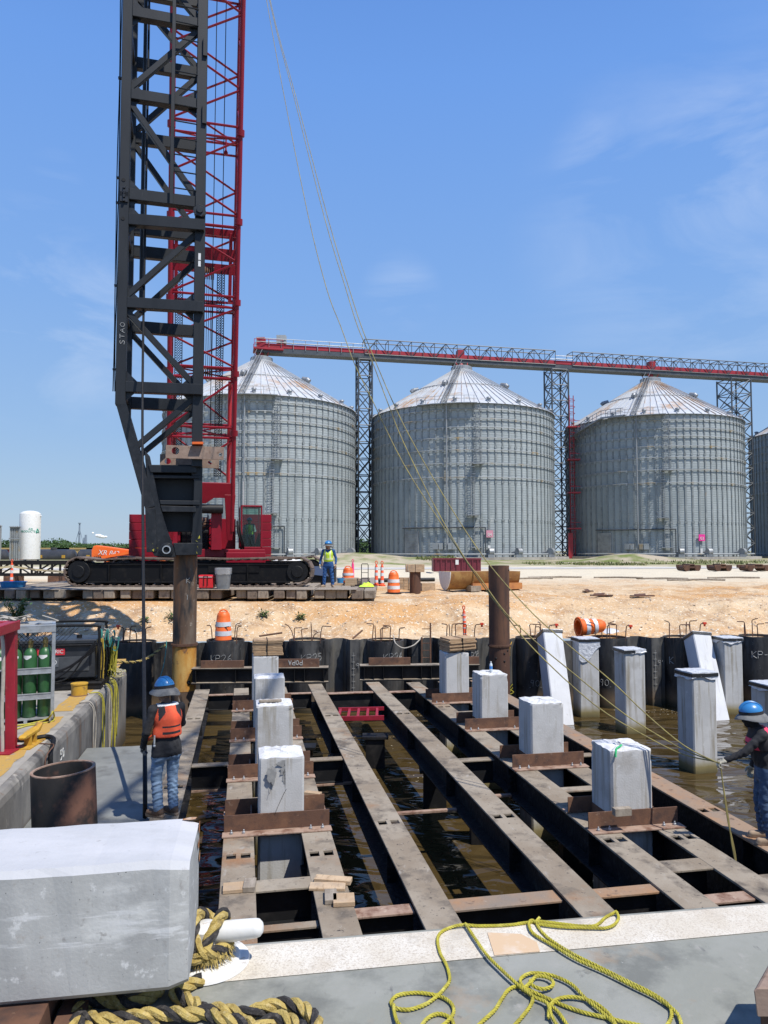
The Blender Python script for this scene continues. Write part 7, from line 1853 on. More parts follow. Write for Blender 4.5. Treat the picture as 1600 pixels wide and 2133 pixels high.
o = h.build('body', [M['beam_concrete'], M['beam_top']], t)
h = MB()
for b, z in ((.53, GZ1-.035), (.50, GZ1-.11), (.56, GZ1-.2)):
    q = [gp(-.006 - .004*0, b + r_.uniform(-.03, .03), z + r_.uniform(-.02, .02)) for _ in range(5)]
    cc = gp(-.0, b, z); h.add([cc + (gn*cos(a)*.045 + UP*sin(a)*.03)*r_.uniform(.6, 1.3) - gd*.006 for a in [2*pi*k/7 for k in range(7)]], [tuple(range(7))])
h.build('rust_mark', mat('rust_bleed', (.36,.13,.04), [((.48,.27,.14), 20, .45, .65)], .9), t)
h = MB()
for (l, b) in ((.05, .57),):
    cc = gp(l, b, GZ1); h.add([cc + (gd*cos(a)*.05 + gn*sin(a)*.022)*r_.uniform(.5, 1.2) + UP*.006 for a in [2*pi*k/8 for k in range(8)]], [tuple(range(8))])
h.build('stain', mat('brown_stain', (.36,.17,.07), [((.46,.36,.27), 25, .42, .6)], .9), t)
p = gp(.55, -.05, BD); t2 = thing('dunnage_beam', 'dark rusty steel dunnage carrying the lying concrete pile', 'dunnage', (p.x, p.y, BD))
q0 = G(62, 2128, BD); 
h = MB(); a = q0 - gn*.35 - gd*-.0; h.bar(a + UP*.069, a + gn*1.3 + UP*.069, .22, .138); h.build('plate', M['rust_pipe'], t2, bevel=.004)
h = MB(); h.bar(a + gd*.11 + UP*.07 , a + gd*.13 + gn*1.3 + UP*.07, .012, .12); h.bar(a - gd*.2 - gn*-.05 + UP*.03, a - gd*.2 + gn*1.2 + UP*.03, .12, .05); h.build('stiffener', M['rust'], t2)
a = gp(2.2, -.2, BD); t3 = block('timber_dunnage', 'dark timber bearer under the far end of the lying concrete pile', a + gn*.4, (.25, 1.2, .138), atan2(gd.y, gd.x), 'wood_grey')
# bollard cleat
c = G(428, 2004, BD); t = thing('mooring_cleat', 'white painted mooring cleat with one horn past the end of the concrete pile', 'cleat', tuple(c + V((0,0,.006))))
h = MB(); h.lathe([(0, .03), (.17, .03), (.185, .025), (.19, .012), (.235, .012), (.24, 0)], 40); h.build('base_plate', M['white_paint'], t, local=True)
h = MB(); h.lathe([(.10, .02), (.085, .06), (.08, .12), (.08, .18), (.05, .20), (0, .205)], 28); h.build('post', M['white_paint'], t, local=True)
tip = D(543, 1932, c.y - .03); st_ = V((c.x, c.y, BD + .150)); dirn = (tip - st_)
h = MB(); pts = [st_ - dirn*.9, st_ - dirn*.5, st_, st_ + dirn*.5, tip - dirn*.08, tip - dirn*.02, tip + dirn*.03, tip + dirn*.045]
h.tube([p_ - V(t.location) for p_ in pts], [.048, .052, .058, .054, .049, .044, .028, .010], 20); h.build('horn', M['white_paint'], t, local=True)
# hawser turned round the cleat
h = MB(); R_ = .033
pts = []
for k in range(44):
    a = k*.42; pts.append(c + V((cos(a)*.125, sin(a)*.125, .06 + .0014*k + .015*sin(a*1.3))))
laid_rope(h, pts, R_, .19, 6, 3, (0, 1, 0), 9)
e0_ = c + V((.09, -.10, .10)); up_ = [c + V((-.10, -.15, .07)), c + V((.0, -.155, .11)), c + V((.045, -.11, .18)), c + V((.085, -.01, .255)), c + V((.09, .07, .21)), c + V((.06, .13, .13)), c + V((-.05, .14, .08))]
laid_rope(h, catmull(up_, 6), R_, .19, 6, 3, (0, 1, 0), 9)
up_ = [c + V((.13, -.02, .10)), c + V((.05, -.14, .12)), c + V((-.03, -.13, .18)), c + V((-.05, -.0, .25)), c + V((-.02, .12, .19)), c + V((.08, .12, .11))]
laid_rope(h, catmull(up_, 6), R_, .19, 6, 3, (1, 0, 0), 9)
# frayed ends
r_ = random.Random(6); h.cur = 0
for k in range(260):
    a = r_.uniform(-2.4, .9); b = c + V((cos(a)*.15, sin(a)*.15, r_.uniform(.05, .13))); d = V((cos(a)*r_.uniform(.2, 1), sin(a)*r_.uniform(.2, 1), -r_.uniform(.3, 1.3))).normalized()*r_.uniform(.02, .06)
    w_ = V((-sin(a), cos(a), 0))*.0022; h.add([b - w_, b + w_, b + d], [(0, 1, 2)])
prop(h.build('cleat_rope', [M['hawser_yellow'], M['hawser_black']], None, loc=tuple(c)), 'thick yellow and black rope turned round the white cleat with frayed strands', 'rope')
# hawser lying on the deck
h = MB()
def dk(pts, z): return [G(x, y, BD + z) for x, y in pts]
for pts, z in (([(420, 2040), (363, 2066), (385, 2080), (407, 2092), (429, 2108), (459, 2122), (494, 2128), (520, 2135), (560, 2150)], .034),
               ([(340, 2050), (324, 2070), (306, 2079), (271, 2092), (245, 2087), (200, 2084), (170, 2092), (160, 2112), (168, 2135), (190, 2150)], .034),
               ([(150, 2150), (168, 2118), (210, 2125), (262, 2121), (306, 2114), (350, 2111), (394, 2114), (425, 2108), (446, 2103), (481, 2107), (516, 2113), (547, 2100), (590, 2091), (630, 2100), (656, 2122), (664, 2148)], .040),
               ([(530, 2150), (560, 2128), (575, 2120), (600, 2124), (640, 2150)], .036), ([(230, 2150), (300, 2140), (330, 2150)], .036)):
    laid_rope(h, catmull(dk(pts, z), 6), .034, .20, 6, 3, (0, 1, 0), 9)
prop(h.build('mooring_rope', [M['hawser_yellow'], M['hawser_black']], None, loc=tuple(G(400, 2110, BD))), 'thick yellow and black rope looped on the deck under the lying concrete pile', 'rope')
# thin yellow line flaked on the deck
h = MB()
Y1 = [
 [(1284,1899),(1262,1911),(1240,1928),(1200,1928),(1150,1922),(1115,1920),(1060,1927),(1000,1929),(960,1927),(925,1938),(912,1955),(917,1985),(930,2010),(937,2040),(925,2060),(905,2080),(880,2095),(850,2103),(825,2100),(815,2088),(830,2073),(870,2068),(915,2075),(940,2090),(945,2110),(930,2130),(900,2150)],
 [(1284,1899),(1289,1912),(1280,1926),(1262,1933),(1235,1933),(1195,1932),(1160,1930),(1125,1925),(1108,1917),(1102,1926),(1112,1945),(1150,1968),(1200,1998),(1260,2025),(1320,2055),(1370,2080),(1408,2108),(1420,2135),(1424,2160)],
 [(970,1924),(990,1955),(1015,1990),(1050,2025),(1080,2052),(1110,2075),(1140,2090),(1150,2118),(1170,2150)],
 [(1124,1912),(1118,1924),(1140,1952),(1190,1985),(1250,2015),(1310,2045),(1360,2070),(1394,2095),(1398,2122),(1378,2150)],
 [(1060,2150),(1110,2085),(1086,2050),(1088,2036),(1110,2027),(1150,2032),(1190,2050),(1220,2080),(1250,2105),(1278,2130),(1300,2155)],
 [(1088,2062),(1104,2048),(1118,2034),(1140,2036),(1153,2046),(1148,2056),(1128,2060),(1110,2053),(1104,2042)],
 [(985,2150),(1005,2128),(1030,2105),(1045,2082),(1062,2060),(1086,2056),(1130,2075),(1200,2104),(1280,2124),(1340,2138)],
 [(1143,2120),(1146,2097),(1162,2081),(1190,2077),(1222,2082),(1250,2096),(1275,2120),(1285,2150)],
 [(820,2092),(822,2110),(830,2132),(850,2150)], [(870,2150),(890,2122),(915,2112),(940,2122),(948,2145)], [(1140,2090),(1160,2105),(1175,2125),(1190,2150)]]
for k, pts in enumerate(Y1):
    pp = catmull(dk(pts, .013 + .006*(k % 3)), 7)
    laid_rope(h, pp, .0098, .056, 5, 3, (0, 0, 0), 7)
prop(h.build('deck_line', M['yellow_rope'], None, loc=tuple(G(1100, 2000, BD))), 'thin bright yellow rope lying in loose loops across the stripe and deck', 'rope')
# rusty block at the edge
p = D(1577, 2120, 3.30); t = thing('steel_block', 'rusty steel block standing at the edge of the deck', 'steel block', (p.x, p.y, BD))
h = MB(); h.prism([(p.x, p.y, p.z), (p.x-.012, p.y, p.z+.11), (p.x+.004, p.y, p.z+.125), (p.x+.6, p.y, p.z+.125), (p.x+.6, p.y, p.z)], (.30, .36, 0)); h.build('plate', M['rust_plate'], t, bevel=.006)
h = MB(); h.prism([(p.x+.03, p.y+.03, BD+.003), (p.x+.6, p.y+.03, BD+.003), (p.x+.6, p.y+.03, p.z), (p.x+.03, p.y+.03, p.z)], (.25, .3, 0)); h.build('foot', M['rust_pipe'], t)
# ---------------------------------------------------------------- gear on the work barge and float
def yb(u, v, z): return yard(u, v, z)
# short casing pipe on the float
c = D(141, 1601, 9.75); c.z = 0; zr = D(141, 1601, 9.75).z; R_ = 62/FPX*9.75
M['casing'] = mat('burnt_casing', (.02,.018,.017), [((.15,.07,.045), .8, .545, .62), ((.07,.04,.03), 3, .56, .70), ((.012,.011,.01), 2, .50, .62)], .7, bump=.3, bscale=22)
t = thing('casing_pipe', 'short open black and rust casing pipe standing upright on the grey float', 'pipe section', (c.x, c.y, 1.125))
h = MB(); H_ = zr - 1.125; h.lathe([(R_, 0), (R_, H_), (R_-.035, H_), (R_-.035, .02)], 48); h.build('pipe', [M['casing']], t, local=True)
h = MB(); h.lathe([(R_+.001, H_-.012), (R_+.001, H_+.003), (R_-.036, H_+.003), (R_-.036, H_-.012)], 48); h.build('rim', M['rust_foot'], t, local=True)
a = -pi/2 - 1.05; d = V((cos(a), sin(a), 0)); h = MB(); h.cyl(d*(R_-.02) + V((0,0,.13)), d*(R_+.02) + V((0,0,.13)), .05, 14); h.build('plug', M['rust'], t, local=True)
t.rotation_euler = (0, -.055, 0)
# yellow bollard and cleat
p = G(165, 1449, LD); t = thing('bollard', 'stubby yellow bollard on the barge deck in front of the welder', 'bollard', tuple(p)); h = MB(); h.lathe([(.165, 0), (.165, .24), (.178, .245), (.178, .27), (0, .275)], 28); h.build('drum', M['yellow_paint'], t, local=True); h = MB(); h.lathe([(.185, .0), (.185, .012), (.16, .03)], 28); h.build('weld_collar', M['rust'], t, local=True)
p = G(62, 1553, LD); t = thing('deck_cleat', 'yellow steel deck cleat on the barge edge beside the red frame', 'cleat', tuple(p + V((0,0,.004))))
Mc = Matrix.Translation((0, 0, 0)) @ Matrix.Rotation(atan2(EV.y, EV.x) - .12, 4, 'Z')
h = MB(Mc); h.bx((-.30, -.12, 0), (.34, .12, .02)); h.build('base_plate', M['yellow_paint'], t, local=True)
h = MB(Mc); h.bx((-.10, -.05, .02), (-.04, .05, .17)); h.bx((.10, -.05, .02), (.16, .05, .17)); h.build('leg', M['yellow_paint'], t, local=True)
h = MB(Mc); h.prism([(-.36, -.055, .19), (-.28, -.055, .15), (.30, -.055, .15), (.44, -.055, .27), (.38, -.055, .29), (.2, -.055, .225), (-.3, -.055, .225)], (0, .11, 0)); h.build('horn', M['yellow_paint'], t, bevel=.02, local=True)
hose('hose', 'black hose running past the yellow cleat and over the barge edge', [G(-10, 1552, LD+.04), G(30, 1542, LD+.04), G(60, 1540, LD+.05), G(95, 1534, LD+.05), G(112, 1540, LD+.03), yard(ub+.03, uv(G(122, 1552, LD))[1]-.1, LD-.08), yard(ub+.05, uv(G(122, 1552, LD))[1]-.15, LD-.4), yard(ub+.06, uv(G(122, 1552, LD))[1]-.1, 1.2)], .035, 'rubber')
hose('thin_wire', 'thin brown wire draped over the barge edge beside the black hose', [G(70, 1548, LD+.01), G(100, 1550, LD+.01), G(112, 1553, LD+.01), yard(ub+.03, uv(G(118, 1556, LD))[1]-.3, LD-.1), yard(ub+.02, uv(G(118, 1556, LD))[1]-.3, LD-.6)], .01, 'rust_pipe', 'wire')
# gas cylinder rack
rc = G(112, 1503, LD); RV = ray(100, HOR); RV.z = 0; RV.normalize(); RU = V((RV.y, -RV.x, 0)); MR = basis((0,0,0), RU, RV, UP)
ru, rv = rc.dot(RU), rc.dot(RV)
def yr(u, v, z): return RU*u + RV*v + V((0,0,z))
RK = thing('cylinder_rack', 'galvanised steel rack holding tall green gas cylinders', 'rack', tuple(yr(ru, rv, LD)))
RWd, RDp, RH = 1.05, .92, 1.76
h = MB(MR); hh = []
for u in (ru - RWd, ru - .06):
    for v in (rv, rv + RDp):
        h = MB(MR); h.bx((u, v, LD+.02), (u+.06, v+.05, LD+RH)); h.build('upright', M['galv'], RK, bevel=.004)
for z in (.98, .52):
    h = MB(MR); h.bx((ru-RWd+.06, rv-.01, LD+z), (ru-.06, rv+.04, LD+z+.012)); h.bx((ru-RWd+.06, rv-.0, LD+z-.085), (ru-.06, rv+.008, LD+z)); h.bx((ru-RWd+.06, rv-.01, LD+z-.097), (ru-.06, rv+.04, LD+z-.085)); h.build('rail', M['galv'], RK)
    h = MB(MR); h.bx((ru-.05, rv+.05, LD+z-.09), (ru-.01, rv+RDp, LD+z)); h.build('rail', M['galv'], RK)
h = MB(MR)
for v in (rv, rv+RDp): h.bx((ru-RWd, v-.012, LD+RH-.11), (ru, v-.002, LD+RH-.015)); h.bx((ru-RWd, v-.015, LD+RH-.015), (ru, v+.06, LD+RH)); h.bx((ru-RWd, v-.014, LD+RH-.122), (ru, v+.05, LD+RH-.11))
h.bx((ru-.06, rv+.06, LD+RH-.1), (ru, rv+RDp, LD+RH)); h.bx((ru-RWd, rv+.06, LD+RH-.1), (ru-RWd+.06, rv+RDp, LD+RH)); h.build('top_frame', M['galv'], RK)
h = MB(MR); h.bx((ru-RWd+.05, rv+.05, LD+RH-.012), (ru-.05, rv+RDp-.04, LD+RH-.004)); h.build('roof_sheet', M['silo_ring'], RK)
h = MB(MR); h.bx((ru-RWd, rv, LD+.06), (ru-.0, rv+RDp, LD+.085)); 
for u in (ru-RWd+.02, ru-.5, ru-.08): h.bx((u, rv, LD+.004), (u+.06, rv+RDp, LD+.06))
h.build('floor', M['galv'], RK)
h = MB(MR); x = ru - RWd + .02
for k in range(14):
    for s_ in (1, -1): h.bar((x+k*.08-.3*(s_ < 0)*0, rv+RDp-.03, LD+1.2), (x+k*.08+s_*.45, rv+RDp-.03, LD+1.65), .008, .008)
h.build('mesh', M['rubber'], RK)
gt = thing('gas_cylinder', 'tall green gas cylinder standing in the galvanised rack', 'gas cylinder', (0, 0, 0), 'green gas cylinders in the rack')
h = MB(); h.lathe([(0, 0), (.10, 0), (.115, .02), (.115, 1.08), (.108, 1.15), (.085, 1.21), (.05, 1.25), (.035, 1.26)], 28); h.build('body', M['gas_green'], gt, local=True)
h = MB(); h.lathe([(.04, 1.25), (.042, 1.31), (.02, 1.32), (.018, 1.37), (.03, 1.37), (.03, 1.39), (0, 1.39)], 14); h.cyl((-.05, 0, 1.35), (.05, 0, 1.35), .013, 8); h.build('valve', M['brass'], gt, local=True)
h = MB(); n = 10; aa = [-pi/2 - .75 + 1.5*k/n for k in range(n+1)]
h.add([(cos(a)*.1165, sin(a)*.1165, 1.07 + .02*cos(k*.6)) for k, a in enumerate(aa)] + [(cos(a)*.113, sin(a)*.113, 1.125) for k, a in enumerate(aa)], [(k, k+1, n+2+k, n+1+k) for k in range(n)], True); h.build('paper_label', M['white_paint'], gt, local=True)
first = True
for j in range(3):
    for i in range(4):
        if j == 2 and i in (1, 3): continue
        q = yr(ru - .17 - i*.248, rv + .18 + j*.27, LD + .087)
        if first: gt.location = q; first = False
        else: dup(gt, q, rnd.uniform(-.3, .3))
# webbing straps and sheet on the rack
h = MB()
for k in range(9):
    a = yr(ru - rnd.uniform(.1, .9), rv + rnd.uniform(.1, .7), LD+RH+.02); pts = [a + V((rnd.uniform(-.25, .25), rnd.uniform(-.2, .2), rnd.uniform(.0, .14))) for _ in range(4)]
    pp = catmull(pts, 5)
    for p0, p1 in zip(pp, pp[1:]):
        if (p1-p0).length > .004: h.bar(p0, p1, .07, .008)
prop(h.build('webbing_strap', M['hose_grey'], None, loc=tuple(yr(ru-.4, rv+.4, LD+RH))), 'heap of grey webbing straps lying on the cylinder rack', 'strap')
# yellow cord tied at the rack foot
hose('yellow_rope', 'yellow cord looped round the foot of the cylinder rack', [G(30, 1512, LD+.02), G(60, 1508, LD+.03), G(95, 1499, LD+.05), G(106, 1490, LD+.16), G(110, 1482, LD+.22), G(113, 1492, LD+.1), G(110, 1502, LD+.02), G(80, 1508, LD+.02), G(55, 1512, LD+.02), G(30, 1520, LD+.02)], .014, 'yellow_rope', 'rope')
# welding machine
wc = G(207, 1437, LD); wu, wv = uv(wc)
WM = thing('welding_machine', 'black engine driven welder on a skid with pipe rails on top', 'welder', tuple(yard(wu, wv, LD)))
def wb(lo, hi): return (wu+lo[0], wv+lo[1], LD+lo[2]), (wu+hi[0], wv+hi[1], LD+hi[2])
h = MB(MY); h.bx(*wb((-1.9, 0, .02), (.03, 1.15, .17))); h.bx(*wb((-1.9, -.02, .13), (.05, 1.17, .18))); h.build('skid', M['black'], WM, bevel=.01)
M['welder_case'] = mat('welder_case', (.022,.025,.030), [((.04,.044,.05), 3, .45, .68), ((.08,.08,.08), 9, .66, .78)], .45)
h = MB(MY); h.bx(*wb((-1.8, .12, .26), (-.12, 1.0, 1.02))); h.bx(*wb((-1.83, .09, 1.02), (-.09, 1.03, 1.12))); h.build('case', M['welder_case'], WM, bevel=.02)
h = MB(MY); h.bx(*wb((-1.7, .105, .42), (-.25, .12, .74))); h.build('front_panel', mat('welder_grey', (.075,.08,.085), [((.05,.055,.06), 3, .45, .65)], .5), WM, bevel=.004)
h = MB(MY); h.cyl((wu-.55, wv+.5, LD+1.12), (wu-.55, wv+.5, LD+1.19), .06, 14); h.build('filler_cap', M['rubber'], WM)
for v, dz in ((.12, 0), (1.02, .02)):
    h = MB(MY); h.tube(catmull([(wu-1.8, wv+v, LD+.2), (wu-1.8, wv+v, LD+1.35+dz), (wu-1.72, wv+v, LD+1.43+dz), (wu-.18, wv+v, LD+1.43+dz), (wu-.06, wv+v, LD+1.35+dz), (wu-.04, wv+v, LD+1.1), (wu-.04, wv+v, LD+.2)], 5), .032, 10); h.build('pipe_rail', M['rubber'], WM)
for z in (1.0, .95): h = MB(MY); h.tube([(wu-1.8, wv+.08, LD+z), (wu-.06, wv+.08, LD+z)], .025, 8); h.build('pipe_rail', M['rubber'], WM); break
plate_m = mat('nameplate_red', (.55,.03,.04), rough=.4)
def face(u, z, txt, size, m, back=None, w=0, hh=0):
    Mx = basis(yard(wu+u, wv+.10, LD+z), EU, UP)
    if back: h = MB(Mx); h.bx((-w, -hh/2, -.004), (.03, hh/2, .004)); b = h.build('nameplate', back, WM)
    else: b = WM
    h = MB(Mx); vs, fs = text2d(txt, size, .004, 'RIGHT'); h.add([v + V((0, 0, .008)) for v in vs], fs); h.build('lettering', m, b)
face(-.80, .86, 'ELECTRIC', .115, M['white_paint'], plate_m, .62, .15)
face(-.93, .62, 'RIO', .15, M['white_paint'], mat('nameplate_grey', (.11,.12,.13), rough=.4), .4, .2)
for k in range(5):
    a = (wu-.1, wv-.03, LD+1.1-.05*k); b = (wu-.75-.2*k, wv-.06, LD+.25+.03*k)
    h = MB(MY); h.tube(catmull([a, (wu-.35-.1*k, wv-.05, LD+.72-.06*k), b, (wu-1.7, wv-.05, LD+.2+.05*k)], 6), .018, 7); h.build('cable', M['rubber'], WM)
for k in range(10):
    u = wu - .02 + rnd.uniform(-.05, .08); v = wv + rnd.uniform(.0, .9); h = MB(MY); h.tube(catmull([(u, v, LD+1.05), (u+.05, v-.02, LD+.7), (u+rnd.uniform(-.03,.05), v+rnd.uniform(-.05,.05), LD+.2)], 5), .018, 6); h.build('cable', M['rubber'], WM)
# hanging line hanks
def hank(name, label, m, px0, px1, py0, py1, Y_, n, r_, loops=False):
    h = MB(); rr = random.Random(n)
    for k in range(n):
        px = rr.uniform(px0, px1); y0 = py0 + rr.uniform(-3, 4); y1 = py1 + rr.uniform(-14, 12); yy = Y_ + rr.uniform(-.12, .12)
        pts = [D(px, y0, yy), D(px + rr.uniform(-3, 3), (y0+y1)/2, yy - rr.uniform(0, .06)), D(px + rr.uniform(-4, 4), y1, yy)]
        if loops: pts.append(D(px + rr.uniform(3, 8), y1 + 3, yy)); pts.append(D(px + rr.uniform(5, 12), y0 + 15, yy))
        h.tube(catmull(pts, 4), r_, 5)
    return prop(h.build(name, m, None, loc=tuple(D(px0, py0, Y_))), label, 'rope')
hank('rope_hank', 'hank of old golden rope hanging beside the welder', mat('golden_rope', (.42,.29,.03), [((.30,.20,.03), 20, .45, .65)], .85), 205, 216, 1332, 1405, 17.3, 26, .013)
hank('rope_hank', 'hank of bright yellow rope hanging at the barge corner by the welder', M['yellow_rope'], 217, 234, 1333, 1392, 17.6, 26, .012, True)
hank('hose_hank', 'tangle of teal and grey hoses at the top corner of the welder', M['teal_rope'], 208, 238, 1312, 1340, 17.5, 12, .014, True)
h = MB(); rr = random.Random(12)
for k in range(16):
    p = [D(rr.uniform(210, 240), rr.uniform(1308, 1345), 17.5) for _ in range(4)]; h.tube(catmull(p, 5), .011, 5)
prop(h.build('wire_tangle', M['hose_grey'], None, loc=tuple(D(225, 1320, 17.5))), 'tangle of pale wires over the teal hoses', 'wire')
# heap of line on the barge corner and lines down its side
h = MB(); rr = random.Random(14); c = G(238, 1403, LD+.02)
for k in range(14):
    o_ = V((rr.uniform(-.35, .25), rr.uniform(-.9, .3), 0)); q = [c + o_ + V((cos(a)*rr.uniform(.12, .3), sin(a)*rr.uniform(.15, .4), rr.uniform(.01, .14))) for a in [j*.9 for j in range(8)]]
    h.tube(catmull(q, 4), .012, 5)
prop(h.build('rope_heap', mat('pale_rope', (.45,.40,.22), [((.30,.27,.15), 12, .45, .65)], .85), None, loc=tuple(c)), 'loose heap of pale and yellow line on the far barge corner', 'rope')
vc_ = uv(G(250, 1420, LD))[1]
for k, (dv, zb_, m, lab) in enumerate(((.1, .25, 'yellow_rope', 'yellow line hanging down the barge side nearest its far corner'), (-.35, .5, 'yellow_rope', 'second yellow line hanging down the barge side'), (-.6, .3, 'hose_grey', 'pale line hanging down the barge side between yellow ones'), (-1.4, .15, 'yellow_rope', 'yellow line trailing down the barge side towards the water'), (-2.4, .6, 'hose_grey', 'pale line draped over the barge side above the casing pipe'), (.35, .6, 'yellow_rope', 'short yellow line at the very corner of the barge'))):
    v = min(vc_ + dv, vb - .05); hose('hanging_line', lab, [yard(ub-.25, v-.15, LD+.03), yard(ub-.06, v-.05, LD+.012), yard(ub+.03, v, LD-.2), yard(ub+.05, v+.03, (LD+zb_)/2), yard(ub+.035, v-.04, zb_), yard(ub+.05, v-.12, zb_+.05), yard(ub+.04, v-.18, (LD+zb_)/2+.1), yard(ub+.03, v-.15, LD-.15), yard(ub-.05, v-.2, LD+.012)], .013, m, 'rope')
# red frame at the edge of the picture
rb = G(24, 1562, LD); fu, fv = uv(rb)
RF = thing('red_steel_structure', 'dark red steel frame with a diagonal brace bolted to the barge deck', 'steel frame', tuple(rb))
zt = D(25, 1300, rb.y).z
def fr(px, py, dy=0): return D(px, py, rb.y + dy)
h = MB(); h.bar(fr(23, 1562), fr(24, 1302), .145, .15, EV); h.build('post', M['red_faded'], RF, bevel=.01)
h = MB(); a = fr(30, 1303); h.bar(a + EU*.05, a - EU*1.6 + EV*-.1, .17, .15); h.build('top_beam', M['red_faded'], RF, bevel=.01)
h = MB(); a = fr(28, 1303); h.bar(a + EV*.1, a + EV*-1.6, .15, .15); h.build('side_beam', M['red_faded'], RF, bevel=.01)
h = MB(); h.bar(fr(2, 1318), fr(24, 1400), .10, .10, EV); h.build('diagonal_brace', M['red_faded'], RF, bevel=.008)
h = MB(); h.bx((rb.x-.5, rb.y-.35, LD+.005), (rb.x+.14, rb.y+.2, LD+.03)); h.prism([rb + V((-.35, -.05, .03)), rb + V((-.08, -.05, .03)), rb + V((-.08, -.05, .32))], (0, .02, 0)); h.build('base_plate', M['red_faded'], RF)
h = MB(); h.bar(fr(-40, 1420), fr(0, 1420), .07, .07); h.bar(fr(-2, 1400, .2), fr(-4, 1590, .2), .06, .06); h.build('inner_post', M['black'], RF)
hose('hose', 'beige hose hanging inside the red frame', [fr(-4, 1300, -.15), fr(5, 1330, -.2), fr(7, 1400, -.2), fr(4, 1480, -.2), fr(5, 1560, -.2), fr(2, 1592, -.2)], .028, 'hose_grey')
# red ladder frame and posts under the girders, seen between them
def under(px, py, Y_): return D(px, py, Y_)
Yr = 17.2
t = thing('red_walkway', 'short red steel ladder frame slung low between two long girders', 'walkway', tuple(under(750, 1492, Yr)))
h = MB(); a, b = under(700, 1497, Yr), under(800, 1495, Yr)
h.bar(a, b, .05, .10); h.bar(a + V((0,.9,.02)), b + V((0,.9,.02)), .05, .08); h.build('side_rail', M['red_faded'], t)
h = MB()
for f in (.05, .25, .45, .65, .85): q = a.lerp(b, f); h.bar(q, q + V((0,.9,.02)), .06, .05)
h.build('rungs', M['red_faded'], t)
for px, Y_, lab in ((782, 17.4, 'black steel post under the red ladder frame'), (630, 16.5, 'black steel post in the water behind the wood-streaked pile'), (1005, 13.0, 'black post under the girder beside the left long slot'), (905, 14.8, 'black post below the second long girder'), (1195, 11.6, 'dark post below the girder of the green marked pile')):
    p = D(px, 1500, Y_); t = thing('steel_post', lab, 'post', (p.x, Y_, 0)); h = MB(); h.bx((-.22, -.15, -1.5), (.22, .15, FZ-BH-.002)); h.build('column', M['black'], t, local=True); h = MB(); h.bx((-.3, -.2, FZ-BH-.06), (.3, .2, FZ-BH-.004)); h.build('head_plate', M['black'], t, local=True)

# lattice boom added unseen behind the viewpoint to drop shade on the float
f0 = V((-3.6, -4.7, BD+.6)); f1 = V((8.4, 7.3, 28.2)); ax_ = (f1-f0).normalized(); px_ = ax_.cross(V((0,1,0))).normalized(); py_ = ax_.cross(px_)
t = thing('shade_boom', 'unseen lattice boom added to cast shade on the grey float', 'added shade boom', tuple(f0))
w2 = .55
for a in (-w2, w2):
    for b_ in (-w2, w2): h = MB(); h.tube([f0 + px_*a + py_*b_, f1 + px_*a + py_*b_], .055, 8); h.build('boom_chord', M['red_faded'], t)
h = MB(); L_ = (f1-f0).length; k = 0; s_ = 0
while s_ < L_ - .9:
    for b_ in (-w2, w2):
        q = -1 if k % 2 else 1
        h.tube([f0 + ax_*s_ + px_*(-w2*q) + py_*b_, f0 + ax_*(s_+.9) + px_*(w2*q) + py_*b_], .035, 6); h.tube([f0 + ax_*s_ + px_*b_ + py_*(-w2*q), f0 + ax_*(s_+.9) + px_*b_ + py_*(w2*q)], .035, 6)
    h.tube([f0 + ax_*s_ + px_*-w2 + py_*-w2, f0 + ax_*s_ + px_*w2 + py_*-w2], .035, 6)
    s_ += .9; k += 1
h.build('boom_lattice', M['red_faded'], t)
h = MB(); h.bx((-4.4, -5.5, BD), (-2.8, -4.0, BD+.55)); h.build('boom_foot', M['red_faded'], t, bevel=.03)
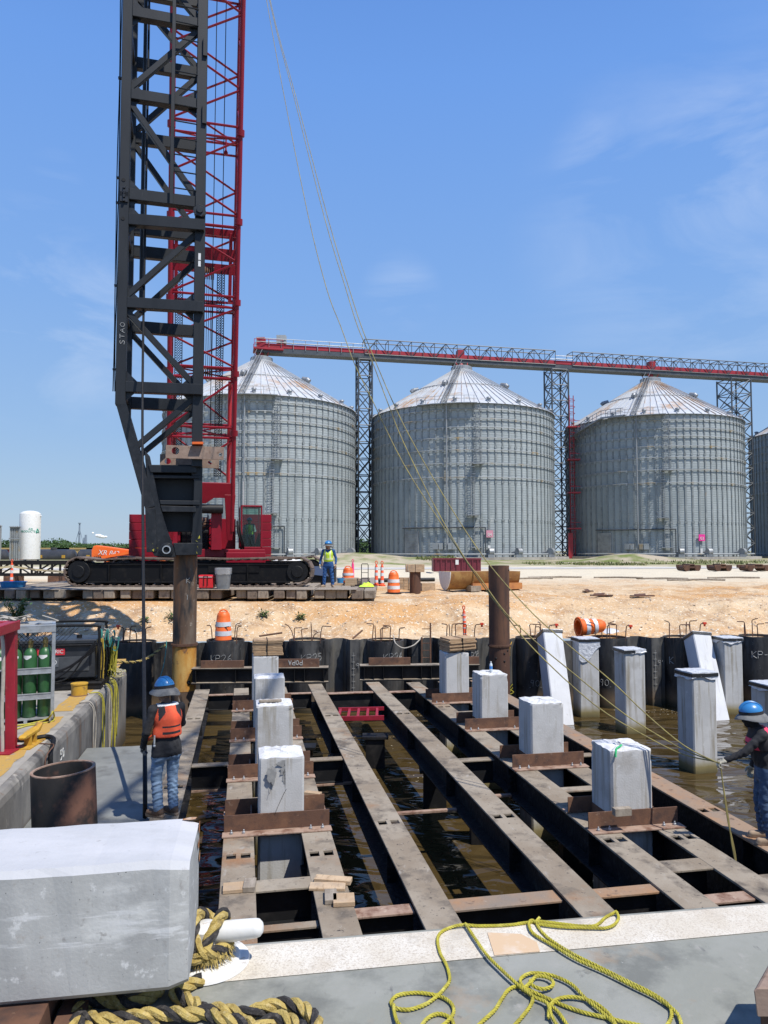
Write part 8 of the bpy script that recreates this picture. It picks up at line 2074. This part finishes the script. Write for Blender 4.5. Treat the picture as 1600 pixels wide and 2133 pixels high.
# ---------------------------------------------------------------- people: bodies grown as one surface from a distance field
def sd_caps(P, a, b, ra, rb):
    a = np.array(a); b = np.array(b); ba = b - a; pa = P - a
    t = np.clip((pa @ ba)/max(1e-9, ba @ ba), 0, 1)
    return np.linalg.norm(pa - t[..., None]*ba, axis=-1) - (ra + (rb - ra)*t)
def sd_ell(P, c, r, R=None):
    q = P - np.array(c)
    if R is not None: q = q @ np.array(R)
    r = np.array(r); k0 = np.linalg.norm(q/r, axis=-1); k1 = np.linalg.norm(q/(r*r), axis=-1)
    return k0*(k0 - 1)/np.maximum(k1, 1e-6)
def prim_d(P, p):
    return sd_caps(P, *p[1:5]) if p[0] == 'c' else sd_ell(P, *p[1:4])
def smin(a, b, k):
    h = np.clip(.5 + .5*(b - a)/k, 0, 1); return b*(1-h) + a*h - k*h*(1-h)
def nets(F, org, h):
    """surface nets"""
    s = F < 0; nx, ny, nz = F.shape
    acc = np.zeros((nx-1, ny-1, nz-1, 3)); cnt = np.zeros((nx-1, ny-1, nz-1))
    offs = [(i, j, k) for i in (0, 1) for j in (0, 1) for k in (0, 1)]
    def corner(o, A): return A[o[0]:nx-1+o[0], o[1]:ny-1+o[1], o[2]:nz-1+o[2]]
    for o in offs:
        for ax in range(3):
            if o[ax]: continue
            o2 = list(o); o2[ax] = 1
            a = corner(o, F); b = corner(o2, F); m = (a < 0) != (b < 0)
            t = np.where(m, a/np.where(m, a - b, 1), 0)
            pt = np.zeros(a.shape + (3,)); pt[..., 0] = o[0]; pt[..., 1] = o[1]; pt[..., 2] = o[2]; pt[..., ax] = t
            acc += np.where(m[..., None], pt, 0); cnt += m
    cell = cnt > 0; idx = -np.ones(cell.shape, int); idx[cell] = np.arange(cell.sum())
    ijk = np.argwhere(cell); vs = (ijk + acc[cell]/cnt[cell][:, None])*h + org
    fs = []
    for ax in range(3):
        u, v = (ax+1) % 3, (ax+2) % 3
        sl0 = [slice(None)]*3; sl1 = [slice(None)]*3; sl0[ax] = slice(0, -1); sl1[ax] = slice(1, None)
        A = s[tuple(sl0)]; B = s[tuple(sl1)]
        e = np.argwhere(A != B)
        for c in e:
            if c[u] < 1 or c[v] < 1 or c[u] >= F.shape[u]-1 or c[v] >= F.shape[v]-1: continue
            q = []
            for du, dv in ((-1,-1), (0,-1), (0,0), (-1,0)):
                w_ = c.copy(); w_[u] += du; w_[v] += dv; q.append(idx[tuple(w_)])
            if min(q) < 0: continue
            if not A[tuple(c)]: q = q[::-1]
            fs.append(tuple(q))
    return vs, fs
def field_mesh(prims, h, k=.03, extra=None, pad=.05, clip=None):
    lo = np.full(3, 1e9); hi = -lo
    for p in prims:
        if p[0] == 'c': pts = [(p[1], p[3]), (p[2], p[4])]
        else: pts = [(p[1], max(p[2]))]
        for c, r in pts:
            lo = np.minimum(lo, np.array(c) - r); hi = np.maximum(hi, np.array(c) + r)
    lo -= pad; hi += pad
    n = np.ceil((hi - lo)/h).astype(int) + 1
    g = [lo[i] + h*np.arange(n[i]) for i in range(3)]
    P = np.stack(np.meshgrid(*g, indexing='ij'), -1)
    F = None
    for p in prims:
        d = prim_d(P, p); kk = p[6] if len(p) > 6 else k
        F = d if F is None else smin(F, d, kk)
    if extra is not None: F = F + extra(P)
    if clip is not None: F = np.maximum(F, clip(P))
    return nets(F, lo, h)
def labels(vs, fs, prims):
    c = np.array([np.mean([vs[i] for i in f], axis=0) for f in fs])
    D_ = np.stack([prim_d(c, p) for p in prims]); w_ = D_.argmin(0)
    return c, np.array([prims[i][5] for i in w_])
def to_obj(name, vs, fs, mi, mats, parent):
    b = MB(); b.v = [V(v) for v in vs]; b.f = [tuple(f) for f in fs]; b.mi = list(mi) if mi is not None else [0]*len(fs); b.sm = [True]*len(fs)
    o = b.build(name, mats, parent, local=True)
    return o
M['skin'] = mat('skin_brown', (.16,.085,.055), [((.20,.11,.07), 14, .45, .65)], .55)
M['skin_light'] = mat('skin_tan', (.36,.20,.14), [((.42,.25,.18), 14, .45, .65)], .55)
M['mask'] = mat('black_face_cover', (.012,.012,.013), [((.02,.02,.02), 30, .45, .65)], .9)
M['shirt_black'] = mat('black_shirt', (.016,.016,.018), [((.03,.03,.032), 7, .45, .65)], .9, bump=.8, bscale=14, bstretch=(1,1,2))
M['jeans_light'] = mat('light_jeans', (.17,.255,.36), [((.26,.35,.46), 9, .48, .66, (.5,.5,2.2)), ((.10,.16,.24), 8, .56, .72, (.5,.5,2.0))], .9, bump=.9, bscale=12, bstretch=(.6,.6,2.6))
M['jeans_dark'] = mat('dark_jeans', (.040,.075,.14), [((.09,.15,.25), 8, .52, .68, (.6,.6,2)), ((.02,.04,.08), 7, .56, .72)], .9, bump=.9, bscale=11, bstretch=(.6,.6,2.2))
M['overall_blue'] = mat('blue_overall', (.018,.075,.22), [((.03,.11,.29), 7, .48, .68), ((.01,.04,.13), 9, .55, .72)], .85, bump=.9, bscale=11, bstretch=(.6,.6,2))
M['boot_brown'] = mat('brown_boot', (.16,.095,.055), [((.10,.06,.04), 12, .45, .65)], .8)
M['boot_sole'] = mat('tan_sole', (.36,.25,.16), rough=.8)
M['boot_tan'] = mat('tan_boot', (.34,.25,.17), [((.24,.17,.11), 12, .45, .65)], .8)
M['glove'] = mat('work_glove', (.48,.44,.34), [((.30,.27,.2), 25, .45, .62)], .9)
M['glove_dark'] = mat('patched_glove', (.30,.29,.27), [((.03,.03,.03), 14, .46, .54)], .8)
M['vest_orange'] = mat('life_vest_orange', (.78,.10,.035), [((.66,.075,.03), 7, .45, .66), ((.82,.16,.08), 16, .6, .74)], .75, bump=.5, bscale=16)
M['vest_black'] = mat('vest_black', (.025,.022,.024), rough=.85)
M['hat_blue'] = mat('hard_hat_blue', (.035,.20,.46), [((.03,.16,.38), 8, .5, .7), ((.30,.36,.42), 22, .70, .76)], .32)
M['brim'] = mat('grey_sun_brim', (.16,.16,.155), [((.11,.11,.11), 10, .45, .65)], .85)
M['vest_pink'] = mat('vest_coral', (.75,.05,.12), [((.62,.04,.10), 9, .45, .65)], .7, bump=.4, bscale=16)
M['lens'] = mat('dark_lens', (.01,.01,.012), rough=.1)
def hard_hat(parent, H, fwd, up, s=1.0, brim=True):
    """dome, band and soft brim sitting on head centre H"""
    fwd = V(fwd).normalized(); up = V(up).normalized(); x = fwd.cross(up).normalized()
    Mh = basis(V(H) + up*.035*s, x, fwd, up)
    h = MB(Mh); n = 28; rings = []
    for k in range(8):
        t = k/7*pi/2; r_ = cos(t); z = sin(t)*.135*s
        rings.append([(cos(2*pi*q/n)*.128*s*r_, sin(2*pi*q/n)*.150*s*r_, z + .03*s) for q in range(n)])
    loft(h, rings, True, False); 
    for q in (-.03, 0, .03): h.tube([(q*s, sin(a)*.148*s, .03*s+cos(a)*.137*s) for a in [-1.2+.2*k for k in range(13)]], .008*s, 5)
    hat = h.build('hard_hat', M['hat_blue'], parent, local=True)
    h = MB(Mh); loft(h, [[(cos(2*pi*q/n)*.131*s, sin(2*pi*q/n)*.153*s, z*s) for q in range(n)] for z in (.005, .052)], True, False); h.build('hat_band', M['vest_black'], hat, local=True)
    if brim:
        h = MB(Mh); m = 40; rings = []
        for f in (0, .35, .7, 1.0, 1.0, .5, 0):
            pass
        for f, dz in ((0, .012), (.4, .0), (.75, -.018), (1, -.04)):
            rings.append([((.128 + .072*f)*s*cos(2*pi*q/m), (.148 + .068*f)*s*sin(2*pi*q/m), (dz + f*.014*sin(2*pi*q/m*3+1) - .05*f*f*max(0, -sin(2*pi*q/m)))*s) for q in range(m)])
        rings2 = [[(a, b, c - .006) for a, b, c in r_] for r_ in reversed(rings)]
        loft(h, rings + rings2, True, False); h.build('sun_brim', M['brim'], hat, local=True)
    return hat
def hand_prims(W, d, pn, side, curl, sc_=1.0):
    """W wrist, d along the hand, pn palm normal, side = direction of the thumb"""
    W = V(W); d = V(d).normalized(); pn = V(pn); pn = (pn - d*pn.dot(d)).normalized(); sd_ = d.cross(pn)
    if sd_.dot(V(side)) < 0: sd_ = -sd_
    T = lambda p: tuple(p)
    pr = [('c', T(W - d*.03), T(W + d*.025), .032*sc_, .034*sc_, 0)]
    for q in (-.026, -.009, .009, .026): pr.append(('c', T(W + d*.02 + sd_*q*.7), T(W + d*.088*sc_ + sd_*q), .021*sc_, .0145*sc_, 0))
    ln = [(.030, .042, .026, .020), (.010, .047, .030, .022), (-.010, .044, .028, .021), (-.029, .034, .022, .018)]
    for q, l1, l2, l3 in ln:
        p = W + d*.092*sc_ + sd_*q*1.05; a = 0; rr = .0115*sc_
        for i, (l, c) in enumerate(((l1, curl*.8), (l2, curl*1.15), (l3, curl*.8))):
            a += c*1.0; dd = (d*cos(a) + pn*sin(a)); e = p + dd*l*sc_
            pr.append(('c', T(p), T(e), rr, rr*.93, 0, .008)); p = e; rr *= .93
    p = W + d*.03 + sd_*.028; dd = (d*.55 + sd_*.75 + pn*.25).normalized(); rr = .014*sc_
    for i, l in enumerate((.042, .032, .026)):
        e = p + dd*l*sc_; pr.append(('c', T(p), T(e), rr, rr*.92, 0, .008)); p = e; dd = (dd*.8 + d*.25 + pn*(.25+.35*curl) - sd_*.15).normalized(); rr *= .93
    return pr
def glove(parent, name, m, *a, **k):
    pr = hand_prims(*a, **k); vs, fs = field_mesh(pr, .0052, .012); return to_obj(name, vs, fs, None, m, parent)
def folds(spec):
    def f(P):
        x, y, z = P[..., 0], P[..., 1], P[..., 2]; o = np.zeros(x.shape)
        for z0, z1, amp, fr_ in spec:
            w_ = np.clip((z - z0)/.05, 0, 1)*np.clip((z1 - z)/.05, 0, 1)
            o += w_*amp*(np.sin(z*fr_ + 9*np.sin(x*11 + y*7) + 4*np.sin(y*17)) + .6*np.sin(z*fr_*1.7 - 13*x + 8*np.sin(y*9 + z*3)))
        return o
    return f
def body(parent, J, mats, sk=1.0, res=.0105, coat=True, long_shirt=.80, spec=None):
    """J: joints. labels 0 skin 1 top 2 trousers 3 boots 4 sole 5 cover"""
    pr = []
    E = lambda c, r, l, R=None, k=.03: pr.append(('e', tuple(c), tuple(r), R, None, l, k))
    C_ = lambda a, b, ra, rb, l, k=.03: pr.append(('c', tuple(a), tuple(b), ra, rb, l, k))
    pel, che, nb, hd = V(J['pelvis']), V(J['chest']), V(J['neck']), V(J['head'])
    C_(che + V((0,0,.02)), pel + (che-pel)*.45, .150, .140, 1); E(che + V((0,.0,.06)), (.185, .118, .17), 1); E(pel + (che - pel)*.42, (.168, .118, .16), 1)
    if coat: E(pel + V((0, 0, .0)), (.182, .135, .15), 1); E(pel + V((0,-.01,-.11)), (.188, .138, .12), 1)
    E(pel + V((0,-.02,-.06)), (.172, .125, .13), 2)
    sl, sr = V(J['shoulder_l']), V(J['shoulder_r'])
    C_(sl, sr, .062, .062, 1); C_(nb + V((0,-.01,-.03)), sl, .05, .05, 1); C_(nb + V((0,-.01,-.03)), sr, .05, .05, 1)
    for s_ in 'lr':
        sh, el_, wr = V(J['shoulder_'+s_]), V(J['elbow_'+s_]), V(J['wrist_'+s_])
        C_(sh, el_, .063, .050, 6, .02); C_(el_, wr, .050, .040, 6, .015)
        hp, kn, an = V(J['hip_'+s_]), V(J['knee_'+s_]), V(J['ankle_'+s_])
        C_(hp, kn, .100, .072, 2, .025); C_(kn, an + V((0,0,.03)), .071, .066, 2, .012)
        E((hp + (kn-hp)*.2) + V((0,-.02,0)), (.10, .105, .14), 2)
        t = V(J['toe_'+s_]); g = V((0, 0, 1)); base = V((an.x, an.y, .05)); dt = V((t.x-an.x, t.y-an.y, 0)).normalized()
        C_(base - dt*.045 + V((0,0,.015)), base + V((0,0,.09)), .046, .05, 3, .02); C_(base, base + dt*.15 + V((0,0,-.005)), .047, .042, 3, .02)
        C_(base - dt*.06 + V((0,0,-.034)), base + dt*.165 + V((0,0,-.034)), .030, .030, 4, .008); C_(base - dt*.06 + V((0,0,-.034)), base + dt*.165 + V((0,0,-.034)), .036, .038, 4, .008)
    f = V(J['face']).normalized(); up = V((0, 0, 1)); x = f.cross(up).normalized()
    C_(nb + V((0,0,-.04)), hd + up*-.06 - f*.015, .060, .055, 5)
    E(hd + up*.02, (.080, .095, .105), 5); C_(hd - up*.05 + f*.03, hd - up*.085 + f*.062, .060, .038, 0 if J.get('bare') else 5, .04)
    C_(hd + f*.088 + up*.005, hd + f*.112 - up*.025, .012, .017, 0 if J.get('bare') else 5, .015)
    C_(hd + f*.078 + up*.028 - x*.04, hd + f*.078 + up*.028 + x*.04, .018, .018, 0, .02)
    E(hd + f*.07 - up*.02, (.058, .058, .06), 0 if J.get('bare') else 5, None, .02)
    C_(hd + f*.09 - up*.056 - x*.02, hd + f*.09 - up*.056 + x*.02, .012, .012, 0 if J.get('bare') else 5, .01)
    for s_ in (-1, 1): E(hd + x*s_*.080 - f*.005, (.014, .024, .034), 0 if J.get('bare') else 5, None, .01); E(hd + f*.088 + x*s_*.032 + up*.012, (.014, .012, .009), 0, None, .008)
    vs, fs = field_mesh(pr, res, .03, folds(spec) if spec else None)
    c, lab = labels(vs, fs, pr)
    hem = J.get('hem', pel.z - .08); tz = (lab == 1) | (lab == 2); lab = np.where(tz, np.where(c[:, 2] > hem, 1, 2), lab)
    # the trousers end below the coat hem
    return to_obj('body', vs, fs, lab, list(mats) + [mats[1]], parent), pr
def torso_shell(name, parent, J, m, fn, infl=.030, z0=1.05, z1=1.52, res=.011, cut=None):
    pel, che, nb = V(J['pelvis']), V(J['chest']), V(J['neck'])
    pr = [('c', tuple(che + V((0,0,.02))), tuple(pel + (che-pel)*.45), .150+infl, .140+infl, 0), ('e', tuple(che + V((0,0,.06))), (.185+infl*.5, .118+infl, .17+infl), None, None, 0), ('e', tuple(pel + (che-pel)*.42), (.168+infl, .118+infl, .16+infl), None, None, 0)]
    sl, sr = V(J['shoulder_l']), V(J['shoulder_r']); pr.append(('c', tuple(sl*.72 + sr*.28), tuple(sr*.72 + sl*.28), .060+infl, .060+infl, 0))
    def clip(P):
        x, y, z = P[..., 0], P[..., 1], P[..., 2]
        o = np.maximum(z0 - z, z - z1); o = np.maximum(o, np.abs(x - pel.x) - .235)
        if cut is not None: o = np.maximum(o, cut(x, y, z))
        return o
    vs, fs = field_mesh(pr, res, .03, None, .04, clip)
    c = np.array([np.mean([vs[i] for i in f], axis=0) for f in fs])
    return to_obj(name, vs, fs, [fn(*q) for q in c], m, parent)
# ---- worker in the orange life vest, seen from behind
p = G(345, 1697, FZ); t = thing('person', 'worker seen from behind in orange life vest, black jacket and light jeans', 'person', (p.x, p.y, FZ+.003))
J = dict(pelvis=(0,0,.97), chest=(.01,.015,1.26), neck=(.0,.03,1.50), head=(-.01,.075,1.645), shoulder_l=(-.195,.01,1.43), shoulder_r=(.195,.02,1.42), elbow_l=(-.275,.03,1.13), wrist_l=(-.255,.19,.915), elbow_r=(.27,.13,1.17), wrist_r=(.08,.32,1.06),
         hip_l=(-.10,0,.92), hip_r=(.10,0,.92), knee_l=(-.12,.05,.51), knee_r=(.10,.03,.51), ankle_l=(-.115,-.02,.10), ankle_r=(.085,-.05,.10), toe_l=(-.21,.14,0), toe_r=(.03,.14,0), face=(-.35,.9,-.25), hem=.80)
b, pr = body(t, J, [M['skin'], M['shirt_black'], M['jeans_light'], M['boot_brown'], M['boot_sole'], M['skin']], spec=[(.12,.50,.0065,62), (.50,.86,.0045,46), (.88,1.4,.004,30)])
def fn(x, y, z):
    back = y < .05
    if z > 1.475: return 2
    if back:
        if abs(z-1.205) < .013 and abs(x-.02) < .13 or abs(z-1.125) < .013 and abs(x-.02) < .13: return 1
        w_ = .075 + max(0, 1.40 - z)*.75
        if z > 1.24 and abs(x-.01) > min(.5, w_): return 1 if abs(x-.01) < .16 else 0
    return 0
vs_ = torso_shell('life_vest', t, J, [M['vest_orange'], M['vest_black'], M['white_paint']], fn, .034, 1.06, 1.50, .011)
h = MB(); h.tube(catmull([(-.16,.02,1.12), (-.22,.06,1.05), (-.21,.14,1.0), (-.12,.2,.99)], 4), .010, 6); h.build('vest_strap', M['vest_orange'], vs_, local=True)
h = MB(); h.tube([(-.19,-.05,1.1), (-.195,-.06,.98)], .012, 6); h.sphere((-.195,-.06,.96), .02, 8); h.build('belt_tool', M['galv'], b, local=True)
hard_hat(t, J['head'], (-.3,.95,-.12), (-.03,.1,1))
glove(t, 'glove', M['glove_dark'], J['wrist_l'], (.05,.35,-.9), (.9,.3,.1), (.2,.9,.2), .75)
glove(t, 'glove', M['glove_dark'], J['wrist_r'], (-.75,.6,.1), (0,.5,-.8), (0,.2,.9), .8)
t.rotation_euler = (0, 0, radians(38)); t.scale = (1.045,)*3
# ---- worker with the tag lines at the right edge
p = G(1594, 1752, FZ); t = thing('person', 'worker with a black face cover pulling yellow tag lines', 'person', (p.x, p.y, FZ+.003))
J = dict(pelvis=(0,-.03,.96), chest=(0,.03,1.25), neck=(0,.07,1.48), head=(0,.125,1.60), shoulder_l=(-.19,.06,1.41), shoulder_r=(.19,.05,1.41), elbow_l=(-.22,.30,1.19), wrist_l=(-.20,.52,1.075), elbow_r=(.26,-.04,1.13), wrist_r=(.26,.05,.90),
         hip_l=(-.10,-.03,.91), hip_r=(.10,-.03,.91), knee_l=(-.12,.04,.50), knee_r=(.12,.02,.50), ankle_l=(-.13,-.03,.10), ankle_r=(.12,-.02,.10), toe_l=(-.14,.15,0), toe_r=(.12,.15,0), face=(0,.96,-.22), hem=.97)
b, pr = body(t, J, [M['skin'], M['shirt_black'], M['jeans_dark'], M['boot_tan'], M['boot_tan'], M['mask']], spec=[(.12,.50,.006,50), (.50,.86,.0045,40), (.95,1.4,.004,34)])
def fn2(x, y, z): return 1 if (y > .02 and z > 1.34) or abs(x) > .165 or abs(z-1.27) < .012 else 0
torso_shell('life_vest', t, J, [M['vest_pink'], M['vest_black']], fn2, .030, 1.20, 1.49, .012)
hard_hat(t, J['head'], (0,.97,-.10), (0,.12,1))
HL = V((-.205,.60,1.035))
glove(t, 'glove', M['glove'], J['wrist_l'], (-.0,.9,-.35), (.15,-.3,-.9), (.7,.2,.5), .85)
glove(t, 'glove', M['glove'], J['wrist_r'], (-.0,.3,-.95), (-.9,0,0), (0,.9,.2), .5)
RW = radians(82); t.rotation_euler = (0, 0, RW); t.scale = (.985,)*3
HANDW = Matrix.Translation(t.location) @ Matrix.Rotation(RW, 4, 'Z') @ (HL*.985)
# tag lines
def depth_line(pxs, Ya, Yb_):
    out = []; L0 = 0; acc = [0]
    for a, b_ in zip(pxs, pxs[1:]): acc.append(acc[-1] + math.hypot(a[0]-b_[0], a[1]-b_[1]))
    for (x, y), s_ in zip(pxs, acc): f = s_/acc[-1]; out.append(D(x, y, Ya*Yb_/(Yb_ + (Ya-Yb_)*f)))
    return out
hp = HANDW
TL_ = [([(545,-60),(566,60),(592,200),(640,440),(680,600),(710,680),(739,759),(774,830),(840,965),(930,1107),(992,1200),(1053,1281),(1115,1355),(1237,1467),(1350,1536),(1425,1572)], 'thin yellow tag line running down in front of the silo, lowest of three'),
       ([(548,-60),(575,60),(612,200),(675,450),(720,600),(745,680),(772,744),(810,845),(840,920),(904,1051),(964,1156),(1001,1205),(1053,1276),(1122,1342),(1194,1402),(1287,1477),(1350,1519),(1425,1562)], 'thin yellow tag line crossing the first lattice tower, middle of three'),
       ([(550,-60),(577,60),(616,200),(682,450),(727,600),(753,680),(780,747),(817,834),(855,912),(922,1029),(986,1130),(1035,1195),(1112,1280),(1194,1352),(1272,1417),(1350,1491),(1425,1553)], 'thin yellow tag line passing over the brown pipe, topmost of three')]
for pts, lab in TL_:
    q = depth_line(pts, 23.0, 10.0) + [hp + V((-.06, .0, .02)), hp + V((-.0, 0, -.02)), hp + V((.03, .0, -.25)), hp + V((.07 + rnd.uniform(-.02,.03), -.05, -.7)), hp + V((.13 + rnd.uniform(-.03,.05), -.1, -1.1)), hp + V((.17 + rnd.uniform(-.03, .06), -.12, -1.6))]
    h = MB(); h.tube(catmull(q, 4), .0085, 6); prop(h.build('tag_line', M['tagline'] if 'tagline' in M else M.setdefault('tagline', mat('tag_line', (.27,.22,.075), [((.17,.14,.06), 12, .45, .65), ((.36,.30,.08), 3, .5, .7)], .8)), None, loc=tuple(hp)), lab, 'rope')
# ---- worker in blue overalls on the mats
Yk = 29.7; p = D(684, 1223, Yk); t = thing('person', 'worker in blue overalls, lime vest and blue hard hat standing beside the crane track', 'person', (p.x, Yk, PADZ+.022))
J = dict(pelvis=(0,0,.96), chest=(0,.0,1.25), neck=(0,.0,1.48), head=(.0,.03,1.62), shoulder_l=(-.2,0,1.42), shoulder_r=(.2,0,1.42), elbow_l=(-.30,-.03,1.14), wrist_l=(-.30,.07,.90), elbow_r=(.30,-.03,1.14), wrist_r=(.33,.04,.90),
         hip_l=(-.10,0,.91), hip_r=(.10,0,.91), knee_l=(-.14,.02,.5), knee_r=(.15,.02,.5), ankle_l=(-.17,-.02,.10), ankle_r=(.18,-.02,.10), toe_l=(-.24,.14,0), toe_r=(.24,.14,0), face=(.75,.62,.0), bare=True)
b, pr = body(t, J, [M['skin_light'], M['overall_blue'], M['overall_blue'], M['boot_tan'], M['boot_tan'], M['skin_light']], res=.015, spec=[(.12,.86,.006,44), (.9,1.4,.004,30)])
def fn3(x, y, z): return 1 if (abs(z-1.10) < .025 or (abs(abs(x)-.1) < .025 and z > 1.1)) else 0
M['lime2'] = mat('lime_band', (.62,.64,.42), rough=.5)
torso_shell('safety_vest', t, J, [M['lime'], M['lime2']], fn3, .026, .93, 1.50, .014, lambda x, y, z: np.where(y > .03, .05 - np.abs(x) - (1.38 - z)*.9, -1) if True else None)
hard_hat(t, J['head'], (.75,.62,0), (0,0,1))
f = V((.75,.62,0)).normalized(); hd = V(J['head']); x_ = f.cross(UP)
h = MB(); h.tube([hd + f*.10 - x_*.07 + UP*.015 - f*.05, hd + f*.112 - x_*.035 + UP*.015, hd + f*.112 + x_*.035 + UP*.015, hd + f*.10 + x_*.07 + UP*.015 - f*.05], .016, 6); h.build('sunglasses', M['lens'], b, local=True)
h = MB(); h.sphere(hd + f*.065 - UP*.085, .052, 10, (1, 1, .8)); h.build('beard', mat('dark_beard', (.03,.02,.015), rough=.9), b, local=True)
for s_, k in (('l', 1), ('r', -1)): glove(t, 'hand', M['skin_light'] if s_ == 'l' else M['glove'], J['wrist_'+s_], (0,.15,-.95), (k*.9,.2,0), (0,.9,.1), .35)
t.rotation_euler = (0, 0, pi - .12); t.scale = (1.02,)*3
# ---- operator in the cab
t = thing('person', 'crane operator in a lime vest sitting behind the cab glass', 'person', tuple(CABC - V((0,0,.02))))
J = dict(pelvis=(0,0,.08), chest=(0,-.02,.38), neck=(0,-.01,.60), head=(0,.02,.74), shoulder_l=(-.2,0,.54), shoulder_r=(.2,0,.54), elbow_l=(-.26,.14,.30), wrist_l=(-.2,.36,.26), elbow_r=(.26,.14,.30), wrist_r=(.2,.36,.26),
         hip_l=(-.10,.02,.06), hip_r=(.10,.02,.06), knee_l=(-.14,.44,.08), knee_r=(.14,.44,.08), ankle_l=(-.14,.50,-.32), ankle_r=(.14,.50,-.32), toe_l=(-.14,.66,0), toe_r=(.14,.66,0), face=(0,1,0), bare=True)
pr = []
def body_seated(J):
    pr = []
    E = lambda c, r, l, k=.03: pr.append(('e', tuple(c), tuple(r), None, None, l, k)); C_ = lambda a, b, ra, rb, l, k=.02: pr.append(('c', tuple(a), tuple(b), ra, rb, l, k))
    v = {k: V(q) for k, q in J.items() if k != 'bare'}
    C_(v['pelvis'], v['chest'], .15, .15, 1); E(v['chest'] + V((0,0,.06)), (.185,.12,.17), 1); C_(v['shoulder_l'], v['shoulder_r'], .06, .06, 1)
    for s_ in 'lr':
        C_(v['shoulder_'+s_], v['elbow_'+s_], .06, .048, 1); C_(v['elbow_'+s_], v['wrist_'+s_], .048, .036, 1); E(v['wrist_'+s_] + V((0,.05,0)), (.035,.06,.03), 0)
        C_(v['hip_'+s_], v['knee_'+s_], .095, .07, 2); C_(v['knee_'+s_], v['ankle_'+s_], .068, .055, 2); C_(v['ankle_'+s_] + V((0,-.03,-.03)), v['ankle_'+s_] + V((0,.14,-.05)), .05, .042, 3)
    C_(v['neck'], v['head'], .055, .055, 0); E(v['head'] + V((0,0,.02)), (.08,.095,.11), 0); C_(v['head'] + V((0,.09,0)), v['head'] + V((0,.11,-.03)), .012, .016, 0); E(v['head'] + V((0,.05,-.06)), (.05,.05,.05), 0)
    return pr
pr = body_seated(J); vs, fs = field_mesh(pr, .016, .03); c, lab = labels(vs, fs, pr)
b = to_obj('body', vs, fs, lab, [M['skin'], mat('grey_shirt', (.22,.23,.25), rough=.9), M['jeans_dark'], M['boot_brown']], t)
torso_shell('safety_vest', t, J, [M['lime'], M['lime2']], lambda x, y, z: 1 if abs(abs(x)-.1) < .02 else 0, .022, .05, .60, .016)
hard_hat(t, J['head'], (0,1,0), (0,0,1), 1.0, False)
t.rotation_euler = (0, 0, atan2(-CD.y, -CD.x) - pi/2)
